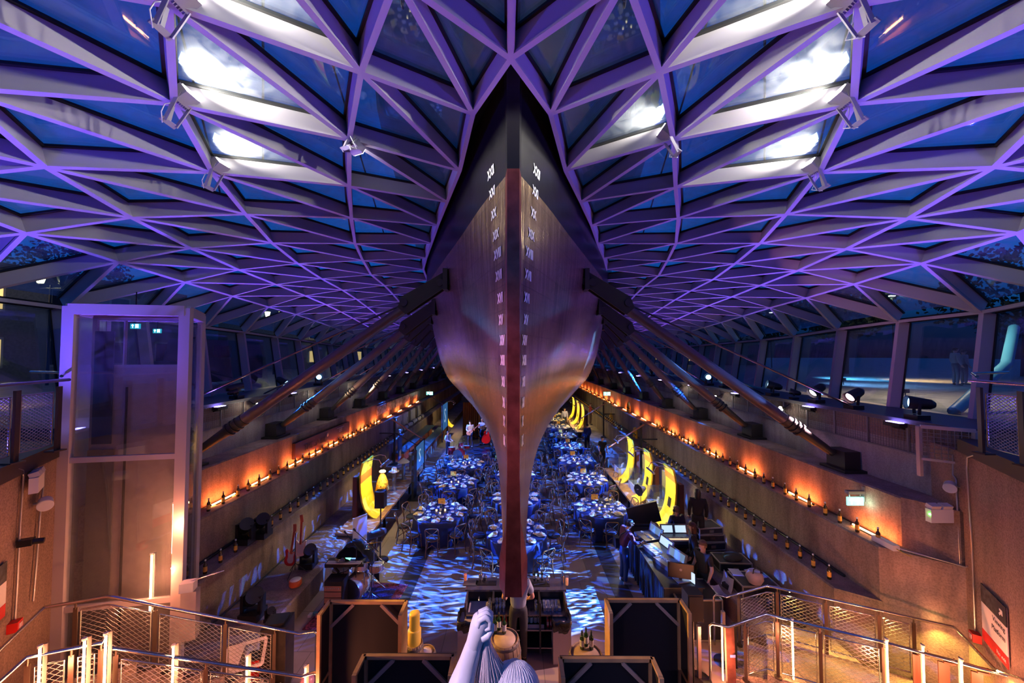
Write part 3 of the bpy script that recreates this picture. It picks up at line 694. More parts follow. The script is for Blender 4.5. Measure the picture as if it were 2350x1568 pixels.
# ---------------------------------------------------------------- LED tubes on the upper ledges
ORA = (1, .15, .025)
TUBE = mat('orange_led_tube', (1, .6, .3), .4, emit=(1, .36, .10), es=42)
def bx(c, d, m, name, parent, **k):
    g = G(); g.box(c, d, **k); return obj(name, g, m, parent)
RT = [7.67, 9.5, 11.6, 13.6, 15.6, 17.2, 19.1, 20.7, 22.3, 24.2, 26.3, 28, 29.7, 31.4, 33.1, 34.8, 36.5, 38.2, 40, 42]
LT = [9.35, 10.7, 12.4, 13.6, 15.0, 16.55, 18.1, 19.8, 21.7, 23.7, 25.9, 28.0]
for s, ys in ((1, RT), (-1, LT)):
    side = 'right' if s > 0 else 'left'
    for i, y in enumerate(ys):
        t = thing('led_tube', f'glowing orange LED tube lying on the upper {side} ledge, {nth(i)} from the viewer', 'light tube', (s * 7.24, y, 2.53), 0, 'orange LED tubes on the ledges')
        g = G(); g.tube((s * 7.24, y - .38, 2.565), (s * 7.24, y + .38, 2.565), .016, n=6); obj('diffuser', g, TUBE, t)
        g = G(); g.tube((s * 7.24, y - .42, 2.565), (s * 7.24, y - .38, 2.565), .022, n=8); g.tube((s * 7.24, y + .38, 2.565), (s * 7.24, y + .42, 2.565), .022, n=8); g.box((s * 7.24, y, 2.54), (.05, .5, .018)); obj('end_caps', g, BLK2, t)
        lamp('AREA', (s * 7.2, y, 2.61), 11 if y < 25 else 14, ORA, (s * 7.9, y, 3.1), .72, sizey=.03, parent=t)
    g = G(); g.path([(s * 7.33, 7.4 + k * 1.2, 2.545 + .008 * math.sin(k * 2.1)) for k in range(34)], .014, 5)
    tag(obj('power_cable', g, BLACK), f'black power cable running behind the orange tubes on the {side} ledge', 'cable')
    g = G(); g.path([(s * 6.9, 7.9 + k * 1.2, 1.57) for k in range(28)], .03, 6)
    tag(obj('conduit_pipe', g, mat('dark_pipe', (.03, .035, .04), .4, .4)), f'dark conduit pipe along the back of the lower {side} ledge', 'pipe')
# bottles standing along the ledges
def bottle(name, label, body, lab, cap, r=.037, h=.3, cat='bottle', cork=False):
    t = thing(name, label, cat)
    k = r / .037
    g = G(); g.lathe([(.02 * k, .0), (.036 * k, .004), (.037 * k, .02), (.037 * k, .6 * h), (.034 * k, .66 * h), (.018 * k, .74 * h), (.0145 * k, .79 * h), (.0145 * k, .93 * h), (.0 * k, .935 * h)], n=10); obj('glass_body', g, body, t, local=True)
    g = G(); g.lathe([(.0376 * k, .18 * h), (.0376 * k, .52 * h)], n=10); obj('paper_label', g, lab, t, local=True)
    g = G(); g.lathe([(.0165 * k, .9 * h), (.0165 * k, 1.0 * h), (0, 1.0 * h)], n=8); obj('cap', g, cap, t, local=True); return t
AMB = mat('amber_glass', (.05, .028, .004), .08, spec=.8); GRN = mat('green_glass', (.012, .045, .012), .08, spec=.8)
ORL = mat('orange_label', (.72, .36, .05), .5); WCAP = mat('white_cap', (.75, .75, .72), .4); CREAM = mat('cream_label', (.6, .55, .48), .6)
bp_ = Spread(bottle('whisky_bottle', 'x', AMB, ORL, WCAP))
RB = {(1, 'upper'): [y * .41 + 7.36 for y in range(28)] + [26.8 + .43 * k for k in range(38)],
      (1, 'lower'): [7.82 + .402 * k for k in range(27)] + [22.6 + .42 * k for k in range(40)],
      (-1, 'upper'): [8.75 + .425 * k for k in range(27)],
      (-1, 'lower'): [8.0 + .425 * k for k in range(28)]}
for (s, lv), ys in RB.items():
    side = 'right' if s > 0 else 'left'
    for i, y in enumerate(ys):
        z = 2.53 if lv == 'upper' else 1.54; xx = 7.09 if lv == 'upper' else 6.53
        bp_.put((s * xx + random.uniform(-.012, .012), y + random.uniform(-.03, .03), z), random.uniform(0, 6), f'dark whisky bottle with orange label, {nth(i)} from the near end of the {lv} {side} ledge', f'bottles lined up on the {lv} {side} ledge')

# ---------------------------------------------------------------- wall fittings
WPL = mat('white_plastic', (.72, .70, .70), .45); GAL = mat('galvanised_conduit', (.42, .40, .40), .35, .8); RED = mat('red_plastic', (.6, .015, .01), .4)
GREENE = mat('exit_green', (.1, .6, .45), .4, emit=(.25, 1, .75), es=2.2); WEM = mat('exit_white', (.9, .9, .9), .4, emit=(.9, 1, .95), es=4)
# exit sign at the right, projecting from the upper wall
p = at(1962, 1145, X=7.2)
t = thing('exit_sign', 'lit green running-man exit sign hung from a metal arm on the right wall', 'sign', tuple(p))
g = G(); g.box(p + Vector((0, 0, .14)), (.34, .1, .06)); g.box(p + Vector((.2, 0, .1)), (.06, .06, .3)); g.beam(p + Vector((-.13, 0, .02)), p + Vector((-.13, 0, .14)), .02, .02); g.beam(p + Vector((.1, 0, .02)), p + Vector((.1, 0, .14)), .02, .02); obj('bracket', g, GAL, t)
g = G(); g.box(p + Vector((0, 0, -.05)), (.34, .03, .17)); obj('panel', g, GREENE, t)
def running_man(p, sx, sz, out, parent, m=WEM):
    """white pictogram: door, arrow and figure"""
    M = facing(Vector(p), out); g = G()
    def q(a, b, w):
        a = Vector((a[0] * sx, a[1] * sz, 0)); b = Vector((b[0] * sx, b[1] * sz, 0)); d = (b - a).normalized(); n_ = Vector((-d.y, d.x, 0)) * w * sz / 2
        vs = [a - n_, b - n_, b + n_, a + n_]; g.add([M @ (v + Vector((0, 0, k))) for k in (0, .004) for v in vs], [(4, 5, 6, 7), (0, 3, 2, 1), (0, 1, 5, 4), (1, 2, 6, 5), (2, 3, 7, 6), (3, 0, 4, 7)])
    q((.12, -.4), (.12, .4), .1); q((.42, -.4), (.42, .4), .1); q((.1, .4), (.44, .4), .1)
    q((.26, .25), (.26, .1), .16); q((.26, .12), (.24, -.1), .14); q((.24, -.08), (.32, -.35), .1); q((.24, -.08), (.15, -.3), .1); q((.18, .08), (.36, .0), .07)
    q((-.25, -.35), (-.25, .3), .13); q((-.25, .38), (-.38, .1), .1); q((-.25, .38), (-.12, .1), .1)
    return obj('pictogram', g, m, parent)
running_man(p + Vector((0, -.016, -.05)), .34, .17, (0, -1, 0), t)
lamp('POINT', tuple(p + Vector((.05, -.12, -.05))), 2.5, (.3, 1, .75), None, .04, parent=t)
for (px, py, x_, s, w) in ((1393, 904, 6.9, .5, 'far along the right wall'), (986, 903, -6.6, .5, 'far along the left wall')):
    p = at(px, py, X=x_); t = thing('exit_sign', f'small lit green exit sign {w}', 'sign', tuple(p))
    bx(p, (.5, .04, .26), GREENE, 'panel', t); bx(p + Vector((0, 0, .17)), (.06, .06, .1), GAL, 'bracket', t); running_man(p - Vector((0, .022, 0)), .5, .26, (0, -1, 0), t)
# splayed wall helpers
def wallpt(s, u, z):   # u metres along the near splayed wall from its inner corner
    d = Vector((-1.05, -1.65, 0)).normalized(); return Vector((s * (7.75 + d.x * u), 6.5 + d.y * u, z))
WD = {s: Vector((s * -1.05, -1.65, 0)).normalized() for s in (-1, 1)}
WN = {s: Vector((-s * 1.65, 1.05, 0)).normalized() for s in (-1, 1)}
def onwall(s, px, py, off=0.):
    """hit of a pixel ray with the splayed wall"""
    n_ = WN[s]; d = ray(px, py); o = Vector((0, 0, H)); P0 = Vector((s * 7.75, 6.5, 0)) + n_ * off
    t_ = (P0 - o).dot(n_) / d.dot(n_); return o + d * t_
for s in (-1, 1):
    side = 'right' if s > 0 else 'left'
    g = G()
    if s > 0: pts = [(2235, 1045), (2220, 1050), (2219, 1075), (2231, 1250), (2238, 1452)]
    else: pts = [(40, 1076), (52, 1080), (54, 1095), (46, 1200), (40, 1330), (34, 1428)]
    g.path([onwall(s, *q, off=.03) for q in pts], .013, 6)
    tag(obj('conduit', g, GAL), f'thin galvanised conduit running down the {side} end wall to a red call point', 'conduit')
    g = G(); c = onwall(s, 2238 if s > 0 else 34, 1462 if s > 0 else 1437, .05); M = WN[s]
    t = thing('fire_call_point', f'small red fire call point on the {side} end wall', 'alarm', tuple(c)); g.box(c, (.13, .1, .13), rz=math.atan2(WD[s].y, WD[s].x)); obj('box', g, RED, t)
    g = G(); g.box(c + M * .052, (.07, .01, .07), rz=math.atan2(WD[s].y, WD[s].x)); obj('window', g, mat('pale_glass', (.7, .5, .5), .2), t)
# second pair of conduits with bell sounder
for s, pts in ((1, [(2187, 1045), (2187, 1090), (2194, 1100), (2204, 1310), (2200, 1318)]), (-1, [(101, 1080), (100, 1110), (92, 1180), (84, 1290), (76, 1380)])):
    side = 'right' if s > 0 else 'left'
    g = G(); g.path([onwall(s, *q, off=.04) for q in pts], .014, 6); tag(obj('conduit', g, GAL), f'conduit dropping from the white speaker drum on the {side} end wall', 'conduit')
    c = onwall(s, 2180 if s > 0 else 104, 1118 if s > 0 else 1157, .14)
    t = thing('speaker_drum', f'white cylindrical speaker drum on the {side} end wall', 'speaker', tuple(c)); ax = Vector((-s * .75, -.6, -.1)).normalized()
    g = G(); g.tube(c + ax * .07, c - ax * .11, .085, .08, 18); obj('shell', g, WPL, t)
    g = G(); g.tube(c + ax * .07, c + ax * .076, .079, .079, 18); obj('grille', g, mat('white_grille', (.6, .58, .58), .6), t)
    g = G(); g.tube(c - ax * .06, c - ax * .06 - WN[s] * .12, .02); obj('arm', g, GAL, t)
# emergency light boxes with twin lamps
for s, px, py in ((1, 2156, 1183), (-1, 84, 1108)):
    side = 'right' if s > 0 else 'left'
    c = at(px, py, Y=6.42) if s > 0 else onwall(s, px, py, .1)
    rz = .0 if s > 0 else math.atan2(WD[s].y, WD[s].x) + .2
    t = thing('emergency_light', f'white twin-headed emergency light box on the {side} end wall', 'light', tuple(c))
    g = G(); g.box(c, (.38, .09, .22), rz=rz); obj('box', g, WPL, t)
    for q in (-1, 1):
        g = G(); g.box(c + Vector((math.cos(rz) * q * .1, math.sin(rz) * q * .1, .15)), (.16, .1, .07), rz=rz, rx=.3); obj('lamp_head', g, mat('grey_lamp_head', (.55, .53, .55), .3), t)
    if s > 0:
        g = G(); g.ball(c + Vector((-.2, -.03, .03)), .012); obj('green_indicator', g, mat('green_led', (0, 1, 0), .3, emit=(.1, 1, .1), es=60), t)
        lamp('SPOT', tuple(c + Vector((-.22, -.05, .05))), 4, (.15, 1, .1), tuple(c + Vector((-1, .04, .08))), .01, 26, .5, parent=t)
# camera on the left wall, security camera dark
c = onwall(-1, 60, 1245, .09)
t = thing('wall_camera', 'small black camera bracketed to the left end wall', 'camera', tuple(c)); g = G(); g.box(c, (.14, .1, .09), rz=.5); g.tube(c, c + Vector((.13, .1, -.02)), .04, n=10); obj('body', g, BLK2, t)
# ledge conduits and pipe along the right return
g = G(); g.path([(7.15, 7.1, 2.57), (7.35, 6.9, 2.56), (7.72, 6.47, 2.56), (7.7, 6.42, 2.6)], .014, 6); tag(obj('conduit', g, GAL), 'thin conduit across the end of the upper right ledge', 'conduit')
c = Vector((7.1, 7.22, 2.53)); t = thing('power_supply', 'white rounded power supply at the near end of the right orange tubes', 'box', tuple(c))
g = G(); g.box(c + Vector((0, 0, .06)), (.12, .42, .1)); obj('case', g, WPL, t); g = G(); g.path([c + Vector((0, -.2, .05)), c + Vector((.03, -.3, .03)), c + Vector((.05, -.42, .02))], .01, 5); obj('lead', g, mat('yellow_lead', (.5, .35, .08), .5), t)
# "viewing platform" signs
def sign(s, A, B, label):
    """A top inner, B top outer pixels on the splayed wall"""
    a = onwall(s, *A, off=.02); b = onwall(s, *B, off=.02); out = WN[s]; w = (a - b).length; hgt = w * 1.25; xd = (b - a).normalized() * (1 if s > 0 else 1)
    right = Vector((0, 0, 1)).cross(out).normalized(); c = (a + b) / 2; c.z = max(a.z, b.z)
    t = thing('wall_sign', label, 'sign', tuple(c - Vector((0, 0, hgt)))); c2 = c - Vector((0, 0, hgt / 2)); M = facing(c2, out)
    def pan(x0, x1, y0, y1, m, name, d=0.):
        g = G(); g.add([M @ Vector((x, y, z)) for z in (0 + d, .012 + d) for x, y in ((x0, y0), (x1, y0), (x1, y1), (x0, y1))], [(0, 3, 2, 1), (4, 5, 6, 7), (0, 1, 5, 4), (1, 2, 6, 5), (2, 3, 7, 6), (3, 0, 4, 7)]); return obj(name, g, m, t)
    h2, w2 = hgt / 2, w / 2
    pan(-w2, w2, -h2, h2, mat('sign_white', (.8, .76, .76), .5), 'panel')
    pan(-w2, w2, h2 - hgt * .32, h2, mat('sign_picture', (.05, .05, .055), .5, noise=.9, nscale=14), 'picture_strip', .002)
    pan(w2 - w * .34, w2, h2 - hgt * .32, h2, mat('sign_dark', (.03, .03, .04), .5), 'arrow_panel', .004)
    pan(-w2, w2, -h2, -h2 + hgt * .2, mat('sign_red', (.62, .02, .02), .5), 'red_strip', .002)
    for tx, yy, sz, m in (('Viewing', .1, .12, mat('sign_ink', (.03, .03, .05), .6)), ('Platform', -.06, .12, MATS['sign_ink']), ('No exit', -.4, .09, WM)):
        vs, fs = text_mesh(tx, sz * hgt, M @ Matrix.Translation((w2 * .92, yy * hgt, .02)), .001, 'RIGHT'); g = G(); g.add(vs, fs); obj('lettering', g, m, t)
    g = G()
    for p0, p1 in (((-.05, -.06), (.05, .05)), ((.05, .06), (.05, -.04)), ((.06, .05), (-.04, .05))):
        g.beam(M @ Vector((w2 - w * .17 + p0[0] * w, h2 - hgt * .16 + p0[1] * w, .02)), M @ Vector((w2 - w * .17 + p1[0] * w, h2 - hgt * .16 + p1[1] * w, .02)), .016 * w / .6 * 1.6, .004, out)
    obj('arrow', g, WM, t)
sign(1, (2253, 1345), (2311, 1396), 'white, black and red sign reading Viewing Platform, No exit, on the right end wall')
a = onwall(-1, 14, 1288, .02); t = thing('wall_sign', 'edge of a picture sign with a red foot on the left end wall', 'sign', tuple(a - Vector((0, 0, .6))))
dd = -WD[-1]; out = WN[-1]
for nm, z0, z1, m in (('picture_strip', -.26, 0, MATS['sign_picture']), ('panel', -.55, -.26, MATS['sign_white']), ('red_strip', -.72, -.55, MATS['sign_red'])):
    g = G(); q = [a + Vector((0, 0, z0)), a + WD[-1] * .6 + Vector((0, 0, z0)), a + WD[-1] * .6 + Vector((0, 0, z1)), a + Vector((0, 0, z1))]; g.slab(q, out * .012); obj(nm, g, m, t)

# parapet end grille box on the right, beside the pillar
p = Vector((7.62, 6.62, 4.2)); t = thing('grille_box', 'pale framed wire grille box on top of the brown pillar at the right', 'vent', tuple(p))
g = G()
for x_ in (7.5, 8.02): g.beam((x_, 6.9 - (x_ - 7.5) * .8, 3.95 if x_ < 7.6 else 4.2), (x_, 6.9 - (x_ - 7.5) * .8, 4.86), .06, .06, (0, 1, 0))
g.beam((7.5, 6.9, 4.83), (8.02, 6.5, 4.83), .06, .06); g.beam((7.5, 6.9, 4.25), (8.02, 6.5, 4.25), .04, .04); obj('frame', g, mat('cream_frame', (.5, .42, .38), .5), t)
g = G()
for k in range(1, 8): g.beam((7.5 + k * .065, 6.9 - k * .05, 4.27), (7.5 + k * .065, 6.9 - k * .05, 4.83), .008, .008)
for k in range(1, 8): g.beam((7.5, 6.9, 4.26 + k * .07), (8.02, 6.5, 4.26 + k * .07), .008, .008)
obj('wire_mesh', g, GAL, t)

# ---------------------------------------------------------------- viewing balconies at both sides with dark rail posts
def mesh_panel(g, a, b, h, z0=None, step=.075, r=.0035):
    """diamond wire mesh between a and b (bottom corners), h tall"""
    a = Vector(a); b = Vector(b); L = (b - a).length; d = (b - a) / L; up = Vector((0, 0, 1)); n1 = int((L + h / .6) / step)
    for k in range(n1 + 1):
        for sg in (1, -1):
            u0 = k * step; u1 = u0 - h / .6; q0 = (u0, 0.); q1 = (u1, h)
            if u0 > L: q0 = (L, (u0 - L) * .6)
            if u1 < 0: q1 = (0, u0 * .6)
            if q0[1] > h or q1[1] < 0 or abs(q0[0] - q1[0]) < .01: continue
            if sg < 0: q0, q1 = (L - q0[0], q0[1]), (L - q1[0], q1[1])
            P = a + d * q0[0] + up * q0[1]; Q = a + d * q1[0] + up * q1[1]; g.beam(P, Q, r * 2, r * 2)
FASC = mat('bronze_fascia', (.05, .035, .03), .5, .3)
for s in (-1, 1):
    side = 'right' if s > 0 else 'left'
    g = G(); g.prism([(s * 7.75, 6.55), (s * 6.55, 4.7), (s * 5.6, 3.1), (s * 12, 3.1), (s * 12, 6.55)][::s], 4.5, 4.72)
    structure('trim_5' if s > 0 else 'trim_6', g, FASC)
    t = thing('balcony_railing', f'dark-posted balcony railing with wire mesh above the {side} end wall', 'railing', (s * 7.4, 5.8, 4.72))
    P = [Vector((s * 7.55, 6.0, 4.72)), Vector((s * 6.95, 5.15, 4.72)), Vector((s * 6.4, 4.25, 4.72)), Vector((s * 5.9, 3.3, 4.72))]
    if s > 0: P = [Vector((6.95, 5.55, 4.72)), Vector((6.75, 4.95, 4.72)), Vector((6.3, 4.1, 4.72))]
    else: P = [Vector((-6.95, 5.65, 4.72)), Vector((-6.75, 5.02, 4.72)), Vector((-6.3, 4.1, 4.72))]
    for p in P:
        g = G(); g.beam(p, p + Vector((0, 0, .98)), .12, .03, WN[s]); g.box(p + Vector((0, 0, .01)), (.16, .16, .02)); obj('post', g, FASC, t)
    P2 = [P[0] + (P[0] - P[1]) * .3] + P
    g = G(); g.path([p + Vector((0, 0, 1.07)) for p in P2], .024, 8); obj('handrail', g, CHROME, t)
    for a, b in zip(P, P[1:]):
        d = (b - a).normalized(); a2 = a + d * .08; b2 = b - d * .08
        g = G(); z0 = Vector((0, 0, .12)); z1 = Vector((0, 0, .9))
        for q0, q1 in ((a2 + z0, b2 + z0), (a2 + z1, b2 + z1), (a2 + z0, a2 + z1), (b2 + z0, b2 + z1)): g.tube(q0, q1, .011, n=6)
        fr_ = obj('panel_frame', g, CHROME, t); g = G(); mesh_panel(g, a2 + z0, b2 + z0, .78); obj('wire_mesh', g, GAL, fr_)
    g = G(); q = P[0] + Vector((s * 1.6, .9, 0))
    g.path([P[0] + Vector((s * .1, .12, 1.13)), P[0] + Vector((s * .5, .5, 1.16)), q + Vector((0, 0, 1.16))], .022, 8); obj('rear_handrail', g, CHROME, t)
p = at(125, 1046, Y=6.9); t = thing('orange_cover', 'orange-red metal cover under the left balcony beside the lift', 'panel', tuple(p)); bx(p, (.5, .1, .22), mat('orange_red_paint', (.55, .09, .02), .5), 'plate', t); bx(p + Vector((0, 0, .12)), (.54, .12, .03), mat('red_lip', (.4, .05, .02), .5), 'lip', t)

# ---------------------------------------------------------------- left wall: long sign, photo mural, lockers, benches
t = thing('long_sign', 'long dark wall sign above the left orange tubes with raised capitals', 'sign', (-7.33, 14.5, 2.67))
bx((-7.33, 14.5, 2.93), (.1, 4.1, .52), mat('sign_maroon', (.05, .02, .03), .35), 'board', t)
g = G(); vs, fs = text_mesh('THE SAVILL', .3, facing((-7.275, 13.75, 2.9), (1, 0, 0)), .004); g.add(vs, fs); obj('lettering', g, mat('dark_letter', (.015, .01, .015), .4), t)
g = G(); vs, fs = text_mesh('OT', .2, facing((-7.275, 15.7, 2.98), (1, 0, 0)), .004); g.add(vs, fs); obj('lettering', g, mat('silver_letter', (.35, .34, .45), .4), t)
g = G(); g.box((-7.275, 15.7, 3.1), (.006, .6, .02)); g.ball((-7.275, 14.6, 3.03), .08, 8, (.1, 1, 1)); obj('emblem', g, MATS['silver_letter'], t)
t = thing('photo_mural', 'strip of pictures fixed to the left wall above the far orange tubes', 'picture', (-7.36, 25, 2.85))
for k in range(6):
    y = 20.8 + k * 1.55; bx((-7.36, y, 3.1), (.05, 1.45, .5), mat('mural_%d' % (k % 3), [(.25, .22, .3), (.32, .2, .14), (.2, .22, .24)][k % 3], .4, noise=.95, nscale=5), 'picture', t)
t = thing('wall_lockers', 'row of white lockers below the far left orange tubes', 'locker', (-6.9, 24.5, 1.58))
LW = mat('locker_white', (.6, .55, .52), .5, noise=.15)
for k, y in enumerate([22.2, 23.5, 25.2, 26.9]):
    bx((-6.86, y, 2.02), (.16, 1.1 if k < 3 else .9, .9), LW, 'door', t)
    if k < 2: bx((-6.775, y + .35, 2.0), (.01, .05, .3), BLACK, 'slot', t)
for k in range(2):
    bx((-6.86, 24.35 + k * 1.7, 2.02), (.14, .5, .88), mat('locker_gap', (.04, .02, .02), .6), 'gap_panel', t)
t = thing('rolled_sail', 'long white rolled sail lying on the left ledge beyond the lockers', 'sail', (-6.65, 24, 1.54)); g = G(); g.path([(-6.62, 21.6 + k * .5, 1.68 + .03 * math.sin(k * 2)) for k in range(12)], [.12 + .02 * math.sin(k * 3) for k in range(12)], 10); obj('canvas', g, mat('canvas_white', (.6, .56, .54), .8, noise=.3), t)
g = G(); [g.tube((-6.62, 22 + k * 1.1, 1.68), (-6.62, 22.12 + k * 1.1, 1.68), .145, n=10) for k in range(5)]; obj('straps', g, BLACK, t)
for k, (z, y0, y1, w) in enumerate(((1.0, 19.5, 27, 'upper'), (.75, 20.5, 27.5, 'lower'))):
    t = thing('display_counter', f'{w} long dark counter with orange light painted below, at the far left', 'counter', (-5.9 + k * .6, 23, .52)); xx = -6.0 + k * .75
    bx((xx, (y0 + y1) / 2, z), (.6, y1 - y0, .06), mat('counter_top', (.06, .09, .11), .3), 'top', t)
    for j in range(6):
        y = y0 + .6 + j * 1.15; bx((xx + .02, y, (z + .5) / 2), (.45, .95, z - .56), mat('orange_lit_paint', (.5, .12, .05), .6, noise=.3), 'box', t)  # orange light under the counter is put into the box colour

# ---------------------------------------------------------------- timber decks and the yellow curved display boards
WOOD = mat('oak_deck', (.33, .17, .07), .5, noise=.35, nscale=6)
YEL = mat('yellow_board', (.85, .55, .03), .45, noise=.12, nscale=6); YELD = mat('orange_panel', (.75, .10, .02), .5); BRN = mat('brown_back', (.12, .03, .02), .5)
def deck(s, y0, y1, label):
    t = thing('timber_deck', label, 'platform', (s * 5, (y0 + y1) / 2, .52))
    bx((s * 4.95, (y0 + y1) / 2, .62), (1.1, y1 - y0, .07), WOOD, 'planks', t)
    g = G()
    for k in range(int((y1 - y0) / 1.6) + 1): g.box((s * 4.6, y0 + .2 + k * 1.6, .29), (.08, .08, .58))
    g.box((s * 4.5, (y0 + y1) / 2, .55), (.05, y1 - y0 - .1, .07)); obj('supports', g, BLK2, t)
deck(1, 11.6, 18.2, 'lit oak deck under the three near yellow display boards on the right')
deck(1, 26.5, 32.5, 'lit oak deck under the far yellow display boards on the right')
deck(-1, 11.6, 18.4, 'oak deck on the left carrying the yellow board and the hat posts')
def board(s, y, wd, label, deco=0, power=30, zb=.655):
    t = thing('curved_display', label, 'display', (s * 4.9, y, zb))
    prof = [(-.3, .0), (-.16, .04), (-.02, .15), (.1, .32), (.18, .55), (.23, .85), (.25, 1.15), (.25, 1.42), (.22, 1.65), (.17, 1.85)]
    g = G(); vs = []
    for th in (0, .05):
        for x_, z_ in prof:
            for yy in (-wd / 2, wd / 2): vs.append((s * (4.9 + x_ + th), y + yy, zb + z_ + (.0 if th == 0 else -.0)))
    m_ = len(prof); fs = []
    for i in range(m_ - 1):
        a = i * 2; b_ = m_ * 2 + a; fs += [(a, a + 1, a + 3, a + 2), (b_, b_ + 2, b_ + 3, b_ + 1), (a, a + 2, b_ + 2, b_), (a + 1, b_ + 1, b_ + 3, a + 3)]
    e_ = (m_ - 1) * 2; fs += [(e_, e_ + 1, m_ * 2 + e_ + 1, m_ * 2 + e_), (0, m_ * 2, m_ * 2 + 1, 1)]
    if s < 0: fs = [f[::-1] for f in fs]
    g.add(vs, fs); obj('curved_panel', g, YEL, t)
    bx((s * 5.35, y, zb + .7), (.14, wd, 1.35), BRN, 'back_box', t)
    def patch(i, j, y0, y1, m, nm):
        g = G(); P = [(s * (4.9 + prof[k][0] - .006), prof[k][1] + zb) for k in range(i, j + 1)]
        g.add([(x_, y + yy, z_) for x_, z_ in P for yy in (y0, y1)], [(2 * k, 2 * k + 1, 2 * k + 3, 2 * k + 2) for k in range(len(P) - 1)]); obj(nm, g, m, t)
    w_ = wd / 2
    if deco == 0: patch(7, 9, -w_, w_, mat('picture_green', (.30, .33, .05), .5, noise=.8, nscale=4), 'picture'); patch(6, 7, -w_, w_, YELD, 'title_band')
    if deco == 1: patch(4, 5, -w_ * .3, w_ * .3, BLACK, 'window_cutout'); patch(8, 9, -w_, w_, MATS['picture_green'] if 'picture_green' in MATS else YELD, 'picture'); patch(7, 8, -w_, w_, YELD, 'title_band')
    if deco == 2:
        g = G(); vs, fs = text_mesh('E7', .42, facing((s * (4.9 + .25), y, zb + 1.0), (-s, 0, -.05)) @ Matrix.Rotation(0, 4, 'Z'), .004); g.add(vs, fs); obj('lettering', g, BLACK, t)
    top = Vector((s * 5.02, y, zb + 1.87))
    lt = Vector((s * 4.5, y, zb + 1.72))
    g = G()
    for q in (-wd * .3, wd * .3): g.path([top + Vector((0, q, -.02)), top + Vector((-s * .22, q, .06)), top + Vector((-s * .42, q, .03)), lt + Vector((0, q, 0))], .014, 6)
    arm = obj('lamp_arm', g, CHROME, t); g = G(); g.tube(lt + Vector((0, -wd * .42, -.01)), lt + Vector((0, wd * .42, -.01)), .035, n=10); obj('lamp_shade', g, mat('lamp_shade_grey', (.45, .45, .5), .4, .4), arm)
    g = G(); g.box(lt + Vector((s * .03, 0, -.03)), (.025, wd * .75, .012)); obj('lamp_tube', g, mat('warm_lamp_tube', (1, .9, .6), .4, emit=(1, .85, .45), es=8), arm)
    lamp('AREA', tuple(lt + Vector((s * .05, 0, -.06))), power, (1, .82, .38), (s * 5.1, y, zb + .6), wd * .75, sizey=.05, parent=t)
board(-1, 13.1, .95, 'bright yellow curved display board with a lamp, alone at the front of the left deck', 0, 45)
board(1, 12.3, .75, 'yellow curved display board with a red title band, nearest on the right deck', 1, 45)
board(1, 14.3, .7, 'yellow curved display board in the middle of the three on the right deck', 1, 45)
board(1, 16.4, .7, 'yellow curved display board with large black characters, furthest of the near three', 2, 45)
board(1, 27.6, .9, 'far yellow curved board, nearest of the distant group on the right', 1, 60)
board(1, 29.6, .9, 'far yellow curved board, middle of the distant group on the right', 1, 60)
board(1, 31.8, .9, 'far yellow curved board, last of the distant group on the right', 2, 60)
board(-1, 28.5, 1.0, 'far yellow curved board behind the band on the left', 1, 60)
CASEG = glass_mat('case_glass', gloss=.15, dirt=.02)
for s, y, w in ((1, 13.25, 'nearest'), (1, 15.3, 'second'), (1, 17.5, 'third')):
    t = thing('display_case', f'glass display case with small objects between the right display boards, {w} from the viewer', 'case', (s * 5.1, y, .655))
    bx((s * 5.1, y, .8), (.6, .7, .28), mat('case_grey', (.4, .4, .36), .5), 'plinth', t); bx((s * 5.1, y, 1.2), (.55, .65, .5), CASEG, 'glass_cover', t)
    g = G(); [g.box((s * (5.0 + .06 * k), y - .2 + .13 * k, .97 + .02 * (k % 3)), (.08, .06, .06 + .04 * (k % 2)), rz=k) for k in range(5)]; obj('models', g, mat('model_white', (.6, .6, .58), .5), t)
    bx((s * 5.42, y, 1.35), (.06, .7, 1.3), mat('case_back', (.2, .2, .16), .6), 'back_panel', t)
# posts with hats and a globe on the left deck
STL = mat('post_steel', (.35, .33, .33), .3, .9)
def post(px, py, X, label, topf, zb=.655):
    p = at(px, py, X=X); p.z = zb; t = thing('display_post', label, 'display', tuple(p)); g = G(); g.tube(p, p + Vector((0, 0, .75)), .075, n=14); g.tube(p, p + Vector((0, 0, .02)), .14, n=16); obj('post', g, STL, t); topf(t, p + Vector((0, 0, .75)))
def brim(t, p):
    g = G(); g.lathe([(.2, 0), (.21, .015), (.11, .03), (.1, .15), (.07, .17), (0, .17)], tuple(p), 18); obj('brimmed_hat', g, mat('white_felt', (.75, .72, .72), .7), t)
def cone(t, p):
    g = G(); g.lathe([(.26, 0), (.2, .06), (.0, .2)], tuple(p), 18); obj('conical_hat', g, mat('white_felt', (.75, .72, .72), .7), t)
def cap(t, p):
    g = G(); g.lathe([(.12, 0), (.13, .05), (.1, .1), (0, .13)], tuple(p), 16); obj('round_cap', g, mat('white_felt', (.75, .72, .72), .7), t)
post(904, 1128, -4.85, 'steel post topped by a white brimmed hat on the left deck', brim); post(926, 1108, -4.85, 'steel post topped by a white conical hat on the left deck', cone); post(943, 1090, -4.85, 'steel post with a small flat white cap, furthest on the left deck', cap)
p = at(877, 1140, X=-4.75); p.z = .655; t = thing('figure_model', 'yellow patterned draped model with a white cap behind the speaker on the left deck', 'display', tuple(p))
g = G(); g.tube(p, p + Vector((0, 0, .8)), .06, n=10); obj('post', g, STL, t); g = G(); g.lathe([(.05, 0), (.24, .12), (.2, .4), (.12, .62), (.05, .72)], tuple(p + Vector((0, 0, .5))), 12); obj('drape', g, mat('yellow_pattern', (.7, .38, .05), .6, noise=.9, nscale=20), t)
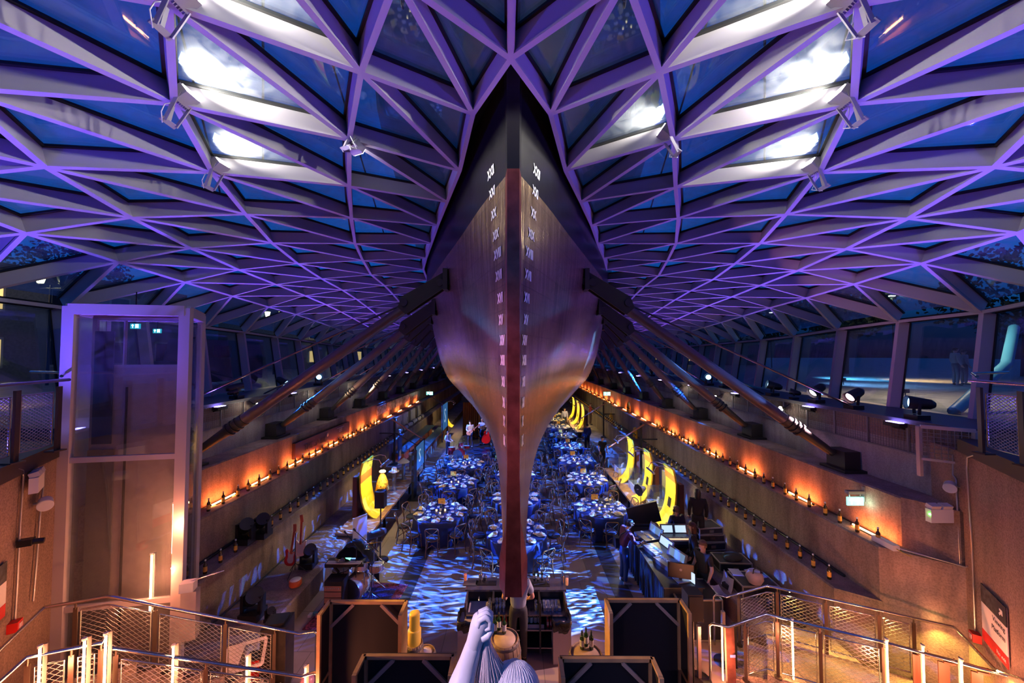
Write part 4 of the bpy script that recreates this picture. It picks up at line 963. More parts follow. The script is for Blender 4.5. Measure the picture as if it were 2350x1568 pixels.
g = G(); g.ball(p + Vector((0, 0, 1.27)), .11, 10, (1.2, 1, .6)); obj('white_cap_top', g, MATS['white_felt'], t)
# hanging blue graphic screens and their dark stands
def screen(X, Y0, Y1, z0, z1, label):
    c = Vector((X, (Y0 + Y1) / 2, (z0 + z1) / 2)); t = thing('graphic_screen', label, 'screen', (X, c.y, .655))
    bx(c, (.04, Y1 - Y0, z1 - z0), mat('screen_blue', (.02, .08, .2), .3, emit=(.04, .16, .4), es=.6), 'panel', t)
    g = G(); vs, fs = text_mesh('S', (z1 - z0) * .8, facing(c + Vector((.025, 0, .0)), (1, 0, 0)), .002); g.add(vs, fs); obj('white_figure', g, mat('screen_white', (.5, .6, .7), .5, emit=(.5, .7, .9), es=.6), t)
    g = G()
    for y in (Y0, Y1): g.beam((X, y, .62), (X, y, z1 + .1), .05, .05, (1, 0, 0))
    g.beam((X, Y0, z1 + .05), (X, Y1, z1 + .05), .04, .04); g.beam((X - .9, Y0 - .2, z1 + .75), (X, Y0 + .4, z1 + .03), .04, .04); obj('stand', g, BLK2, t)
screen(-4.35, 16.5, 18.1, .95, 2.0, 'blue lit graphic screen with a white figure at the end of the left deck')
screen(-4.5, 23.5, 25.4, 1.3, 2.9, 'smaller blue graphic screen far along the left side')
p = at(950, 1136, X=-4.25); t = thing('dark_panel', 'tall narrow black panel standing at the end of the left deck', 'panel', (p.x, p.y, 0)); bx((p.x, p.y, 1.0), (.1, .5, 2.0), BLACK, 'board', t); bx((p.x + .05, p.y, .03), (.5, .6, .06), BLACK, 'foot', t)
p = at(917, 1110, X=-5.9); t = thing('blue_banner', 'small tilted blue banner with white figures leaning on the left wall', 'banner', (p.x, p.y, .66)); bx((p.x, p.y, 1.35), (.05, .6, 1.2), mat('banner_blue', (.02, .06, .3), .4), 'cloth', t, rx=.15)
bx((p.x + .03, p.y - .05, 1.0), (.02, .25, .4), mat('banner_white', (.5, .5, .55), .5), 'print', t, rx=.15)
# spars on dark posts beside the walls
for s, px, py, w in ((1, 1472, 1010, 'near the yellow boards'), (1, 1385, 935, 'further back'), (-1, 905, 985, 'left of the lockers')):
    p = at(px, py, X=s * 6.1); t = thing('spar_post', f'black post with a slanting wooden spar on the {"right" if s > 0 else "left"}, {w}', 'post', (p.x, p.y, .52))
    g = G(); g.beam((p.x, p.y, .52), (p.x, p.y, 2.9), .09, .09, (0, 1, 0)); g.beam((p.x, p.y, 2.1), (p.x + s * .75, p.y, 2.1), .05, .05); g.box((p.x, p.y, .55), (.3, .3, .06)); obj('post', g, BLACK, t)
    g = G(); g.tube((p.x + s * .1, p.y - .1, 2.85), (p.x - s * 1.7, p.y - .6, 1.9), .04, .03, 8); obj('spar', g, mat('spar_wood', (.3, .13, .08), .5), t)
# life jackets on the right wall
for k, (px, py) in enumerate(((1446, 938), (1405, 962), (1461, 998))):
    X = 7.3 if k == 0 else 6.85; p = at(px, py, X=X); t = thing('life_ring', f'yellow horseshoe life buoy on the right wall, {["by the orange tubes", "left of the others", "nearest the spar"][k]}', 'life buoy', tuple(p))
    g = G(); g.path([p + Vector((-.08, math.sin(a) * .2, math.cos(a) * .36)) for a in [-2.3 + .46 * j for j in range(11)]], .07, 8); obj('foam', g, mat('buoy_yellow', (.75, .42, .02), .5), t)
    g = G(); g.tube(p + Vector((-.13, -.26, .05)), p + Vector((-.13, .26, .05)), .03); obj('strap', g, BLACK, t)
# ---------------------------------------------------------------- glass lift at the left
LFR = mat('lift_frame', (.62, .55, .54), .38, .2); LPN = mat('lift_panel', (.62, .50, .46), .33, .1, noise=.1, nscale=3)
LGL = glass_mat('lift_glass', gloss=.14, dirt=.035, clear=(.9, .9, .92))
zt = 7.0
a = at(163, 703, z=zt); b = at(428, 708, z=zt); c = at(463, 725, z=zt); d = a + (c - b)
t = thing('glass_lift', 'tall framed glass lift shaft standing at the left of the hall', 'lift', ((a.x + c.x) / 2, (a.y + c.y) / 2, 0))
def vpt(p, z): return Vector((p.x, p.y, z))
fu = (b - a); fu.z = 0; fu.normalize()
for q in (a, b, c, d):
    g = G(); g.beam(vpt(q, 0), vpt(q, zt), .17 if q in (a, b) else .1, .1, fu.cross(Vector((0, 0, 1))), -.05)
    if q in (a, b): g.beam(vpt(q, 0), vpt(q, zt), .05, .05, fu.cross(Vector((0, 0, 1))), -.1)
    obj('corner_post', g, LFR, t)
g = G()
for p0, p1 in ((a, b), (b, c), (c, d), (d, a)): g.beam(vpt(p0, zt - .14), vpt(p1, zt - .14), .12, .18)
obj('top_frame', g, LFR, t); g = G(); g.prism([(q.x, q.y) for q in (a, b, c, d)], zt - .02, zt + .04); obj('roof_panel', g, LPN, t)
for z in (4.38, 1.95):
    g = G(); g.beam(vpt(a, z), vpt(b, z), .06, .09); obj('transom', g, LFR, t)
bk0, bk1 = vpt(d, 0), vpt(c, 0); ins = (a - d) * .72; ins.z = 0
def strip(p0, p1, u0, u1, z0, z1, m, name, off=Vector((0, 0, 0)), th=.02):
    dv = p1 - p0; A = p0 + dv * u0 + off; B = p0 + dv * u1 + off; n_ = Vector((-dv.y, dv.x, 0)).normalized() * th
    g = G(); g.slab([vpt(A, z0), vpt(B, z0), vpt(B, z1), vpt(A, z1)], n_); return obj(name, g, m, t)
strip(vpt(a, 0), vpt(b, 0), .02, .98, .1, zt - .2, LGL, 'front_glass'); strip(vpt(b, 0), vpt(c, 0), .05, .95, 1.0, zt - .2, LGL, 'side_glass')
strip(bk0, bk1, 0.1, 1, 0, 5.95, LPN, 'back_panel', ins); strip(bk0, bk1, .1, 1, 6.85, 6.95, LPN, 'back_panel', ins)
strip(vpt(d, 0), vpt(a, 0), .05, .95, .05, 6.9, mat('lift_side_panel', (.30, .27, .27), .4, .3), 'side_panel')
for u0, u1, z0, z1 in ((.1, 1, 5.95, 6.0), (.1, 1, 6.8, 6.85), (.1, .14, 5.95, 6.85), (.96, 1, 5.95, 6.85), (.38, .395, 5.95, 6.85)):
    strip(bk0, bk1, u0, u1, z0, z1, LFR, 'window_frame', ins * 1.02, .05)
for u in (.42, .93): strip(bk0, bk1, u, u + .012, .4, 5.6, BLACK, 'guide_rail', ins * 1.05, .03)
strip(bk0, bk1, .13, .3, 4.6, 6.6, mat('lift_door_glass', (.05, .05, .09), .15), 'door_glass', ins * 1.04, .02)
strip(bk0, bk1, .1, .33, 1.0, 4.5, mat('lift_grey_panel', (.18, .17, .17), .4), 'inner_panel', ins * 1.04, .02)
p = at(432, 1345, Y=6.4); tt = thing('lift_controller', 'white control box with a rod at the foot of the lift', 'box', tuple(p)); bx(p, (.2, .15, .15), WPL, 'box', tt, rz=.3)
g = G(); g.tube(p + Vector((0, 0, .06)), p + Vector((.45, .2, .14)), .012); obj('rod', g, CHROME, tt); bx(p + Vector((0, .05, -.5)), (.22, .15, .8), LPN, 'cabinet', tt, rz=.3)
# two hanging running-man signs seen through the lift
for k, (px, py) in enumerate(((311, 749), (361, 760))):
    p = at(px, py, Y=8.0 + k * 1.5); t = thing('exit_sign', f'lit green exit sign hanging beyond the lift window, the {"left larger" if k == 0 else "right smaller"} one', 'sign', tuple(p))
    bx(p, (.2, .03, .11), mat('exit_teal', (.02, .25, .3), .4, emit=(.02, .5, .6), es=1.3), 'panel', t); running_man(p - Vector((0, .017, 0)), .18, .1, (0, -1, 0), t); bx(p + Vector((0, 0, .4)), (.015, .015, .7), BLK2, 'rod', t)

# ---------------------------------------------------------------- stairs with tubular handrails
GRIT = concrete('grit_steps', (.55, .42, .30), (.34, .24, .18), speck=.5)
LEDW = mat('led_tube_warm', (1, .8, .5), .4, emit=(1, .50, .20), es=40)
def rail(name, pts, label, posts, low=.12, side=1, r=.024, endpost=True, mid=None, mesh=True):
    """pts: top-rail points; posts: fractions along (segment, t)"""
    o0 = vpt(pts[0], pts[0].z - 1.07); t = thing(name, label, 'railing', tuple(o0))
    g = G(); L = list(pts)
    if endpost: L = [vpt(pts[0], pts[0].z - 1.05)] + [vpt(pts[0], pts[0].z - .05)] + [pts[0] + (pts[1] - pts[0]).normalized() * .05] + L[1:]
    g.path(L, r, 8); obj('handrail', g, CHROME, t)
    P = []
    for (sg, u) in posts:
        p = pts[sg].lerp(pts[sg + 1], u); P.append((sg + u, p))
        g = G(); g.tube(p, p - Vector((0, 0, .1)), .012); g.beam(p - Vector((0, 0, .08)), p - Vector((0, 0, 1.05)), .05, .014, (pts[sg + 1] - pts[sg]).cross(Vector((0, 0, 1))), -.007)
        g.tube(p - Vector((0, 0, 1.05)), p - Vector((0, 0, 1.03)), .06, n=12); obj('post', g, DSTEEL, t)
    for (i0, p0), (i1, p1) in zip(P, P[1:]):
        # follow the bend of the rail between posts
        mids = [pts[k] for k in range(len(pts)) if i0 < k < i1]; seq = [p0] + mids + [p1]
        g = G()
        dn = Vector((0, 0, -.12)); db = Vector((0, 0, -.95)); e0 = (seq[1] - seq[0]).normalized() * .06; e1 = (seq[-1] - seq[-2]).normalized() * .06
        sq = [seq[0] + e0] + seq[1:-1] + [seq[-1] - e1]
        g.path([q + dn for q in sq], .012, 6); g.path([q + db for q in sq], .012, 6)
        for q in (sq[0], sq[-1]): g.tube(q + dn, q + db, .008, n=6)
        fr_ = obj('panel_frame', g, CHROME, t)
        if mesh:
            g = G()
            for q0, q1 in zip(sq, sq[1:]):
                L_ = (q1 - q0).length; n1 = int((L_ + 1.4) / .105); sl = (q1.z - q0.z) / max(L_, .01)
                for k in range(n1):
                    for sg in (1, -1):
                        u0 = k * .105; u1 = u0 - .83 * 1.6; v0, v1 = 0., .83
                        if u0 > L_: v0 = (u0 - L_) / 1.6; u0 = L_
                        if u1 < 0: v1 = v1 + u1 / 1.6; u1 = 0.
                        if v1 <= v0: continue
                        if sg < 0: u0, u1 = L_ - u0, L_ - u1
                        A_ = q0.lerp(q1, u0 / L_) + db + Vector((0, 0, v0)); B_ = q0.lerp(q1, u1 / L_) + db + Vector((0, 0, v1)); g.beam(A_, B_, 0.0045, .0045)
            obj('wire_mesh', g, GAL, fr_)
    return t
def led(px, py, z, label, L=1.0, e=42, col=(1, .30, .14), thick=.024):
    p = at(px, py, z=z); t = thing('led_light_tube', label, 'light tube', tuple(p - Vector((0, 0, L))))
    g = G(); g.tube(p, p - Vector((0, 0, L)), thick * .5, n=8); obj('diffuser', g, LEDW, t)
    bx(p + Vector((.016, .04, -L / 2)), (.035, .02, L + .04), mat('white_batten', (.14, .12, .11), .4), 'batten', t, rz=.6)
    g = G(); g.tube(p, p + Vector((0, 0, .03)), .025, n=8); obj('end_cap', g, WPL, t)
    dd = (Vector((0, 0, H)) - p); dd.z = 0; dd.normalize()
    lamp('POINT', tuple(p + dd * .3 - Vector((0, 0, L * .4))), e, col, None, .03, parent=t)
U = [at(1638, 1364, z=1.07), at(1668, 1371, z=1.07), at(1760, 1345, z=1.55), at(1776, 1348, z=1.55), at(2190, 1440, z=1.55)]
rail('handrail', U, 'upper steel handrail with wire mesh along the back of the right landing', [(1, .3), (3, .02), (3, .32), (3, .62), (3, .8)])
U2 = [at(2190, 1440, z=1.55), onwall(1, 2283, 1537, .08), onwall(1, 2350, 1561, .1)]
g = G(); g.path(U2, .022, 8); tag(obj('wall_handrail', g, CHROME), 'steel handrail fixed to the right end wall below the sign', 'handrail')
Lr = [at(1628, 1430, z=1.07), at(1672, 1440, z=1.07), at(1758, 1410, z=1.55), at(2030, 1475, z=1.55), at(2330, 1556, z=1.55), at(2352, 1580, z=1.5)]
rail('handrail', Lr, 'lower steel handrail with wire mesh along the front of the right landing', [(1, .45), (2, .1), (2, .48), (2, .99)])
TB = mat('brown_post', (.16, .055, .03), .45, .2)
t = thing('stair_posts', 'row of brown flat posts carrying the handrail at the bottom right', 'railing', tuple(at(2110, 1560, z=.5)))
for px, py in ((2107, 1505), (2166, 1522), (2243, 1545)):
    p = at(px, py, z=1.42); g = G(); g.beam(p, p - Vector((0, 0, .92)), .12, .03, (.5, .86, 0)); g.beam(p, p + Vector((.12, -.05, 0)), .03, .03); g.tube(p + Vector((.12, -.05, 0)), p + Vector((.11, -.04, .1)), .01); obj('post', g, TB, t)
def xy(p): return (p.x, p.y)
u0, u1, l0, l1 = U[2], U[4], Lr[2], Lr[4]
g = G(); g.prism([xy(l0), xy(l1), (7.1, 5.2), xy(u1), xy(u0)], 0, .5)
g.prism([xy(l1), (6.2, 4.0), (6.85, 4.9), (7.1, 5.2)], 0, .95)
o = obj('stair_landing', g, [GRIT]); o['kind'] = 'structure'; o.name = 'trim_7'
g = G(); s0, s1 = Lr[1].lerp(Lr[2], .1), U[1].lerp(U[2], .1); e0, e1 = l0, u0
for k in range(2):
    f = (k + 1) / 3.; A_, B_ = s0.lerp(e0, f - .33), s1.lerp(e1, f - .33); g.prism([xy(A_), xy(e0), xy(e1), xy(B_)], 0, .167 * (k + 1))
o = obj('trim_8', g, [GRIT]); o['kind'] = 'structure'
w_ = ['at the foot of the right stair', 'standing in front of the yellow-lit landing', 'at the joint of the right handrail', 'first beyond the joint of the right handrail', 'second beyond the joint of the right handrail', 'at the bottom right corner']
for (px, py, z), w in zip(((1657, 1437, 1.05), (1818, 1424, 1.55), (2035, 1471, 1.6), (2118, 1485, 1.64), (2206, 1517, 1.64), (2322, 1542, 1.64)), w_):
    led(px, py, z, 'glowing warm LED tube standing upright ' + w)
# handrail spots pour yellow light on the landing
for k, (px, py) in enumerate(((1812, 1358), (1922, 1382), (2023, 1402), (2148, 1430), (2290, 1541))):
    p = at(px, py, z=1.5) if k < 4 else onwall(1, px, py, .12); t = thing('handrail_spot', f'tiny yellow spotlight under the upper right handrail, {ORD[k] if k else "leftmost"} of five', 'light', tuple(p), 0, 'handrail spots')
    g = G(); g.ball(p, .014, 8); obj('lens', g, mat('yellow_spot_lens', (1, .9, .4), .3, emit=(1, .75, .2), es=120), t)
    lamp('SPOT', tuple(p - Vector((0, 0, .03))), 80 if k < 4 else 25, (1, .62, .10), tuple(p + Vector((-.1, -.55, -1.2))), .02, 130, .7, parent=t)
# two tubes added inside the lift shaft to brighten its panels
for px, py, yy, w, L_ in ((348, 1274, 6.42, 'added inside the lift near its middle', .95), (399, 1156, 6.5, 'added inside the lift against its right edge', .85)):
    p = at(px, py, Y=yy); led(px, py, p.z, 'glowing warm LED tube standing upright ' + w, L=L_, e=26)
# left stair
V = [at(727, 1448, z=1.07), at(687, 1455, z=1.07), at(262, 1371, z=2.57), at(245, 1370, z=2.57), at(100, 1395, z=2.57), at(0, 1492, z=2.57), at(-90, 1580, z=2.6)]
rail('handrail', V[:5], 'upper steel handrail with wire mesh beside the lift on the left stair', [(1, .16), (1, .45), (1, .81), (3, .5)])
g = G(); g.path(V[4:], .022, 8); tag(obj('wall_handrail', g, CHROME), 'steel handrail fixed to the left end wall', 'handrail')
Vl = [at(730, 1541, z=1.07), at(691, 1553, z=1.07), at(250, 1487, z=2.45)]
rail('handrail', Vl, 'lower steel handrail on the near side of the left stair', [(1, .18), (1, .55), (1, .97)])
Vf = [at(243, 1462, z=2.62), at(236, 1474, z=2.58), at(60, 1510, z=2.6), at(-40, 1600, z=2.6)]
rail('handrail', Vf, 'brass-lit handrail with dark flat posts at the bottom left corner', [(1, .02), (1, .42), (1, .98)], endpost=False)
g = G(); A0, B0 = Vl[1], V[1]; A1, B1 = Vl[2], V[2]
for k in range(9):
    f = k / 9.; g.prism([xy(A0.lerp(A1, f)), xy(A0.lerp(A1, f + .13)), xy(B0.lerp(B1, f + .13)), xy(B0.lerp(B1, f))], max(0, .167 * k - .05), .167 * (k + 1))
g.prism([xy(A1), (-4.9, 4.3), (-6.2, 4.15), (-6.9, 5.0), xy(V[4]), xy(B1)], 0, 1.5); g.prism([(-4.9, 4.3), (-4.3, 3.4), (-5.8, 3.2), (-6.2, 4.15)], 0, 1.85)
o = obj('trim_9', g, [GRIT]); o['kind'] = 'structure'
w_ = ['on the near handrail in front of the lift', 'further down the near left handrail', 'at the foot of the left stair', 'at the far bottom left', 'second from the bottom left corner', 'behind the bend of the bottom left handrail']
for (px, py, z), w in zip(((398, 1485, 2.2), (567, 1507, 1.55), (701, 1532, 1.1), (92, 1487, 2.7), (194, 1470, 2.7), (243, 1458, 2.68)), w_): led(px, py, z, 'glowing warm LED tube standing upright ' + w, e=40)
p = at(705, 1565, z=.45); t = thing('balloon', 'purple-pink balloon-like globe at the foot of the left stair', 'balloon', tuple(p)); g = G(); g.ball(p, .12, 14); obj('globe', g, mat('pink_globe', (.45, .2, .3), .3), t)
# black flight trunk and cardboard arrow by the left stair
p = at(640, 1432, z=1.25); t = thing('upright_trunk', 'tall upright black trunk with handles beyond the left stair', 'case', (p.x - .05, p.y, 0)); bx((p.x - .08, p.y + .1, .63), (.42, .42, 1.2), mat('worn_black', (.018, .013, .012), .5, noise=.5), 'body', t, rz=.2)
g = G(); g.tube((p.x + .12, p.y - .06, .5), (p.x + .12, p.y - .06, .7), .012); obj('handle', g, BLK2, t); bx((p.x - .08, p.y + .1, 1.25), (.3, .3, .05), BLK2, 'lid', t, rz=.2)
p = at(562, 1508, z=.9); t = thing('framed_board', 'pale framed board leaning behind the mesh of the left stair', 'frame', (p.x, p.y, 0)); M = facing(p, (.2, -1, .5))
g = G(); vv = [(-.3, -.2), (.3, -.13), (.3, .24), (-.3, .15)]
for i in range(4):
    A_ = M @ Vector((*vv[i], 0)); B_ = M @ Vector((*vv[(i + 1) % 4], 0)); g.beam(A_, B_, .05, .02, (0, -1, .5))
obj('frame', g, mat('pale_frame', (.6, .55, .6), .5), t); g = G(); g.add([M @ Vector((*v, 0)) for v in ((-.3, -.2), (-.1, -.17), (-.02, .19), (-.3, .15))] + [M @ Vector((*v, .01)) for v in ((-.3, -.2), (-.1, -.17), (-.02, .19), (-.3, .15))], [(0, 1, 2, 3), (7, 6, 5, 4)]); obj('picture', g, MATS['pale_frame'], t)
p = at(590, 1535, z=.5); t = thing('red_cabinet', 'red fire extinguisher cabinet low behind the left stair', 'box', (p.x, p.y, 0)); bx((p.x, p.y, .45), (.25, .2, .55), RED, 'body', t, rz=.4); bx((p.x, p.y, .74), (.27, .22, .04), BLK2, 'lid', t, rz=.4)
# signpost B at the right stair foot and leaning boards
p = at(1680, 1545, z=.3); t = thing('timber_beam', 'brown timber board standing on end by the right stair foot', 'board', (p.x, p.y, 0)); g = G(); g.beam((p.x, p.y, 0), (p.x + .03, p.y + .1, 1.05), .16, .06, (0, 1, 0)); obj('plank', g, mat('mahogany_board', (.2, .07, .05), .45, noise=.3), t)
g = G(); g.box((p.x + .02, p.y - .0, .6), (.1, .004, .05)); obj('blue_sticker', g, mat('blue_sticker', (.2, .3, .8), .4), t)
p = at(1705, 1555, z=.2); t = thing('floor_sign', 'slim black sign post with a white letter on its foot', 'sign', (p.x, p.y, 0)); bx((p.x, p.y + .25, .5), (.07, .05, 1.0), BLK2, 'post', t); bx((p.x + .0, p.y, .12), (.2, .14, .02), BLK2, 'foot_plate', t, rx=.4)
g = G(); vs, fs = text_mesh('B', .12, facing((p.x, p.y, .14), (0, -.7, 1), Vector((0, 1, 0))), .002); g.add(vs, fs); obj('letter', g, WM, t)

# ---------------------------------------------------------------- scenery flats, seen from the back
TIM = mat('pine_timber', (.50, .30, .13), .55, noise=.2, nscale=4); FLB = mat('flat_black_cloth', (.006, .006, .009), .8); TIM2 = mat('pale_brace', (.42, .30, .22), .6)
def flat(x0, x1, Y, h, dep, label):
    t = thing('scenery_flat', label, 'flat', ((x0 + x1) / 2, Y, 0)); cx = (x0 + x1) / 2; w = x1 - x0
    bx((cx, Y + .02, h / 2), (w, .015, h), FLB, 'black_panel', t)
    g = G(); g.box((cx, Y - .015, h - .02), (w, .05, .05)); g.box((cx, Y - .015, .1), (w, .05, .05))
    for x_ in (x0 + .025, x1 - .025): g.box((x_, Y - .015, h / 2), (.05, .05, h))
    obj('frame', g, TIM, t)
    for s in (-1, 1):
        xe = x0 if s < 0 else x1
        g = G(); g.box((xe, Y - dep / 2, h / 2), (.03, dep, h)); wg = obj('wing_panel', g, FLB, t)
        g = G(); g.box((xe, Y - dep - .01, h / 2), (.055, .05, h)); g.box((xe, Y - dep / 2, h - .015), (.055, dep, .04)); g.box((xe + s * .02, Y - dep / 2, h / 2), (.012, dep - .04, h - .02)); g.box((xe, Y - dep / 2, h * .42), (.05, dep, .05)); obj('wing_frame', g, TIM, t)
        g = G(); g.beam((xe - s * .04, Y - .05, h - .42), (xe - s * .42, Y - .05, h - .05), .05, .03, (0, 1, 0)); obj('corner_brace', g, TIM2, t)
def fx(px, py): return at(px, py, z=2.0)
q = fx(757, 1378), fx(933, 1378); flat(q[0].x, q[1].x, q[0].y, 2.0, .33, 'tall black-backed timber flat with gold-lit edges at the left of the bar')
q = fx(1390, 1374), fx(1560, 1374); flat(q[0].x, q[1].x, q[0].y, 2.0, .33, 'tall black-backed timber flat with green-gold edges at the right of the bar')
q = fx(836, 1502), fx(1042, 1502); flat(q[0].x, q[1].x, q[0].y, 2.0, .31, 'lower-set black-backed timber flat left of the statue')
q = fx(1285, 1508), fx(1496, 1508); flat(q[0].x, q[1].x, q[0].y, 2.0, .31, 'lower-set black-backed timber flat with blue-lit edge right of the statue')

# ---------------------------------------------------------------- barrels, wine and candles
OAK = mat('barrel_oak', (.26, .16, .09), .6, noise=.35, nscale=5); HOOP = mat('barrel_hoop', (.22, .19, .17), .5, .5); HEAD = mat('barrel_head', (.48, .33, .2), .6, noise=.3, nscale=3)
def barrel(x, y, r, h, label):
    t = thing('oak_barrel', label, 'barrel', (x, y, 0)); g = G()
    n = 20; prof = [(r * .84, 0), (r * .95, h * .2), (r, h * .5), (r * .95, h * .8), (r * .84, h), (r * .78, h), (r * .78, h - .03)]
    g.lathe(prof, (x, y, 0), n); 
    for k in range(n):
        a_ = 2 * math.pi * k / n; pts = [(x + math.cos(a_) * q_ * 1.003, y + math.sin(a_) * q_ * 1.003, z_) for q_, z_ in prof[:5]]
        g.path(pts, .004, 4)
    obj('staves', g, OAK, t)
    for z_, k in ((.06, .87), (.25, .965), (.75, .965), (.94, .87)): g = G(); g.lathe([(r * k + .004, z_ * h - .025), (r * k + .012, z_ * h), (r * k + .004, z_ * h + .025)], (x, y, 0), 24); obj('hoop', g, HOOP, t)
    g = G(); g.lathe([(.0, h - .035), (r * .79, h - .035), (r * .79, h - .02), (0, h - .02)], (x, y, 0), 24); obj('head', g, HEAD, t); return t
WINE = Spread(bottle('wine_bottle', 'x', GRN, CREAM, BLACK, r=.04, h=.32))
p = at(1158, 1463, z=.95); barrel(p.x, p.y, .31, .95, 'oak barrel behind the raised arm of the statue, holding three bottles')
for k, (px, py, w) in enumerate(((1136, 1452, 'leftmost, with a yellow collar'), (1145, 1445, 'middle, dark'), (1157, 1453, 'right, green'))):
    q = at(px, py, z=.935); WINE.put((q.x, q.y, .93), k, f'wine bottle on the barrel behind the statue arm, {w}', 'wine bottles on the left barrel')
p = at(1345, 1500, z=.92); barrel(p.x, p.y, .34, .92, 'oak barrel with three wine bottles beside the right flats')
for k, (px, py, w) in enumerate(((1336, 1489, 'leftmost'), (1345, 1482, 'middle, set back'), (1357, 1489, 'rightmost'))):
    q = at(px, py, z=.905); WINE.put((q.x, q.y, .90), k, f'dark wine bottle with pale label on the right barrel, {w}', 'wine bottles on the right barrel')
p = at(951, 1474, z=1.05); barrel(p.x, p.y, .17, 1.05, 'narrow dark barrel under the stacked yellow candles'); CAND = mat('yellow_wax', (.85, .50, .08), .5, emit=(1, .45, .05), es=.12)
t = thing('stacked_candle', 'two stacked yellow drum candles on the narrow barrel', 'candle', (p.x, p.y, 1.03)); g = G(); g.lathe([(.11, 1.03), (.115, 1.05), (.115, 1.27), (.1, 1.29), (0, 1.29)], (p.x, p.y, 0), 24); obj('lower_drum', g, CAND, t)
g = G(); g.lathe([(.09, 1.29), (.092, 1.31), (.092, 1.54), (.088, 1.56), (0, 1.56)], (p.x, p.y, 0), 24); obj('upper_drum', g, CAND, t)
p = at(975, 1500, z=.85); barrel(p.x, p.y + .05, .2, .85, 'pale barrel half hidden behind the candle barrel')

# ---------------------------------------------------------------- the bar under the keel
BST = mat('bar_steel', (.30, .27, .30), .25, .9); BDK = mat('bar_dark', (.02, .018, .02), .4)
xa, xb = at(1068, 1395, Y=7.75).x, at(1300, 1395, Y=7.75).x; cx = (xa + xb) / 2; w = xb - xa
t = thing('mobile_bar', 'steel mobile bar seen from the working side beneath the keel', 'bar', (cx, 8.1, 0))
bx((cx, 8.35, 1.10), (w + .1, .42, .04), BST, 'counter_top', t); bx((cx, 8.55, .56), (w, .03, 1.1), BDK, 'front_panel', t)
bx((cx, 7.97, .85), (w, .44, .03), BST, 'worktop', t); bx((cx, 8.18, .975), (w, .02, .22), BDK, 'splashback', t)
for k, x_ in enumerate((xa, xa + w * .27, xa + w * .5, xa + w * .74, xb)): bx((x_, 8.15, .6), (.035, .82, 1.0), BDK if 0 < k < 4 else BST, 'divider', t)
bx((cx, 8.1, .55), (w, .7, .025), BST, 'shelf', t); bx((cx, 8.1, .2), (w, .7, .025), BST, 'shelf', t)
g = G(); [g.box((x_, y_, .1), (.05, .05, .2)) for x_ in (xa + .03, cx, xb - .03) for y_ in (7.8, 8.45)]; obj('legs_frame', g, BST, t)
bx((xa + .3, 7.97, .872), (.5, .34, .02), mat('cutting_board', (.6, .55, .58), .4), 'cutting_board', t); bx((xb - .28, 8.0, .9), (.36, .3, .06), mat('ice_well', (.55, .55, .62), .2, .5), 'ice_well', t)
g = G(); g.path([(xa + .25, 8.14, .9), (xa + .25, 8.14, 1.0), (xa + .25, 8.05, 1.02), (xa + .25, 8.0, .98)], .012, 6); obj('tap', g, CHROME, t)
TG = glass_mat('clear_glassware', gloss=.35, dirt=.06, dcol=(.8, .8, .9), clear=(.92, .93, .95))
def tumbler(name, label, prof, m=TG, liq=None):
    t = thing(name, label, 'glass'); g = G(); g.lathe(prof, n=10); obj('glass_wall', g, m, t, local=True)
    g = G(); g.lathe([(.0, .002), (prof[0][0], .002), (prof[0][0], .014), (0, .014)], n=10); obj('base', g, m if liq is None else liq, t, local=True); return t
HB_ = Spread(tumbler('highball_glass', 'x', [(.028, 0), (.033, .15), (.031, .15), (.027, .015)]))
k = 0
for i in range(5):
    for j in range(3): HB_.put((cx - .55 + i * .075, 7.82 + j * .1, .866), 0, f'tall clear glass on the bar worktop left of the bartender, {ORD[k] if k else "first"} in the block', 'tall glasses on the bar'); k += 1
for i in range(6):
    for j in range(2): HB_.put((cx + .42 + i * .085, 7.84 + j * .12, .866), 0, f'tall clear glass on the bar worktop right of the bartender, {ORD[k - 15] if k > 15 else "first"} in the block', 'tall glasses on the bar'); k += 1
RED_B = mat('red_drink', (.45, .02, .03), .12, spec=.8); PINK = mat('pink_label', (.7, .35, .35), .5)
SB = Spread(bottle('mixer_bottle', 'x', RED_B, PINK, mat('red_cap', (.5, .05, .05), .4), r=.028, h=.22))
k = 0
for gx, zz, nx, ny in ((cx - .58, .565, 4, 2), (cx - .27, .565, 3, 2), (cx + .66, .565, 4, 2), (cx + .86, .215, 3, 2)):
    for i in range(nx):
        for j in range(ny): SB.put((gx + i * .075, 7.84 + j * .12, zz), 0, f'small red mixer bottle on the bar shelves, {nth(k) if k else "first"} from the left', 'red mixer bottles in the bar'); k += 1
for i in range(5): WINE.put((cx + .15 + i * .085, 7.9, .565), i, f'spirit bottle on the middle bar shelf, {["first", "second", "third", "fourth", "fifth"][i]} from the left', 'spirit bottles in the bar')
bx((cx + .33, 7.8, .6), (.5, .02, .07), mat('crate_grey', (.35, .32, .36), .5), 'crate_front', t)
SHK = mat('shaker_steel', (.7, .68, .68), .12, 1.)
def shaker(px, py, label, h=.26):
    p = at(px, py, z=1.12); t = thing('cocktail_shaker', label, 'shaker', tuple(p)); g = G(); g.lathe([(.035, 0), (.045, h * .6), (.045, h * .62), (.03, h * .8), (.02, h * .85), (.02, h), (0, h)], tuple(p), 14); obj('tin', g, SHK, t)
    g = G(); g.lathe([(.046, h * .58), (.048, h * .6), (.046, h * .64)], tuple(p), 14); obj('rim', g, SHK, t)
shaker(1103, 1336, 'tall steel cocktail shaker at the left of the bar top'); shaker(1113, 1333, 'small steel jigger tin beside the left shaker', .14); shaker(1291, 1340, 'tall steel cocktail shaker near the right end of the bar top'); shaker(1256, 1341, 'short steel mixing tin on the right of the bar top', .17)
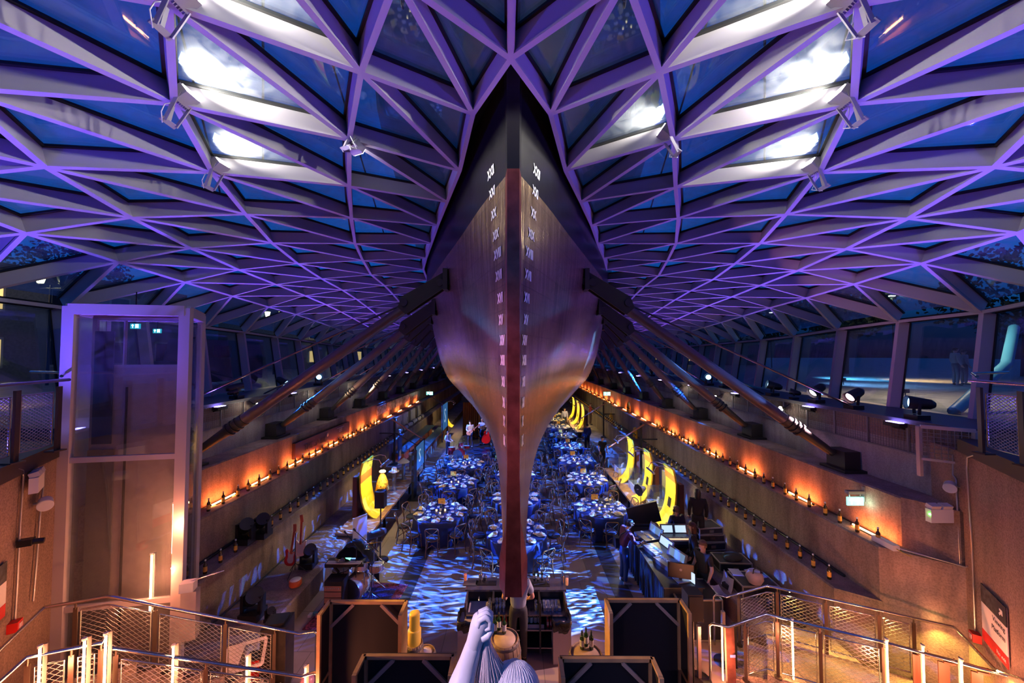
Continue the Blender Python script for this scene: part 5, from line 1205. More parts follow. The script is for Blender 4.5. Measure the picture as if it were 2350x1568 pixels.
def drink(px, py, label, col):
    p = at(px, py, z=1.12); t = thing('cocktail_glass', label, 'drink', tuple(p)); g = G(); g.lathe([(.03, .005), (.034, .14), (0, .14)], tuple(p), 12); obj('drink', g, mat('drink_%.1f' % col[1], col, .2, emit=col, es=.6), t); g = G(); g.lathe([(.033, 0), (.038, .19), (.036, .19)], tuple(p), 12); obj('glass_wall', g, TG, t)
drink(1068, 1333, 'orange-red cocktail glowing at the left end of the bar top', (.9, .18, .04)); drink(1301, 1343, 'orange and white cocktail at the right end of the bar top', (.9, .3, .12))
for k, (px, py) in enumerate(((1226, 1331), (1235, 1333), (1244, 1330))): q = at(px, py, z=1.12); WINE.put((q.x, q.y, 1.12), k, f'dark squat bottle on the right of the bar top, {["left", "middle", "right"][k]} of three', 'dark bottles on the bar top', .62)
p = at(1235, 1341, z=1.125); t = thing('bar_mat', 'black rubber mat with tools on the right of the bar top', 'mat', tuple(p)); bx(p, (.5, .16, .01), BLACK, 'mat', t); g = G(); g.tube(p + Vector((-.1, -.05, .015)), p + Vector((.2, .03, .015)), .005); obj('bar_spoon', g, CHROME, t)
p = at(1116, 1338, z=1.125); t = thing('bar_mat', 'black rubber mat on the left of the bar top', 'mat', tuple(p)); bx(p, (.45, .16, .01), BLACK, 'mat', t); bx(p + Vector((-.35, 0, 0)), (.3, .2, .01), mat('grey_tray', (.2, .2, .22), .3, .5), 'tray', t)
# bins with black bags
def bin_(px, py, z, w, label):
    p = at(px, py, z=z); t = thing('waste_bin', label, 'bin', (p.x, p.y, 0)); g = G(); g.box((p.x, p.y, z / 2 - .03), (w, .42, z - .06)); obj('body', g, mat('bin_cream', (.5, .42, .42), .5), t)
    g = G(); n = 24; vs = []
    for z_, k in ((z - .22, 1.02), (z - .1, 1.12), (z, 1.14), (z + .02, 1.0), (z - .1, .85)):
        for i in range(n):
            a_ = 2 * math.pi * i / n; ca, sa = math.cos(a_), math.sin(a_); m_ = max(abs(ca), abs(sa)); rr = k * (1 + .05 * math.sin(i * 2.7 + z_ * 40))
            vs.append((p.x + ca / m_ ** .75 * w / 2 * rr, p.y + sa / m_ ** .75 * .21 * rr, z_ + .015 * math.sin(i * 1.9)))
    g.add(vs, [(a_ * n + i, a_ * n + (i + 1) % n, (a_ + 1) * n + (i + 1) % n, (a_ + 1) * n + i) for a_ in range(4) for i in range(n)], True); g.add(vs[-n:], [tuple(range(n))]); obj('bin_bag', g, mat('bin_bag_black', (.012, .012, .015), .22, spec=.8, bump=.6, bscale=25), t)
    return t
bin_(1077, 1412, .85, .42, 'cream bin with a shiny black bag at the left end of the bar'); bin_(1287, 1412, .82, .36, 'cream bin with a full black bag at the right end of the bar')
# ---------------------------------------------------------------- dining chairs with crossed backs
CW = mat('chair_walnut', (.16, .075, .035), .42, noise=.25, nscale=12); CU = mat('dark_cushion', (.02, .03, .07), .7)
def chair_parts(g):
    """local: faces +y, back at -y"""
    def leg(s): return lambda g: g.path([(s * .17, .18, .45), (s * .19, .21, 0)], [.017, .014], 6)
    def back(g):
        for s in (-1, 1): g.path([(s * .19, -.27, 0), (s * .175, -.21, .3), (s * .175, -.2, .47), (s * .2, -.25, .7), (s * .2, -.28, .8), (s * .17, -.3, .86)], .016, 6)
        g.path([(-.2, -.28, .8), (-.17, -.3, .865), (-.08, -.325, .885), (.08, -.325, .885), (.17, -.3, .865), (.2, -.28, .8)], .02, 6)
    def cross(g):
        for s in (-1, 1): g.path([(s * .18, -.21, .5), (s * .06, -.25, .62), (-s * .08, -.28, .74), (-s * .18, -.29, .83)], .011, 6)
    def seat(g): g.lathe([(0, .43), (.2, .43), (.22, .445), (.21, .46), (0, .46)], (0, -.01, 0), 14)
    def cush(g): g.lathe([(.19, .46), (.205, .48), (.18, .5), (0, .505)], (0, -.01, 0), 14)
    def stretch(g):
        for s in (-1, 1): g.path([(s * .18, .19, .22), (s * .15, 0, .34), (s * .18, -.22, .22)], .01, 5)
        g.path([(-.18, .19, .22), (0, .16, .34), (.18, .19, .22)], .01, 5); g.path([(-.18, -.22, .22), (0, -.19, .34), (.18, -.22, .22)], .01, 5)
    return [('leg', leg(-1), CW), ('leg', leg(1), CW), ('back_frame', back, CW), ('cross_brace', cross, CW), ('seat', seat, CW), ('cushion', cush, CU), ('stretcher', stretch, CW)]
def mk_chair():
    t = thing('dining_chair', 'x', 'chair')
    for nm, f, m in chair_parts(None): g = G(); f(g); obj(nm, g, m, t, local=True)
    return t
def mk_chair_lod():
    g = G()
    for nm, f, m in chair_parts(None): g.mi(1 if nm == 'cushion' else 0); f(g)
    return tag(obj('dining_chair', g, [CW, CU], local=True), 'x', 'chair')
CH = Spread(mk_chair()); CHL = Spread(mk_chair_lod())
CLOTH = mat('navy_cloth', (.008, .016, .075), .55, noise=.15); PL = mat('porcelain', (.78, .76, .80), .2, spec=.7); NAP = mat('cream_napkin', (.85, .66, .36), .8)
def mk_cloth():
    g = G(); n = 72; vs = [(0, 0, .762)]
    rows = [(.6, .762), (.88, .762), (.915, .757), (.925, .74), (.93, .6), (.945, .4), (.965, .2), (.985, .03)]
    for k, (r, z) in enumerate(rows):
        for i in range(n):
            a_ = 2 * math.pi * i / n; w = max(0, k - 3) * .012; rr = r + w * (math.sin(a_ * 11 + .5 * math.sin(a_ * 3)) + .5 * math.sin(a_ * 23 + 1)) - (w * .6)
            vs.append((rr * math.cos(a_), rr * math.sin(a_), z))
    fs = [(0, 1 + i, 1 + (i + 1) % n) for i in range(n)] + [(1 + a_ * n + i, 1 + (a_ + 1) * n + i, 1 + (a_ + 1) * n + (i + 1) % n, 1 + a_ * n + (i + 1) % n) for a_ in range(len(rows) - 1) for i in range(n)]
    g.add(vs, fs, True); return tag(obj('tablecloth', g, CLOTH, local=True), 'x', 'tablecloth')
def mk_table():
    t = thing('round_table', 'x', 'table'); g = G(); g.lathe([(0, .73), (.9, .73), (.9, .755), (0, .755)], n=40); obj('tabletop', g, OAK, t, local=True)
    for s in (-1, 1):
        for q in (-1, 1): g = G(); g.tube((s * .45, q * .45, 0), (s * .4, q * .4, .73), .016); obj('leg', g, BLK2, t, local=True)
    return t
def mk_plate(r):
    g = G(); g.lathe([(0, 0), (r * .6, 0), (r, .015), (r * .98, .02), (r * .6, .007), (0, .007)], n=20); return tag(obj('plate', g, PL, local=True), 'x', 'plate')
def mk_nap(seed):
    random.seed(seed); g = G(); n = 14; vs = [(0, 0, .055)]; ph = [random.uniform(0, 6) for _ in range(6)]
    for k in range(1, 6):
        for i in range(n):
            a_ = 2 * math.pi * i / n; r = k / 5 * (.135 + .04 * math.sin(2 * a_ + ph[0]) + .02 * math.sin(3 * a_ + ph[1]))
            vs.append((r * math.cos(a_) * 1.25, r * math.sin(a_) * .8, max(.004, (.075 - .065 * (k / 5) ** 1.5) + .03 * math.sin(3 * a_ + ph[2] + k) * math.sin(k * 1.2 + ph[3]))))
    g.add(vs, [(0, 1 + i, 1 + (i + 1) % n) for i in range(n)] + [(1 + a_ * n + i, 1 + (a_ + 1) * n + i, 1 + (a_ + 1) * n + (i + 1) % n, 1 + a_ * n + (i + 1) % n) for a_ in range(4) for i in range(n)], True)
    return tag(obj('napkin', g, NAP, local=True), 'x', 'napkin')
def mk_glass():
    g = G(); g.lathe([(.033, 0), (.033, .003), (.005, .008), (.004, .08), (.012, .09), (.035, .12), (.038, .15), (.032, .19), (.030, .19), (.034, .15), (.0, .1)], n=10); return tag(obj('wine_glass', g, TG, local=True), 'x', 'glass')
def mk_cand():
    t = thing('candle_jar', 'x', 'candle'); g = G(); g.lathe([(.035, 0), (.04, .08), (.036, .08), (.03, .01)], n=12); obj('jar', g, TG, t, local=True); g = G(); g.lathe([(.028, .01), (.03, .05), (0, .05)], n=10); obj('wax', g, mat('lit_wax', (1, .8, .5), .5, emit=(1, .62, .25), es=9), t, local=True); return t
def mk_card():
    t = thing('table_number', 'x', 'sign'); g = G(); g.box((0, 0, .22), (.21, .008, .16)); obj('card', g, mat('orange_card', (.85, .42, .05), .5, emit=(1, .45, .05), es=.10), t, local=True)
    g = G(); vs, fs = text_mesh('18', .07, facing((0, -.006, .19), (0, -1, 0)), .001); g.add(vs, fs); g.box((0, -.005, .275), (.13, .002, .012)); obj('number', g, mat('card_print', (.35, .12, .05), .6), t, local=True)
    g = G(); g.tube((0, 0, 0), (0, 0, .15), .004); g.lathe([(.04, 0), (.04, .006), (0, .006)], n=12); obj('stem', g, CHROME, t, local=True); return t
P_ = {k: Spread(v) for k, v in dict(cloth=mk_cloth(), table=mk_table(), plate=mk_plate(.125), side=mk_plate(.08), nap=mk_nap(3), nap2=mk_nap(5), glass=mk_glass(), cand=mk_cand(), card=mk_card(), wb=bottle('water_bottle', 'x', GRN, CREAM, BLACK, r=.036, h=.27)).items()}
random.seed(11)
TABLES = [(-2.5, 12.9, 'nearest table of the left row'), (-2.47, 15.9, 'second table of the left row'), (-2.34, 18.5, 'third table of the left row'), (-1.75, 27.5, 'table beyond the band'), (-1.7, 31, 'furthest table on the left'),
          (.1, 11.5, 'nearest table under the keel'), (.1, 14.2, 'second table under the keel'), (.1, 17.0, 'third table under the keel'), (.1, 19.8, 'fourth table under the keel'), (.1, 22.6, 'fifth table under the keel'),
          (3.08, 13.3, 'nearest table of the right row'), (3.17, 16.3, 'second table of the right row'), (3.2, 19.2, 'third table of the right row'), (3.25, 22, 'fourth table of the right row'), (3.3, 24.8, 'fifth table of the right row'),
          (3.35, 27.8, 'sixth table of the right row'), (3.4, 30.8, 'seventh table of the right row'), (3.45, 33.6, 'last table of the right row')]
ngl = 0; gstuff = G()
PLACE = ['front', 'front left', 'left', 'far left', 'back left', 'back', 'back right', 'far right', 'right', 'front right']
for ti, (x_, y_, w) in enumerate(TABLES):
    r0 = random.uniform(-.05, .05)
    P_['table'].put((x_, y_, 0), 0, f'round banquet table beneath its blue cloth, the {w}', 'round banquet tables')
    P_['cloth'].put((x_, y_, 0), ti * .7, f'navy blue floor-length cloth on the {w}', 'blue tablecloths')
    for k in range(10):
        a_ = -math.pi / 2 - k * math.pi / 5 + r0; ca, sa = math.cos(a_), math.sin(a_)
        rr = 1.17 + random.uniform(-.05, .07); j = random.uniform(-.1, .1)
        S_ = CH if y_ < 20 else CHL
        S_.put((x_ + rr * ca, y_ + rr * sa, 0), a_ + math.pi / 2 + j, f'crossback wooden chair, {PLACE[k]} of the {w}', 'crossback chairs round the tables')
        P_['plate'].put((x_ + .74 * ca, y_ + .74 * sa, .764), 0, f'white dinner plate, {PLACE[k]} of the {w}', 'dinner plates')
        P_['nap' if (k + ti) % 2 else 'nap2'].put((x_ + .73 * ca, y_ + .73 * sa, .785), a_ + random.uniform(-.8, .8), f'crumpled cream napkin, {PLACE[k]} of the {w}', 'cream napkins')
        a2 = a_ + .3; P_['side'].put((x_ + .42 * math.cos(a2), y_ + .42 * math.sin(a2), .764), 0, f'small inner white plate, {PLACE[k]} of the {w}', 'side plates')
        for q, (dr, da) in enumerate(((.56, .13), (.6, -.16))):
            a3 = a_ + da; pos = (x_ + dr * math.cos(a3), y_ + dr * math.sin(a3), .764)
            if ngl < 290: P_['glass'].put(pos, 0, f'{["large", "small"][q]} stemmed wine glass, {PLACE[k]} of the {w}', 'wine glasses', [1.05, .85][q]); ngl += 1
            else: gstuff.lathe([(.033, 0), (.005, .008), (.004, .08), (.035, .12), (.03, .19)], pos, 6)
    for k in range(3): a_ = k * 2.1 + .6 + ti; P_['cand'].put((x_ + .17 * math.cos(a_), y_ + .17 * math.sin(a_), .764), 0, f'lit candle jar, {["first", "second", "third"][k]} of three, on the {w}', 'candle jars')
    P_['wb'].put((x_, y_, .764), 0, f'green bottle at the centre of the {w}', 'table bottles')
    P_['card'].put((x_ + random.uniform(-.15, .05), y_ + .3, .764), random.uniform(-.15, .15), f'orange number card on the {w}', 'table number cards', 1.15)
if gstuff.v: o = tag(obj('distant_glassware', gstuff, TG), 'wine glasses on the most distant tables', 'glasses', kind='stuff')
# rope barrier on a gold edge beside the band stage
g = G(); g.beam((-.95, 19.8, .12), (-1.05, 27, .12), .12, .24); tag(obj('stage_edge', g, mat('gold_edge', (.6, .42, .08), .5)), 'gold edge of the low band stage', 'stage edge')
g = G(); g.box((-2.4, 23.6, .1), (2.7, 6.6, .2)); tag(obj('band_stage', g, mat('stage_dark', (.03, .035, .06), .4)), 'low dark stage under the band in the middle distance', 'stage')

# ---------------------------------------------------------------- people
SKINM = mat('skin', (.55, .30, .21), .5); 
def skin_mesh(nodes, links, sub=2):
    """nodes: {name: (x, y, z, r)}; grows one continuous surface with the Skin modifier"""
    names = list(nodes); me = bpy.data.meshes.new('s'); me.from_pydata([nodes[k][:3] for k in names], [(names.index(a_), names.index(b_)) for a_, b_ in links], [])
    o = bpy.data.objects.new('s', me); C.objects.link(o); m = o.modifiers.new('sk', 'SKIN'); m.use_smooth_shade = True
    for i, k in enumerate(names):
        sv = me.skin_vertices[0].data[i]; r = nodes[k][3]; sv.radius = r if isinstance(r, tuple) else (r, r); sv.use_root = (i == 0)
    o.modifiers.new('su', 'SUBSURF').levels = sub
    dg = bpy.context.evaluated_depsgraph_get(); dg.update(); em = bpy.data.meshes.new_from_object(o.evaluated_get(dg))
    vs = [tuple(v.co) for v in em.vertices]; fs = [tuple(p.vertices) for p in em.polygons]
    bpy.data.objects.remove(o); bpy.data.meshes.remove(me); bpy.data.meshes.remove(em); return vs, fs
def hand(g, w, d, u, s=1., curl=.5):
    """palm and five fingers from wrist w, pointing d, palm normal u"""
    d = Vector(d).normalized(); u = Vector(u); u = (u - d * u.dot(d)).normalized(); sd = d.cross(u); w = Vector(w)
    g.path([w - d * .02 * s, w + d * .02 * s, w + d * .06 * s, w + d * .09 * s], [.024 * s, .03 * s, .036 * s, .03 * s], 10)
    for k in range(4):
        b_ = w + d * .085 * s + sd * (-.03 + .02 * k) * s; L = (.07, .08, .075, .06)[k] * s; c1 = (d * math.cos(curl) + u * math.sin(curl)); c2 = (d * math.cos(curl * 2.2) + u * math.sin(curl * 2.2))
        g.path([b_ - d * .02 * s, b_, b_ + c1 * L * .5, b_ + c1 * L * .5 + c2 * L * .5], [.011 * s, .0105 * s, .0095 * s, .007 * s], 8)
    b_ = w + d * .03 * s - sd * .03 * s; t1 = (d * .7 - sd * .6 + u * .3).normalized(); g.path([b_, b_ + t1 * .035 * s, b_ + (t1 + d * .4).normalized() * .065 * s], [.015 * s, .012 * s, .009 * s], 8)
def person(loc, rz, label, shirt, trous, hair, pose=None, hairlen=0., extras=None, sleeves='long', sc=1.0, cat='person', skirt=False, shoes=(.02, .02, .02)):
    t = thing('person', label, cat, tuple(loc), rz); J = dict(pel=(0, 0, .95), wai=(0, 0, 1.1), che=(0, .01, 1.32), nek=(0, .0, 1.48), hd=(0, -.015, 1.62), top=(0, -.0, 1.71),
      shL=(-.18, 0, 1.42), elL=(-.23, .02, 1.14), wrL=(-.22, -.08, .92), shR=(.18, 0, 1.42), elR=(.23, .02, 1.14), wrR=(.22, -.08, .92),
      hiL=(-.09, 0, .9), knL=(-.1, -.02, .5), anL=(-.11, .02, .09), toL=(-.12, -.13, .03), hiR=(.09, 0, .9), knR=(.1, -.02, .5), anR=(.11, .02, .09), toR=(.12, -.13, .03))
    if pose: J.update(pose)
    R = dict(pel=(.12, .08), wai=(.10, .07), che=(.115, .075), nek=.052, hd=(.078, .095), top=.06, shL=.045, elL=.042, wrL=.028, shR=.045, elR=.045, wrR=.028, hiL=.085, knL=.058, anL=.036, toL=.032, hiR=.085, knR=.058, anR=.036, toR=.032)
    LK = [('pel', 'wai'), ('wai', 'che'), ('che', 'nek'), ('nek', 'hd'), ('hd', 'top')] + [(a_ + s, b_ + s) for s in 'LR' for a_, b_ in (('hi', 'kn'), ('kn', 'an'), ('an', 'to'), ('sh', 'el'), ('el', 'wr'))] + [('che', 'sh' + s) for s in 'LR'] + [('pel', 'hi' + s) for s in 'LR']
    vs, fs = skin_mesh({k: (*J[k], R[k]) for k in J}, LK, 2)
    hd = Vector(J['hd'])
    # face: nose, brow and chin pushed out of the head, ears at the sides
    nv = []
    for v in vs:
        q = Vector(v); e_ = q - hd
        if e_.y < -.05 and e_.length < .2:
            q.y -= .03 * math.exp(-((e_.x / .014) ** 2 + ((e_.z + .01) / .025) ** 2)) + .012 * math.exp(-((e_.x / .03) ** 2 + ((e_.z + .075) / .02) ** 2)) - .008 * math.exp(-(((abs(e_.x) - .03) / .014) ** 2 + ((e_.z - .018) / .014) ** 2))
        nv.append(tuple(q))
    g = G(); g.add(nv, fs, True)
    for s in (-1, 1): g.ball(hd + Vector((s * .082, .01, 0)), .02, 8, (.4, .8, 1.4)); g.ball(hd + Vector((s * .03, -.088, .015)), .009, 6)
    g.lathe([(.0, 0), (.013, .002), (.02, .03), (.0, .035)], tuple(hd + Vector((0, -.1, -.02))), 8); g.box(hd + Vector((0, -.093, -.052)), (.04, .012, .01))
    for s in 'LR':
        e_, w_ = Vector(J['el' + s]), Vector(J['wr' + s]); hand(g, w_, w_ - e_, (0, -1, -.2) if s == 'L' else (0, -1, -.2), 1., .45)
    obj('body', g, SKINM, t, local=True)
    K = {k: J[k] for k in ('wai', 'che', 'shL', 'elL', 'shR', 'elR', 'wrL', 'wrR', 'pel', 'nek')}
    lks = [('pel', 'wai'), ('wai', 'che'), ('che', 'neb')] + [('che', 'sh' + s) for s in 'LR']
    nod = {k: (*K[k], dict(pel=(.17, .125), wai=(.155, .115), che=(.185, .135))[k]) for k in ('pel', 'wai', 'che')}; nod['pel'] = (K['pel'][0], K['pel'][1], K['pel'][2] + .02, (.168, .128))
    for s in 'LR':
        nod['sh' + s] = (*J['sh' + s], .082)
        e_ = Vector(J['el' + s]); 
        if sleeves == 'long': nod['el' + s] = (*J['el' + s], .058); nod['wr' + s] = (*J['wr' + s], .04); lks += [('sh' + s, 'el' + s), ('el' + s, 'wr' + s)]
        else: m_ = Vector(J['sh' + s]).lerp(e_, .75); nod['el' + s] = (*m_, .062); lks += [('sh' + s, 'el' + s)]
    nk = Vector(J['nek']).lerp(Vector(J['che']), .25); nod['neb'] = (*nk, .068)
    vs, fs = skin_mesh(nod, lks, 2); g = G(); g.add(vs, fs, True); obj('shirt', g, mat('cloth_%.2f_%.2f_%.2f' % shirt, shirt, .8, bump=.3, bscale=20), t, local=True)
    nod = {'pel': (J['pel'][0], J['pel'][1], J['pel'][2] + .0, (.165, .125)), 'wb': (J['wai'][0] * .5, J['wai'][1] * .5, J['pel'][2] + .1, (.14, .105))}; lks = [('pel', 'wb')]
    for s in 'LR': nod.update({'hi' + s: (*J['hi' + s], .1), 'kn' + s: (*J['kn' + s], .072), 'an' + s: (*J['an' + s], .055)}); lks += [('pel', 'hi' + s), ('hi' + s, 'kn' + s), ('kn' + s, 'an' + s)]
    vs, fs = skin_mesh(nod, lks, 2); g = G(); g.add(vs, fs, True); obj('trousers', g, mat('cloth_%.2f_%.2f_%.2f' % trous, trous, .8, bump=.3, bscale=20), t, local=True)
    for s in 'LR':
        a_, b_ = Vector(J['an' + s]), Vector(J['to' + s]); g = G(); g.path([a_ + Vector((0, .04, -.03)), a_ + Vector((0, 0, -.03)), a_.lerp(b_, .6) + Vector((0, 0, -.01)), b_ + Vector((0, -.02, 0))], [.035, .048, .044, .03], 10); obj('shoe', g, mat('shoe_%.1f' % shoes[0], shoes, .5), t, local=True)
    g = G(); n = 14
    prof = [(.0, .112), (.05, .105), (.085, .06), (.096, .01), (.09, -.04 - hairlen * .3)] + ([(.085, -.12 - hairlen * .6), (.06, -.1 - hairlen)] if hairlen else [])
    vs = []
    for r, z in prof:
        for i in range(n):
            a_ = math.pi * (-.12 + 1.24 * i / (n - 1)); vs.append((r * math.cos(a_) * .93, hd.y + .012 + r * math.sin(a_) * 1.1, hd.z + z))
    g.add([(v[0] + hd.x, v[1], v[2]) for v in vs], [(a_ * n + i, (a_ + 1) * n + i, (a_ + 1) * n + i + 1, a_ * n + i + 1) for a_ in range(len(prof) - 1) for i in range(n - 1)], True)
    g.ball(hd + Vector((0, .0, .055)), .085, 12, (1., 1.12, .72)); obj('hair', g, mat('hair_%.2f_%.2f' % hair[:2], hair, .5), t, local=True)
    if extras: extras(t, J)
    if sc != 1: t.scale = (sc,) * 3
    return t
def foot(px, py): p = at(px, py, z=0); return (p.x, p.y, 0)
def headset(t, J):
    hd = Vector(J['hd']); g = G(); g.path([hd + Vector((math.sin(a_) * .1, .01, math.cos(a_) * .12 - .01)) for a_ in [-1.5 + .3 * k for k in range(11)]], .011, 6)
    for s in (-1, 1): g.ball(hd + Vector((s * .1, .01, -.01)), .042, 10, (.6, .9, 1.1))
    obj('headphones', g, BLK2, t, local=True)
def pack(t, J):
    g = G(); g.box((.17, .12, 1.03), (.2, .14, .26)); g.path([(.1, .1, 1.1), (-.1, .12, 1.35), (-.16, -.02, 1.46)], .015, 6); obj('shoulder_bag', g, BLK2, t, local=True)
lean = dict(che=(0, -.08, 1.30), nek=(0, -.14, 1.44), hd=(0, -.2, 1.56), top=(0, -.2, 1.65), shL=(-.18, -.08, 1.40), shR=(.18, -.08, 1.40), elL=(-.22, -.2, 1.15), wrL=(-.16, -.42, 1.1), elR=(.22, -.2, 1.15), wrR=(.16, -.42, 1.08))
person(foot(1432, 1338), math.radians(100), 'person in a purple jumper, jeans and pale trainers leaning over the sound desk', (.10, .02, .07), (.02, .05, .16), (.02, .012, .01), lean, extras=pack, shoes=(.5, .35, .3))
person(foot(1555, 1300), math.radians(-165), 'person in dark clothes wearing headphones at the lit lighting desk', (.008, .01, .03), (.008, .008, .01), (.10, .05, .035), dict(elR=(.24, -.05, 1.16), wrR=(.1, -.28, 1.1)), extras=headset)
person(foot(1592, 1352), math.radians(-110), 'person with long dark hair in black standing between the desks', (.01, .008, .01), (.01, .01, .01), (.05, .012, .01), hairlen=.28)
person(foot(1616, 1410), math.radians(-70), 'person in a black polo shirt and shorts beside the monitor', (.008, .008, .01), (.008, .008, .01), (.10, .05, .03), dict(elL=(-.25, .03, 1.16), wrL=(-.27, -.1, .95)), sleeves='short')
person(tuple(at(1603, 1262, z=.53)), math.radians(160), 'person in black, dim figure behind the desks by the wall', (.006, .006, .006), (.006, .006, .006), (.01, .01, .01), hairlen=.1)
person((.1, 7.66, 0), math.radians(180), 'bartender in a grey-blue shirt and dark trousers, head hidden by the keel', (.28, .32, .40), (.03, .03, .035), (.05, .03, .02), dict(nek=(0, -.05, 1.44), elR=(.27, -.02, 1.15), wrR=(.25, -.22, 1.0), elL=(-.27, -.02, 1.15), wrL=(-.2, -.22, 1.0)), sleeves='short', sc=1.1)
# guests and staff further back
person(foot(1383, 1075), math.radians(20), 'person in black with bare arms standing by the right tables', (.012, .012, .015), (.01, .01, .012), (.02, .01, .01), sleeves='short')
person(foot(1348, 1035), math.radians(-160), 'person in blue beside the far display boards', (.02, .03, .12), (.01, .01, .03), (.03, .02, .01))
person(tuple(at(1355, 975, z=.53)), math.radians(90), 'person in a red top seated or standing far right by the bar stools', (.4, .04, .03), (.05, .02, .02), (.1, .04, .03))
person(foot(1296, 985), math.radians(0), 'person in a pale lilac shirt far down the right side', (.4, .35, .5), (.03, .03, .05), (.05, .03, .02))
# band
def chaikin(P):
    for _ in range(2): P = [q for a_, b_ in zip(P, P[1:] + P[:1]) for q in ((a_[0] * .75 + b_[0] * .25, a_[1] * .75 + b_[1] * .25), (a_[0] * .25 + b_[0] * .75, a_[1] * .25 + b_[1] * .75))]
    return P
def guitar_local(t, col, x=0, y=-.2, z=1.05, a=.5, L=.55, sc=1.):
    g = G(); M = Matrix.Translation((x, y, z)) @ Matrix.Rotation(a, 4, 'Y'); 
    def P(u, v, w): return M @ Vector((u * sc, w * sc, v * sc))
    out = [(0, -.22), (.1, -.2), (.16, -.1), (.14, 0), (.09, .06), (.11, .14), (.07, .2), (0, .19)]; out = chaikin(out + [(-p_, q_) for p_, q_ in out[::-1][1:-1]])
    g.slab([P(p_, q_, -.03) for p_, q_ in out], (M.to_3x3() @ Vector((0, .07 * sc, 0)))); o = obj('guitar_body', g, col, t, local=True)
    g = G(); g.beam(P(0, .1, -.035), P(0, .1 + L, -.035), .045 * sc, .03 * sc, (0, 1, 0)); g.beam(P(0, .1 + L, -.03), P(0, .28 + L, -.03), .07 * sc, .025 * sc, (0, 1, 0)); obj('guitar_neck', g, mat('neck_maple', (.4, .12, .05), .4), t, local=True)
NATG = mat('natural_guitar', (.75, .42, .28), .35); BASSR = mat('red_bass', (.65, .01, .01), .3)
p = (-2.75, 23.8, .2); person(p, .1, 'guitarist in a white shirt on the distant band stage', (.6, .6, .65), (.02, .02, .05), (.03, .02, .02), dict(wrL=(-.1, -.3, 1.1), wrR=(.25, -.32, 1.2)))
t = thing('acoustic_guitar', 'pale guitar held by the distant guitarist', 'guitar', (p[0], p[1] - .1, .2)); guitar_local(t, NATG, 0, -.22, 1.05, .9)
p = (-2.05, 24.6, .2); person(p, .15, 'double bass player in a pale shirt on the distant band stage', (.5, .42, .4), (.02, .02, .03), (.4, .3, .25), dict(wrL=(-.1, -.3, 1.2), wrR=(.28, -.25, 1.4)))
t = thing('double_bass', 'bright red double bass on the distant stage', 'double bass', (-1.75, 24.1, .2)); guitar_local(t, BASSR, 0, 0, .62, .12, .62, 1.9)
person((-4.0, 22.8, .0), .9, 'drummer in a pale blue shirt behind the distant red drum kit', (.25, .35, .6), (.02, .02, .04), (.03, .015, .01), dict(wrL=(-.12, -.35, 1.05), wrR=(.15, -.35, 1.05)), sc=.85)
# orange curtain behind the band
t = thing('draped_curtain', 'gathered orange curtain hanging behind the band', 'curtain', (-3.2, 27.3, 0)); g = G(); n = 40
vs = [(-3.7 + 1.25 * i / n, 27.3 + .12 * math.sin(i * 1.3), z_) for z_ in (.1, 2.7) for i in range(n + 1)]; vs += [(v[0], v[1] + .03, v[2]) for v in vs]; m_ = n + 1
g.add(vs, [(i, i + 1, m_ + i + 1, m_ + i) for i in range(n)] + [(2 * m_ + i + 1, 2 * m_ + i, 3 * m_ + i, 3 * m_ + i + 1) for i in range(n)], True); obj('cloth', g, mat('orange_curtain', (.55, .20, .03), .7), t)
bx((-3.08, 27.3, 2.85), (1.4, .3, .4), BLACK, 'top_box', t)
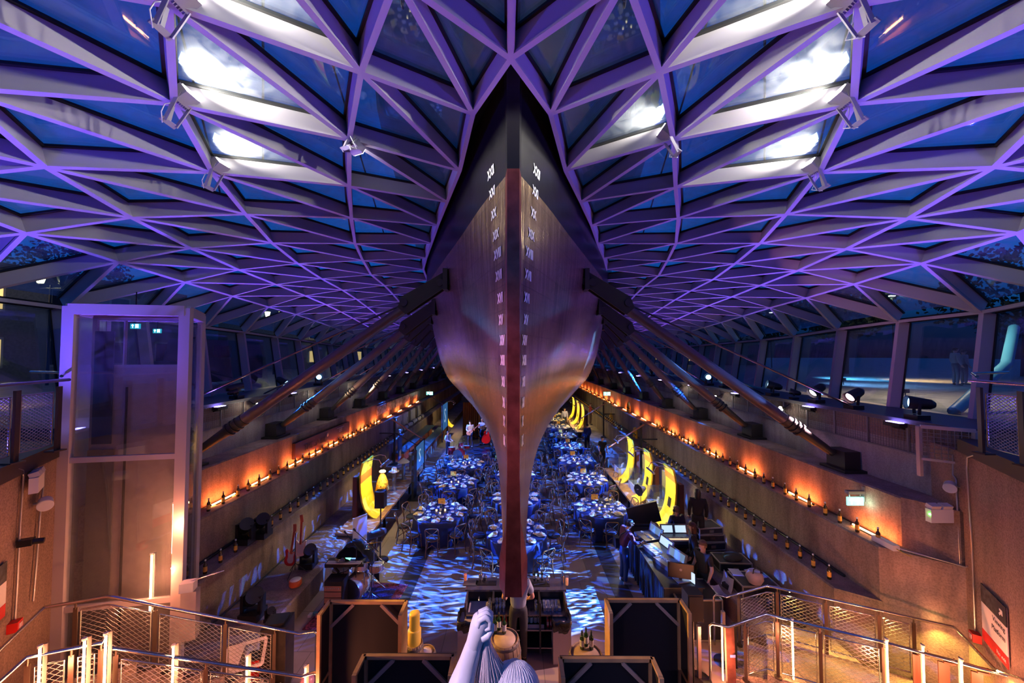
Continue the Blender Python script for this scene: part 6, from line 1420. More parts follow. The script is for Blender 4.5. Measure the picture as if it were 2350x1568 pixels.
# ---------------------------------------------------------------- drum kits
DRW = mat('drum_maple', (.45, .24, .17), .35); DHD = mat('drum_head', (.7, .68, .7), .4); BRS = mat('cymbal_bronze', (.55, .42, .22), .2, 1.)
def tripod(t, p, h, nm='stand', m=None, r=.011, spread=.28):
    m = m or CHROME; p = Vector(p); g = G(); g.tube(p + Vector((0, 0, .12)), p + Vector((0, 0, h)), r)
    for k in range(3): a_ = k * 2.1 + .4; g.tube(p + Vector((0, 0, .3)), p + Vector((math.cos(a_) * spread, math.sin(a_) * spread, .01)), r * .8)
    return obj(nm, g, m, t)
def drumkit(x, y, z0, shell, label, sc=1., parts=None):
    t = thing('drum_kit', label, 'drum kit', (x, y, z0))
    def drum(c, r, h, ax, nm):
        c = Vector(c); ax = Vector(ax).normalized(); g = G(); g.tube(c - ax * h / 2, c + ax * h / 2, r, n=24); o = obj(nm, g, shell, t)
        g = G(); [g.tube(c + ax * (q * h / 2 - .01), c + ax * (q * h / 2 + .01), r + .008, n=24) for q in (-1, 1)]; obj('hoops', g, CHROME, o); g = G(); g.tube(c + ax * (h / 2 + .011), c + ax * (h / 2 + .014), r - .01, n=24); obj('drum_head', g, DHD, o)
        g = G(); 
        for k in range(8):
            a_ = k * .785; _, s1, s2 = frame(ax); q = c + (s1 * math.cos(a_) + s2 * math.sin(a_)) * (r + .012); g.tube(q - ax * h * .42, q + ax * h * .42, .006, n=5)
        obj('lugs', g, CHROME, o)
    drum((x, y, z0 + .29), .28, .42, (.25, 1, 0), 'bass_drum'); drum((x - .45, y + .15, z0 + .42), .2, .4, (0, .1, 1), 'floor_tom'); drum((x + .1, y + .1, z0 + .75), .14, .22, (.1, .4, 1), 'rack_tom'); drum((x + .42, y + .3, z0 + .6), .17, .14, (0, .1, 1), 'snare_drum')
    for cx_, cy_, cz_, r_, tl in ((x - .3, y - .05, .98, .2, (.15, .3, 1)), (x + .25, y - .12, .92, .24, (-.25, .35, 1)), (x + .35, y + .25, 1.25, .25, (-.1, .4, 1)), (x + .1, y + .5, 1.0, .18, (0, .2, 1))):
        c = Vector((cx_, cy_, z0 + cz_)); st = tripod(t, (cx_, cy_ + .05, z0), cz_, 'cymbal_stand'); g = G(); g.lathe([(r_, 0), (r_ * .3, .022), (r_ * .22, .045), (0, .05)], tuple(c), 26, axis=tl); obj('cymbal', g, BRS, st)
    return t
drumkit(at(815, 1375, z=0).x, at(815, 1375, z=0).y, .02, DRW, 'maple drum kit with bronze cymbals at the left front')
drumkit(-3.1, 21.3, .2, mat('red_drum', (.6, .02, .03), .3), 'distant red drum kit on the band stage')
p = at(820, 1400, z=0); t = thing('patterned_rug', 'red and blue patterned rug beneath the maple drum kit', 'rug', (p.x, p.y, 0)); RUG = mat('persian_rug', (.22, .03, .06), .9, noise=.95, nscale=26); bx((p.x, p.y + .15, .012), (1.75, 1.8, .02), RUG, 'rug', t, rz=-.1)
bx((p.x, p.y + .15, .016), (1.3, 1.35, .02), mat('rug_field', (.04, .05, .22), .9, noise=.95, nscale=22), 'field', t, rz=-.1)
# keyboard with a black cover, amplifier heads, mic stands
p = at(795, 1288, z=.95); t = thing('keyboard', 'electronic keyboard with glowing display under a black cover', 'keyboard', (p.x, p.y, 0)); rz = .05
bx((p.x, p.y, .92), (.95, .3, .09), BLK2, 'case', t, rz=rz); g = G(); [g.box((p.x - .42 + k * .026, p.y - .11, .975), (.022, .13, .015)) for k in range(33)]; obj('keys', g, mat('white_keys', (.75, .73, .75), .3), t)
bx((p.x, p.y + .07, .972), (.16, .07, .01), mat('display_green', (.1, .8, .5), .3, emit=(.2, 1, .6), es=3), 'display', t); bx((p.x + .15, p.y + .08, .972), (.1, .03, .01), mat('display_blue', (.1, .3, 1), .3, emit=(.2, .4, 1), es=2), 'button_row', t); bx((p.x - .22, p.y + .06, .972), (.12, .03, .01), mat('display_orange', (1, .5, .1), .3, emit=(1, .5, .1), es=2), 'knobs', t)
g = G(); [g.beam((p.x + q * .4, p.y, .88), (p.x - q * .4, p.y, .02), .04, .04, (0, 1, 0)) for q in (-1, 1)]; obj('x_stand', g, BLK2, t)
t = thing('black_drape', 'black cloth heaped over gear behind the keyboard', 'cloth', (p.x + .1, p.y + .35, 0)); g = G(); n = 18; vs = []
for j in range(7):
    for i in range(n + 1): u = i / n; vs.append((p.x - .5 + 1.1 * u, p.y + .15 + j * .09, max(.02, (1.0 + .22 * math.sin(math.pi * min(1, max(0, u * 1.1)))) * math.sin(math.pi * (.12 + .76 * u)) ** .3 + .02 * math.sin(i * 2.1 + j)) - (.75 if j in (6,) else 0)))
g.add(vs, [(j * (n + 1) + i, j * (n + 1) + i + 1, (j + 1) * (n + 1) + i + 1, (j + 1) * (n + 1) + i) for j in range(6) for i in range(n)], True); obj('cloth', g, mat('black_velvet', (.006, .006, .008), .9), t)
p = at(772, 1325, z=.75); t = thing('amplifier_rack', 'small rack of amplifier units in front of the keyboard', 'amplifier', (p.x, p.y, 0)); bx((p.x, p.y, .38), (.42, .34, .72), BLK2, 'cabinet', t)
g = G(); [g.box((p.x, p.y - .175, .3 + k * .14), (.4, .01, .12)) for k in range(3)]; obj('front_panels', g, mat('copper_panel', (.4, .2, .14), .35, .4), t); g = G(); [g.tube((p.x - .15 + k * .05, p.y - .18, .6), (p.x - .15 + k * .05, p.y - .2, .6), .014) for k in range(7)]; obj('knobs', g, CHROME, t)
for k, (px, py, h_, bx_, w) in enumerate(((816, 1380, 1.25, -.35, 'left'), (852, 1385, 1.35, -.5, 'right'))):
    p = at(px, py, z=0); t = thing('microphone_stand', f'black boom microphone stand in front of the drums, {w} one', 'stand', tuple(p)); tripod(t, p, h_, 'stand', BLK2)
    g = G(); g.tube(p + Vector((.15, .05, h_ - .12)), p + Vector((bx_, .2, h_ + .32)), .009); obj('boom', g, BLK2, t); g = G(); e_ = p + Vector((bx_, .2, h_ + .32)); g.tube(e_, e_ + Vector((-.06, .02, .05)), .02, .024, 10); obj('microphone', g, BLK2, t)
p = at(880, 1300, z=0); t = thing('percussion_case', 'dark grey padded case resting on stands behind the cymbals', 'case', (p.x - .15, p.y, 0)); g = G(); g.path([(p.x - .5, p.y, .85), (p.x - .1, p.y, .98), (p.x + .05, p.y, 1.02)], [.1, .12, .08], 12); obj('case_body', g, mat('dark_grey_case', (.06, .05, .06), .5), t); tripod(t, (p.x - .2, p.y, 0), .85, 'stand')
# white board standing left of the drums
p = at(822, 1255, z=.8); t = thing('white_board', 'narrow white board standing behind the cymbals', 'board', (p.x, p.y, 0)); bx((p.x, p.y + .1, .85), (.42, .03, 1.5), mat('board_white', (.6, .58, .6), .5), 'board', t, rz=.9); bx((p.x, p.y + .1, .05), (.3, .3, .1), BLK2, 'foot', t, rz=.9)
# speakers on poles
def pa(px, py, z, label, yb):
    p = at(px, py, Y=yb); t = thing('pole_speaker', label, 'speaker', (p.x, p.y, 0)); g = G(); g.box(p, (.28, .26, .48)); obj('cabinet', g, BLACK, t); g = G(); g.tube((p.x, p.y, .05), p - Vector((0, 0, .24)), .02); obj('pole', g, BLK2, t)
    bx(p - Vector((0, .135, 0)), (.24, .01, .42), mat('speaker_grille', (.012, .012, .014), .7), 'grille', t); g = G(); g.lathe([(.24, 0), (.24, .02), (.03, .05)], (p.x, p.y, 0), 20); obj('base', g, BLK2, t)
pa(874, 1145, 0, 'black speaker on a pole at the left deck end', 11.3); pa(1589, 1386, 0, 'black speaker on a pole behind the right tall flat', 7.1)
# guitars on a stand on the left ledge
STRAT = [(0, -.22), (.11, -.2), (.16, -.1), (.12, .02), (.16, .16), (.1, .17), (.05, .1), (-.05, .1), (-.12, .2), (-.17, .15), (-.12, 0), (-.16, -.1), (-.1, -.2)]
STRAT = chaikin(STRAT)
def eguitar(px, py, z, col, pg, label, tilt=.08):
    p = at(px, py, z=z); t = thing('electric_guitar', label, 'guitar', tuple(p)); M = Matrix.Translation(p) @ Matrix.Rotation(tilt, 4, 'Y') @ Matrix.Rotation(-.15, 4, 'X')
    g = G(); g.slab([M @ Vector((a_, 0, b_ + .22)) for a_, b_ in STRAT], M.to_3x3() @ Vector((0, .045, 0))); obj('body', g, col, t)
    g = G(); g.slab([M @ Vector((a_ * .55 + .01, -.005, b_ * .7 + .22)) for a_, b_ in STRAT], M.to_3x3() @ Vector((0, .004, 0))); obj('pickguard', g, pg, t)
    g = G(); g.beam(M @ Vector((0, -.01, .3)), M @ Vector((0, -.01, .86)), .05, .025, (0, 1, 0)); obj('neck', g, mat('rosewood_red', (.45, .07, .03), .4), t); g = G(); g.beam(M @ Vector((.01, 0, .85)), M @ Vector((-.02, 0, 1.03)), .08, .02, (0, 1, 0)); obj('headstock', g, mat('head_red', (.55, .12, .06), .4), t)
eguitar(663, 1300, .62, RED, mat('pickguard_white', (.6, .5, .5), .4), 'red electric guitar leaning on the left ledge stand', .06); eguitar(688, 1278, .85, mat('cream_guitar', (.7, .5, .42), .35), MATS['pickguard_white'], 'cream electric guitar on the left ledge stand', -.05)
p = at(664, 1325, z=.53); t = thing('guitar_stand', 'black guitar stand on the left ledge', 'stand', tuple(p)); tripod(t, p + Vector((.08, .1, 0)), 1.05, 'stand', BLK2); 
p = at(678, 1345, z=.53); t = thing('banjo_drum', 'orange drum-shaped instrument with a white head at the edge of the left ledge', 'drum', tuple(p)); g = G(); g.lathe([(.13, .02), (.14, .04), (.14, .14), (.13, .15)], tuple(p), 20); obj('shell', g, mat('orange_shell', (.65, .13, .04), .4), t); g = G(); g.lathe([(0, .15), (.12, .15), (.12, .155), (0, .155)], tuple(p + Vector((0, 0, .0))), 20); obj('head', g, DHD, t)
# moving heads and lanterns on the left ledges
def mhead(px, py, z, label, sc=1.):
    p = at(px, py, z=z); t = thing('moving_head', label, 'light', tuple(p)); s_ = sc; g = G(); g.box(p + Vector((0, 0, .07 * s_)), (.36 * s_, .34 * s_, .14 * s_)); obj('base', g, BLK2, t)
    g = G(); [g.box(p + Vector((q * .17 * s_, 0, .28 * s_)), (.06 * s_, .16 * s_, .34 * s_)) for q in (-1, 1)]; obj('yoke', g, BLK2, t)
    g = G(); c = p + Vector((0, 0, .4 * s_)); ax = Vector((.5, -.5, .5)).normalized(); g.tube(c - ax * .18 * s_, c + ax * .16 * s_, .13 * s_, .15 * s_, 16); g.ball(c - ax * .16 * s_, .14 * s_, 14); obj('head', g, BLK2, t); return p
mhead(563, 1245, 1.56, 'black moving head on the lower left ledge, left of the pair'); mhead(600, 1232, 1.56, 'black moving head on the lower left ledge, right of the pair'); mhead(708, 1300, .53, 'black moving head behind the guitars'); mhead(580, 1418, .53, 'black moving head low on the left ledge nearest the stair', 1.1); mhead(620, 1425, .53, 'small black lantern beside the low moving head', .5)
g = G()
for k in range(4): g.path([(-3.6 + .05 * k, 7.2, .02), (-3.75 + .08 * k, 7.7, .02), (-3.5 - .1 * k, 8.3 + .1 * k, .02), (-3.9 + .05 * k, 8.9, .02), (-3.8, 9.5, .02)], .014, 5)
tag(obj('cable_bundle', g, BLACK), 'bundle of black cables snaking over the floor left of the flats', 'cable')
g = G(); g.path([(-6.3 + .02 * math.sin(k), 7.7 + k * .6, .545) for k in range(9)], .016, 5); tag(obj('cable', g, BLACK), 'black cable at the back of the low left ledge', 'cable')
p = at(727, 1415, z=.05); t = thing('effects_pedals', 'cluster of white and coloured effects pedals on the floor by the left tall flat', 'pedals', tuple(p))
for k in range(5): bx(p + Vector((-.15 + .09 * k, .05 * (k % 2), .03)), (.075, .11, .05), mat('pedal_%d' % (k % 3), [(.6, .55, .6), (.05, .2, .25), (.4, .1, .1)][k % 3], .4), 'pedal', t, rz=k)

# ---------------------------------------------------------------- control desks at the right
DRP = mat('black_desk_drape', (.008, .01, .016), .85)
def quad(c, w, d, h, rz, m, nm, t): return bx(c, (w, d, h), m, nm, t, rz=rz)
A_ = at(1503, 1195, z=1.0); B_ = at(1450, 1342, z=0); 
t = thing('sound_desk', 'long black-draped control desk beside the person in the purple jumper', 'desk', (3.75, 9.95, 0))
bx((3.78, 9.85, .5), (.85, 2.9, 1.0), DRP, 'drape', t); bx((3.78, 9.85, 1.01), (.9, 2.95, .03), BLK2, 'desk_top', t)
g = G(); [g.path([(3.35 - .012 * (k % 2), 8.45 + k * .1, 0), (3.36, 8.45 + k * .1, 1.0)], .02, 5) for k in range(29)]; obj('drape_folds', g, mat('drape_blue_black', (.015, .03, .07), .8), t)
SCR = mat('console_screen', (.1, .2, .3), .2, emit=(.35, .6, 1), es=.35); SCR2 = mat('bright_screen', (.5, .6, .7), .2, emit=(.6, .85, 1), es=.9); CON = mat('console_grey', (.12, .11, .14), .35, .2)
def console(c, w, d, rz, label, scr=1, lit=SCR, strip=None, tiltx=.25):
    t = thing('mixing_console', label, 'console', tuple(c)); c = Vector(c); M = Matrix.Translation(c) @ Matrix.Rotation(rz, 4, 'Z'); 
    def b_(x, y, z, dx, dy, dz, m, nm, rx=0): g = G(); g.box((0, 0, 0), (dx, dy, dz), rx=rx); g.v = [tuple(M @ (Vector(v) + Vector((x, y, z)))) for v in g.v]; return obj(nm, g, m, t)
    b_(0, 0, .05, w, d, .1, CON, 'body'); b_(0, d * .38, .2, w, .03, .26, CON, 'meter_bridge', -.3)
    for k in range(scr): b_(-w / 2 + w * (k + .5) / scr, d * .36 - .0, .21, w / scr * .8, .02, .18, lit, 'screen', -.3)
    g = G(); [g.box((-w * .42 + k * w * .84 / 15, -d * .15, .11), (.012, .03 + .02 * (k % 3), .02)) for k in range(16)]; g.v = [tuple(M @ Vector(v)) for v in g.v]; obj('faders', g, WPL, t)
    if strip: b_(0, -d * .32, .108, w * .95, .04, .01, strip, 'light_strip')
console((4.55, 10.5, 1.02), .75, .55, 0, 'lighting console with two bright screens in front of the headphone wearer', 2, SCR2, mat('amber_strip', (1, .5, .3), .3, emit=(1, .45, .25), es=2))
t = thing('console_table', 'black table under the bright lighting console', 'table', (4.55, 10.5, 0)); bx((4.55, 10.5, .99), (.95, .7, .05), BLK2, 'top', t); bx((4.55, 10.7, .5), (.9, .05, .95), DRP, 'skirt', t)
console((3.8, 10.55, 1.03), .55, .6, -1.3, 'dark mixing console at the far end of the draped desk', 1); console((3.8, 9.85, 1.03), .55, .6, -1.3, 'dark mixing console with a small lit screen in the middle of the draped desk', 1, SCR2); console((3.85, 9.25, 1.03), .6, .55, -1.2, 'pale-topped mixing console near the front of the draped desk', 1)
p = Vector((3.85, 8.65, 1.03)); t = thing('laptop', 'open laptop at the near end of the draped desk', 'laptop', tuple(p)); bx(p + Vector((0, 0, .01)), (.33, .23, .02), mat('laptop_grey', (.4, .4, .45), .3, .6), 'base', t, rz=.2); bx(p + Vector((.15, -.02, .12)), (.01, .33, .22), SCR2, 'screen', t, rz=.4)
p = at(1562, 1310, z=1.25); t = thing('monitor', 'computer monitor seen from behind on the flight case', 'monitor', (p.x, p.y, .8)); bx(p, (.55, .04, .33), BLK2, 'panel', t, rz=-.25); bx(p + Vector((0, .02, -.25)), (.06, .04, .25), BLK2, 'stand', t, rz=-.25); g = G(); g.lathe([(.03, 0), (.03, .004), (.024, .004), (.024, 0)], tuple(p + Vector((-.01, -.025, .03))), 20, axis=(-.25, -1, 0)); obj('round_logo', g, mat('logo_grey', (.4, .4, .42), .4), t)
p = at(1572, 1355, z=.85); 
def fcase(c, d, label, rz=0., edges=True):
    c = Vector(c); t = thing('flight_case', label, 'case', (c.x, c.y, c.z - d[2] / 2)); bx(c, d, mat('case_black', (.02, .02, .025), .4), 'panels', t, rz=rz)
    R = Matrix.Rotation(rz, 3, 'Z'); g = G()
    for sx in (-1, 1):
        for sy in (-1, 1): q = R @ Vector((sx * d[0] / 2, sy * d[1] / 2, 0)); g.box(c + q, (.03, .03, d[2] + .01), rz=rz)
        for sz in (-1, 1): q = R @ Vector((sx * d[0] / 2, 0, 0)); g.box(c + q + Vector((0, 0, sz * d[2] / 2)), (.03, d[1], .03), rz=rz); q = R @ Vector((0, sx * d[1] / 2, 0)); g.box(c + q + Vector((0, 0, sz * d[2] / 2)), (d[0], .03, .03), rz=rz)
    obj('edge_trim', g, mat('alu_trim', (.55, .52, .5), .3, .8), t); g = G(); q = R @ Vector((0, -d[1] / 2 - .01, 0)); g.box(c + q, (.14, .02, .08), rz=rz); obj('latch', g, CHROME, t); return t
fcase((p.x + .15, p.y + .0, .45), (.95, .75, .85), 'large flight case with aluminium edges under the monitor', 0.)
fcase((5.65, 11.0, .72), (.75, .55, .2), 'flight case lid stack on the right ledge, bottom', .1); fcase((5.66, 11.02, .93), (.72, .52, .18), 'flight case stacked second on the right ledge', .05); fcase((5.64, 11.05, 1.12), (.7, .5, .16), 'flight case topmost of the stack on the right ledge', .12)
fcase((5.75, 10.0, .68), (.8, .5, .22), 'flat flight case with a coat on it on the right ledge', -.05); fcase((5.75, 9.1, .66), (.85, .6, .26), 'flat flight case carrying the canvas bag on the right ledge', 0)
t = thing('coat_heap', 'crumpled dark coat on a flight case on the right ledge', 'coat', (5.8, 10.0, .8)); g = G(); g.ball((5.8, 10.0, .84), .2, 14, (1.3, .9, .45)); g.ball((5.68, 9.92, .83), .12, 10, (1.2, 1, .6)); g.ball((5.95, 10.08, .83), .12, 10, (1.1, 1, .5)); obj('cloth', g, mat('coat_olive', (.05, .05, .03), .9, bump=1, bscale=12), t)
t = thing('canvas_bag', 'pale canvas tote bag with dark straps on the right ledge', 'bag', (5.7, 8.95, .8)); g = G(); g.lathe([(.14, 0), (.19, .1), (.17, .22), (.12, .27)], (5.7, 8.95, .8), 10); obj('bag', g, mat('bag_canvas', (.45, .33, .3), .8, bump=.8, bscale=10), t); g = G(); [g.path([(5.6 + .2 * k, 8.87, .98), (5.62 + .16 * k, 8.85, 1.16), (5.7, 8.85, 1.2)], .012, 5) for k in (0, 1)]; obj('straps', g, BLACK, t)
t = thing('paper_sheets', 'pale lilac sheets and clipboard lying on the right ledge case', 'papers', (5.95, 9.3, .8)); bx((5.95, 9.3, .8), (.3, .4, .01), mat('sheet_lilac', (.45, .42, .6), .6), 'sheet', t, rz=.2); bx((5.5, 9.35, .8), (.25, .3, .012), MATS['sheet_lilac'], 'clipboard', t, rz=-.1)
p = at(1672, 1348, z=.53); t = thing('portable_radio', 'small black box on the right ledge near the handrail', 'box', tuple(p)); bx(p + Vector((0, 0, .05)), (.24, .17, .1), BLK2, 'body', t, rz=.3); bx(p + Vector((0, 0, .102)), (.12, .06, .005), mat('label_grey', (.4, .4, .4), .5), 'label', t, rz=.3)
t = thing('black_bag', 'large soft black bag slumped on the right ledge', 'bag', (5.85, 8.3, .52)); g = G(); g.ball((5.85, 8.3, .68), .28, 14, (.9, 1.5, .65)); g.ball((6.0, 8.0, .62), .16, 10); obj('bag', g, mat('bag_black', (.008, .008, .01), .5, bump=1, bscale=8), t); g = G(); g.path([(5.9, 8.1, .8), (6.1, 8.2, .95), (6.25, 8.4, .82)], .015, 5); obj('handle', g, BLACK, t); bx((5.85, 8.55, .66), (.1, .12, .1), RED, 'red_tag', t)
# white shell chair
p = foot(1636, 1402); t = thing('shell_chair', 'white moulded chair beside the person in the polo shirt', 'chair', p); g = G(); n = 8; vs = []
for j, (yy, zz) in enumerate(((.2, .44), (.0, .42), (-.18, .46), (-.24, .62), (-.27, .82))):
    for i in range(n + 1): u = i / n * 2 - 1; vs.append((p[0] + .15 + yy * -1. * .9 - .1 * 0, p[1] + u * .2, zz + .05 * u * u))
vs = [(v[0], v[1], v[2]) for v in vs]; vs2 = [(v[0] + .012, v[1], v[2] - .012) for v in vs]; k_ = len(vs)
g.add(vs + vs2, [(j * (n + 1) + i, j * (n + 1) + i + 1, (j + 1) * (n + 1) + i + 1, (j + 1) * (n + 1) + i) for j in range(4) for i in range(n)] + [(k_ + j * (n + 1) + i, k_ + (j + 1) * (n + 1) + i, k_ + (j + 1) * (n + 1) + i + 1, k_ + j * (n + 1) + i + 1) for j in range(4) for i in range(n)], True); obj('shell', g, WPL, t)
for sx in (-1, 1):
    for sy in (-1, 1): g = G(); g.tube((p[0] + .12 + sx * .12, p[1] + sy * .12, .43), (p[0] + .12 + sx * .2, p[1] + sy * .18, 0), .012); obj('leg', g, CHROME, t)
# studio lamp on a stand in front of the yellow boards, microphones
p = at(1470, 1120, Y=12.4); t = thing('studio_lamp', 'black barn-door studio lamp on a stand before the yellow boards', 'light', (p.x, p.y, 0)); g = G(); g.lathe([(.05, 0), (.09, .1), (.14, .22), (.2, .3)], tuple(p + Vector((.15, 0, 0))), 8, axis=(-1, -.5, -.1)); obj('head', g, BLACK, t); tripod(t, (p.x, p.y, 0), p.z - .05, 'stand', BLK2)
bx(p + Vector((-.1, -.14, 0)), (.14, .01, .03), WM, 'white_label', t)
for k, (px, py, Y) in enumerate(((1484, 1160, 11.9), (1507, 1205, 10.9))):
    p = at(px, py, Y=Y); t = thing('gooseneck_microphone', f'black microphone on a boom by the lighting console, {"further" if k == 0 else "nearer"} one', 'microphone', (p.x, p.y, 0)); g = G(); g.tube((p.x, p.y, .05), p, .012); g.tube(p, p + Vector((.18, -.05, -.12)), .012, .018); g.tube(p, p + Vector((-.14, .05, .1)), .01); obj('stand', g, BLK2, t); g = G(); g.lathe([(.18, 0), (.18, .02), (.02, .04)], (p.x, p.y, 0), 16); obj('base', g, BLK2, t)
p = at(1530, 1380, z=1.35); t = thing('desk_panel', 'tilted black desk lid raised behind the draped desk', 'panel', (3.95, 11.45, 1.0)); bx((3.95, 11.42, 1.32), (.95, .05, .6), BLACK, 'lid', t, ry=-.25); bx((3.95, 11.42, .55), (.8, .3, 1.05), BLACK, 'case', t)
for k, (px, py) in enumerate(((1607, 1560), (1665, 1440))):
    p = at(px, py, z=0) if k == 0 else at(1663, 1520, z=0); t = thing('barrier_post', f'slim grey barrier post with round foot by the right stair, {"nearer" if k == 0 else "further"} one', 'post', (p.x, p.y, 0)); g = G(); g.beam((p.x, p.y, .02), (p.x, p.y, .98), .06, .06, (0, 1, 0)); obj('post', g, mat('barrier_grey', (.25, .2, .19), .4, .5), t); g = G(); g.lathe([(.2, 0), (.2, .012), (0, .02)], (p.x, p.y, 0), 20); obj('foot', g, BLK2, t)
# ---------------------------------------------------------------- outside the glass
g = G()
for s in (-1, 1): g.box((s * 60 + s * 10.2, 40, 4.7), (120, 180, .1))
tag(structure('trim_10', g, mat('paving_outside', (.16, .14, .12), .45, noise=.5, nscale=2)), 'x', 'x'); 
for k in ('label', 'category'): del bpy.data.objects['trim_10'][k]
LEAF = mat('dark_leaves', (.02, .035, .02), .8); BARK = mat('bark', (.03, .02, .015), .9)
def tree(x, y, h, r, label, seed):
    random.seed(seed); t = thing('leafy_tree', label, 'tree', (x, y, 4.75)); g = G(); g.path([(x, y, 4.7), (x + .2, y, 4.7 + h * .4), (x - .1, y, 4.7 + h * .7)], [.25, .18, .08], 8); 
    for k in range(6): a_ = k * 1.05; g.path([(x + .1, y, 4.7 + h * .4), (x + math.cos(a_) * r * .6, y + math.sin(a_) * r * .6, 4.7 + h * (.6 + .05 * k))], [.09, .03], 6)
    obj('trunk', g, BARK, t); g = G()
    for k in range(2600):
        a_ = random.uniform(0, 6.28); b_ = math.acos(random.uniform(-1, 1)); q = r * random.uniform(.55, 1) ** .6 * (1 + .22 * math.sin(3 * a_ + seed) * math.sin(4 * b_)); c = Vector((x + q * math.sin(b_) * math.cos(a_), y + q * math.sin(b_) * math.sin(a_), 4.7 + h * .68 + q * .75 * math.cos(b_)))
        u_ = Vector((random.gauss(0, 1), random.gauss(0, 1), random.gauss(0, 1))).normalized() * .16; v_ = u_.cross(Vector((random.gauss(0, 1), random.gauss(0, 1), random.gauss(0, 1)))).normalized() * .12; g.add([c - u_, c - v_, c + u_, c + v_], [(0, 1, 2, 3)])
    o = obj('foliage', g, LEAF, t); o['kind'] = 'stuff'
tree(33, 24, 8.5, 4.2, 'large dark tree outside at the right edge', 1); tree(24, 27, 7, 2.8, 'dark tree outside behind the right windows, second from the edge', 2); tree(22, 33, 7.5, 3.2, 'dark tree outside further along the right', 3); tree(21, 42, 7.5, 3.2, 'distant dark tree outside on the right', 4); tree(-40, 33, 12, 4.5, 'dark tree outside high at the left edge', 5)
def street_lamp(px, py, Y, n, label, e=60, modern=False):
    p = at(px, py, Y=Y); t = thing('street_lamp', label, 'street lamp', (p.x, p.y, 4.75)); zt_ = p.z
    g = G(); g.tube((p.x + (.5 if n == 2 else 0), p.y, 4.75), (p.x + (.5 if n == 2 else 0), p.y, zt_ - .3), .06, .04)
    if n == 2: g.tube((p.x, p.y, zt_ - .45), (p.x + 1, p.y, zt_ - .45), .03)
    obj('post', g, BLK2, t)
    for k in range(n):
        c = Vector((p.x + k * 1.0, p.y, zt_)); lit = k == 0 or e > 60
        if modern: g = G(); g.box(c, (.5, .2, .06)); obj('lantern', g, BLK2, t); g = G(); g.box(c - Vector((0, 0, .04)), (.3, .14, .03)); obj('bulb', g, mat('street_white', (1, 1, .9), .3, emit=(1, .95, .75), es=90), t)
        else:
            g = G(); g.lathe([(.2, .18), (.24, .2), (.05, .36), (0, .38)], tuple(c), 6); g.lathe([(.1, -.22), (.12, -.24), (.03, -.34)], tuple(c), 6); lo = obj('lantern', g, BLK2, t); g = G(); g.lathe([(.1, -.2), (.19, .17), (0, .17)], tuple(c), 6); obj('lantern_glass', g, mat('street_warm', (1, .9, .5), .3, emit=(1, .78, .28), es=28) if lit else mat('unlit_lantern', (.12, .13, .08), .3), t)
    lamp('POINT', (p.x, p.y - .6, zt_ - .1), e, (1, .8, .4), None, .15, parent=t)
street_lamp(93, 640, 17, 2, 'old street lamp with one lit and one dark lantern, far left beyond the glass', 60); street_lamp(614, 722, 26, 2, 'twin-lantern street lamp outside behind the lift', 90); street_lamp(782, 752, 36, 1, 'distant single lit street lamp on the left', 60)
street_lamp(2047, 678, 24, 1, 'modern white street lamp outside on the right', 60, True); street_lamp(1768, 717, 38, 1, 'distant modern white street lamp on the right', 60, True)
BW = mat('rendered_wall', (.16, .15, .13), .8, noise=.2); WND = mat('dark_window', (.01, .015, .03), .1); WNL = mat('lit_window', (.5, .3, .1), .3, emit=(1, .62, .2), es=1.4)
def building(x, y, w, d, h, label, sd, n=6, m=3):
    random.seed(sd); t = thing('building', label, 'building', (x, y, 4.75)); bx((x, y, 4.75 + h / 2), (w, d, h), BW, 'walls', t); bx((x, y, 4.85 + h), (w + .4, d + .4, .3), mat('roof_dark', (.03, .03, .04), .7), 'roof', t)
    s = 1 if x < 0 else -1; fxx = x + s * w / 2
    for i in range(n):
        for j in range(m):
            if (i + j) % 2 == 0 or True:
                yy = y - d / 2 + d * (i + .5) / n; zz = 4.75 + h * (j + .5) / m; g = G(); g.box((fxx, yy, zz), (.12, d / n * .42, h / m * .55)); o = obj('window', g, mat('window_surround', (.3, .29, .26), .6), t); g = G(); g.box((fxx + s * .05, yy, zz), (.1, d / n * .34, h / m * .46)); obj('pane', g, WNL if random.random() < .3 else WND, o)
building(-24, 46, 8, 22, 7, 'pale building with lit windows outside the left glass', 1); building(-30, 22, 6, 16, 6, 'low building outside behind the lift', 2, 5, 2); building(27, 62, 8, 30, 6, 'distant building with lit windows outside on the right', 3, 8, 3); building(-18, 76, 10, 14, 8, 'furthest building beyond the left glass', 4, 4, 3)
# parked van and people outside
t = thing('parked_van', 'dark van parked outside the left glass', 'van', (-13.5, 17.5, 4.75)); g = G(); g.xprof([(-14.4, 5.0), (-12.6, 5.0), (-12.6, 6.0), (-12.8, 6.8), (-14.2, 6.8), (-14.4, 6.0)], 15.2, 18.6); g.xprof([(-14.4, 5.0), (-12.6, 5.0), (-12.6, 5.9), (-14.4, 5.9)], 14.3, 15.2); obj('body', g, mat('van_grey', (.08, .09, .11), .3, .4), t)
for y_ in (15.0, 17.8): g = G(); g.tube((-12.75, y_, 5.08), (-12.5, y_, 5.08), .33, n=18); obj('wheel', g, BLACK, t)
bx((-12.59, 16.0, 6.3), (.04, 1.0, .5), WND, 'side_window', t)
for k, (px, h_) in enumerate(((2193, 1.), (2212, .95))):
    p = at(px, 842, Y=17 + k * .3); person((p.x, p.y, 4.76), 1.2, f'person in pale clothes outside the right window, {"left" if k == 0 else "right"} of the two', (.35, .32, .33), (.08, .08, .1), (.05, .04, .03), sc=h_)
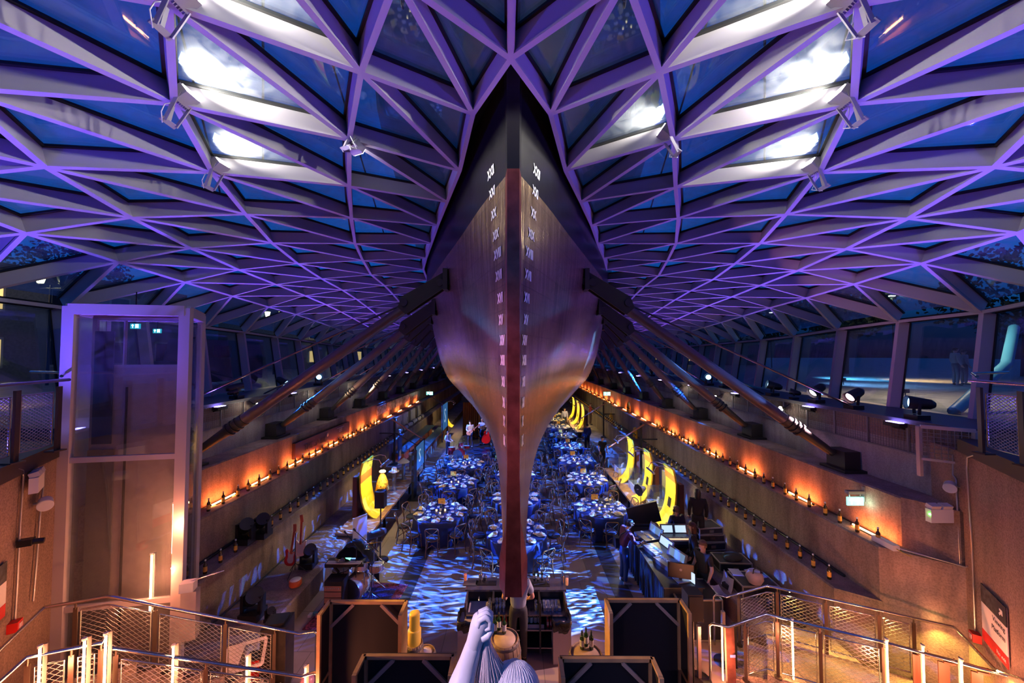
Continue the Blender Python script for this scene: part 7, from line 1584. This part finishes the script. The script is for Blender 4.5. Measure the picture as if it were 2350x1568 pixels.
# floodlights added outside to throw coloured pools on the paving
for k, (x_, y_, col, e_) in enumerate(((21.0, 20.2, (1, .55, .1), 700), (18.6, 21.6, (.1, .5, 1), 1300), (12.6, 12.0, (1, .72, .42), 3200), (-13.2, 15.5, (.2, .5, 1), 260), (15.5, 17.5, (.2, .5, 1), 500), (-13.5, 9.6, (1, .5, .2), 160))):
    t = thing('added_paving_light', f'low {"amber" if col[0] == 1 else "blue"} floodlight added on a spike outside the {"right" if x_ > 0 else "left"} glass, {["first", "second", "third", "fourth", "fifth", "sixth"][k]} built along the path', 'light', (x_, y_, 4.75)); p = Vector((x_, y_, 5.0)); bx(p, (.16, .12, .12), BLK2, 'housing', t); g = G(); g.tube(p, (x_, y_, 4.75), .015); obj('spike', g, BLK2, t)
    lamp('SPOT', (x_, y_, 6.6 if e_ < 3000 else 9.0), e_ * (4 if e_ < 3000 else 1), col, (x_ + (1.0 if x_ > 0 else -1.0), y_ - .2, 4.75), .08, 110, .9, parent=t)
g = G(); g.path([(10.6, 9.0, 4.8), (13.5, 10.2, 5.9), (15.5, 11.5, 7)], .12, 10); tag(obj('blue_strut', g, mat('strut_blue', (.05, .25, .4), .4)), 'blue painted tubular stay outside the right windows', 'stay')
# chains and rigging outside above the canopy
for s in (-1, 1):
    t = thing('anchor_chain', f'heavy chain hanging above the glass {"left" if s < 0 else "right"} of the bow', 'chain', (s * 1.35, 4.4, 10.3))
    g = G()
    for k in range(44):
        z = 10.3 + k * .085; x_ = s * 1.3; y_ = 4.2; h2 = .06; o_ = (1, 0) if k % 2 else (0, 1)
        g.path([(x_ + o_[0] * math.cos(a_) * .035, y_ + o_[1] * math.cos(a_) * .035, z + math.sin(a_) * h2) for a_ in [j * .785 for j in range(8)]], .012, 5, cl=True)
    o = obj('links', g, mat('rusty_chain', (.08, .04, .025), .7, .5), t)
    for k, (x0, y0, x1, y1) in enumerate(((2.6, 3.6, 5.5, 8), (3.4, 4.5, 4.2, 12), (4.4, 3.6, 7.2, 9))):
        g = G(); g.tube((s * x0, y0, 13.5), (s * x1, y1, 10.0), .02); tag(obj('rigging_rope', g, mat('dark_rope', (.02, .018, .02), .8)), f'dark rigging rope running above the glass on the {"left" if s < 0 else "right"}, {["first", "second", "third"][k]} out from the bow', 'rope')
    g = G(); g.tube((s * 1.8, 5.2, 12.2), (s * 7.5, 4.6, 11.6), .09, .05); tag(obj('wooden_spar', g, mat('dark_spar', (.06, .035, .025), .6)), f'dark spar with cross rungs above the {"left" if s < 0 else "right"} glass', 'spar')

# ---------------------------------------------------------------- figurehead statue with a raised arm, just below the camera
STAT = mat('statue_white', (.78, .76, .80), .42, bump=.08, bscale=30)
Y0 = 1.85
w0 = at(1094, 1460, Y=Y0); w1 = at(1071, 1535, Y=Y0); el = at(1032, 1650, Y=Y0 - .08); sh = at(1110, 1760, Y=Y0 + .05); hc = at(1181, 1590, Y=Y0)
t = thing('figurehead_statue', 'white figurehead statue raising one arm, at the bottom centre', 'statue', (hc.x, hc.y, hc.z - 1.1))
nodes = {'che': (hc.x, hc.y + .02, hc.z - .48, (.19, .13)), 'wai': (hc.x, hc.y + .02, hc.z - .8, (.15, .11)), 'bas': (hc.x, hc.y + .02, hc.z - 1.1, (.2, .16)), 'nek': (hc.x, hc.y, hc.z - .2, .062), 'hd': (hc.x, hc.y, hc.z - .02, (.1, .115)),
         'sl': (sh.x, sh.y, sh.z, .085), 'el': (*el, .066), 'fa': (*el.lerp(w1, .6), .07), 'w1': (*w1, .054), 'w0': (*w0, .042), 'sr': (hc.x + .2, hc.y, hc.z - .4, .08), 'er': (hc.x + .3, hc.y - .05, hc.z - .75, .06), 'wr': (hc.x + .25, hc.y + .15, hc.z - .95, .045)}
vs, fs = skin_mesh(nodes, [('che', 'wai'), ('wai', 'bas'), ('che', 'nek'), ('nek', 'hd'), ('che', 'sl'), ('sl', 'el'), ('el', 'fa'), ('fa', 'w1'), ('w1', 'w0'), ('che', 'sr'), ('sr', 'er'), ('er', 'wr')], 3)
g = G(); g.add(vs, fs, True)
# fist: palm, four curled fingers and a thumb closing on the tail
d = (w0 - w1).normalized(); rt = Vector((1, 0, 0)); rt = (rt - d * rt.dot(d)).normalized(); bk = d.cross(rt)
pc = w0 + d * .05
g.path([w0 - d * .05, w0, w0 + d * .04, w0 + d * .085, w0 + d * .105], [.04, .043, .047, .046, .03], 14)
for k in range(4):   # knuckles run front to back
    o_ = bk * (-.034 + .0225 * k); b0 = w0 + d * (.095 + (.004, .01, .006, -.004)[k]) + o_ - rt * .012
    g.path([b0 - d * .03, b0, b0 + d * .022 + rt * .022, b0 + d * .012 + rt * .05, b0 - d * .02 + rt * .058, b0 - d * .035 + rt * .038], [.014, .0145, .0135, .0125, .0115, .009], 10)
tb = w0 + d * .02 + rt * .035 - bk * .035
g.path([tb - rt * .01, tb + rt * .012 + d * .02, tb + rt * .022 + d * .045 + bk * .01, tb + rt * .022 + d * .062 + bk * .03], [.017, .016, .014, .010], 10)
obj('body', g, STAT, t)
g = G(); n = 26; vs = []
for j in range(9):
    th = j / 8 * 1.9
    for i in range(n):
        a_ = 2 * math.pi * i / n; r = .128 * (1 + .035 * math.sin(a_ * 9) * math.sin(th)) * (1 - .05 * math.exp(-((a_ - 4.71) / .15) ** 2)); vs.append((hc.x + r * math.sin(th) * math.cos(a_), hc.y + r * math.sin(th) * math.sin(a_) * 1.1, hc.z - .01 + r * 1.02 * math.cos(th)))
g.add(vs, [(j * n + i, (j + 1) * n + i, (j + 1) * n + (i + 1) % n, j * n + (i + 1) % n) for j in range(8) for i in range(n)], True)
hn = Vector((0, .42, .9)).normalized(); hy = (Vector((0, -1, 0)) - hn * hn.dot(Vector((0, -1, 0)))).normalized(); hx = hn.cross(hy)
for k in range(64):   # fine locks fanning back from the parting at the brow
    ph_ = -1.75 + 3.5 * (k + .5) / 64; tv = hy * math.cos(ph_) + hx * math.sin(ph_); pts = []
    for j in range(9):
        th = .06 + 1.6 * j / 8; q = hn * math.cos(th) + tv * math.sin(th); pts.append(Vector((hc.x + q.x * .1275, hc.y + q.y * .1275 * 1.1, hc.z - .01 + q.z * .1275 * 1.02 + .0015 * math.sin(k * 2.3 + j))))
    g.path(pts, [.001, .0022, .003, .0034, .0038, .004, .0042, .0042, .003], 5)
obj('combed_hair', g, STAT, t)
bx((hc.x, hc.y + .02, hc.z - 1.3), (.6, .5, .5), mat('plinth_white', (.5, .5, .5), .5), 'plinth', t)
g = G(); g.box((hc.x, hc.y, hc.z - 2.6), (.9, .8, 2.2)); tag(obj('statue_pedestal', g, mat('pedestal_dark', (.04, .035, .04), .5)), 'dark pedestal carrying the white figurehead', 'pedestal')
t = thing('horse_tail', 'long pale hair tail hanging from the fist of the white statue', 'tail', tuple(w0 + rt * .035)); random.seed(5); g = G(); top = w0 + rt * .04 + d * .04
for k in range(420):
    a_ = random.uniform(0, 6.28); r = random.random() ** .5; e_ = Vector((math.cos(a_) * r, math.sin(a_) * r, 0)); bot = Vector((top.x + e_.x * .055 + .012, top.y + e_.y * .05 - .01, top.z - .62 - .1 * random.random()))
    mid = top.lerp(bot, .35) + e_ * .055 + Vector((.012, 0, 0)); m2 = top.lerp(bot, .7) + e_ * .028 + Vector((.012 * math.sin(k), 0, 0)); 
    if random.random() < .12: mid += Vector((.05 * random.random(), 0, 0)); bot += Vector((.05 * random.random(), 0, .3 * random.random()))
    g.path([top + e_ * .012, top + e_ * .02 - Vector((0, 0, .06)), mid, m2, bot], [.0022, .0022, .002, .0016, .0006], 3)
o = obj('hair', g, mat('horsehair', (.80, .70, .72), .45), t); o['kind'] = 'stuff'
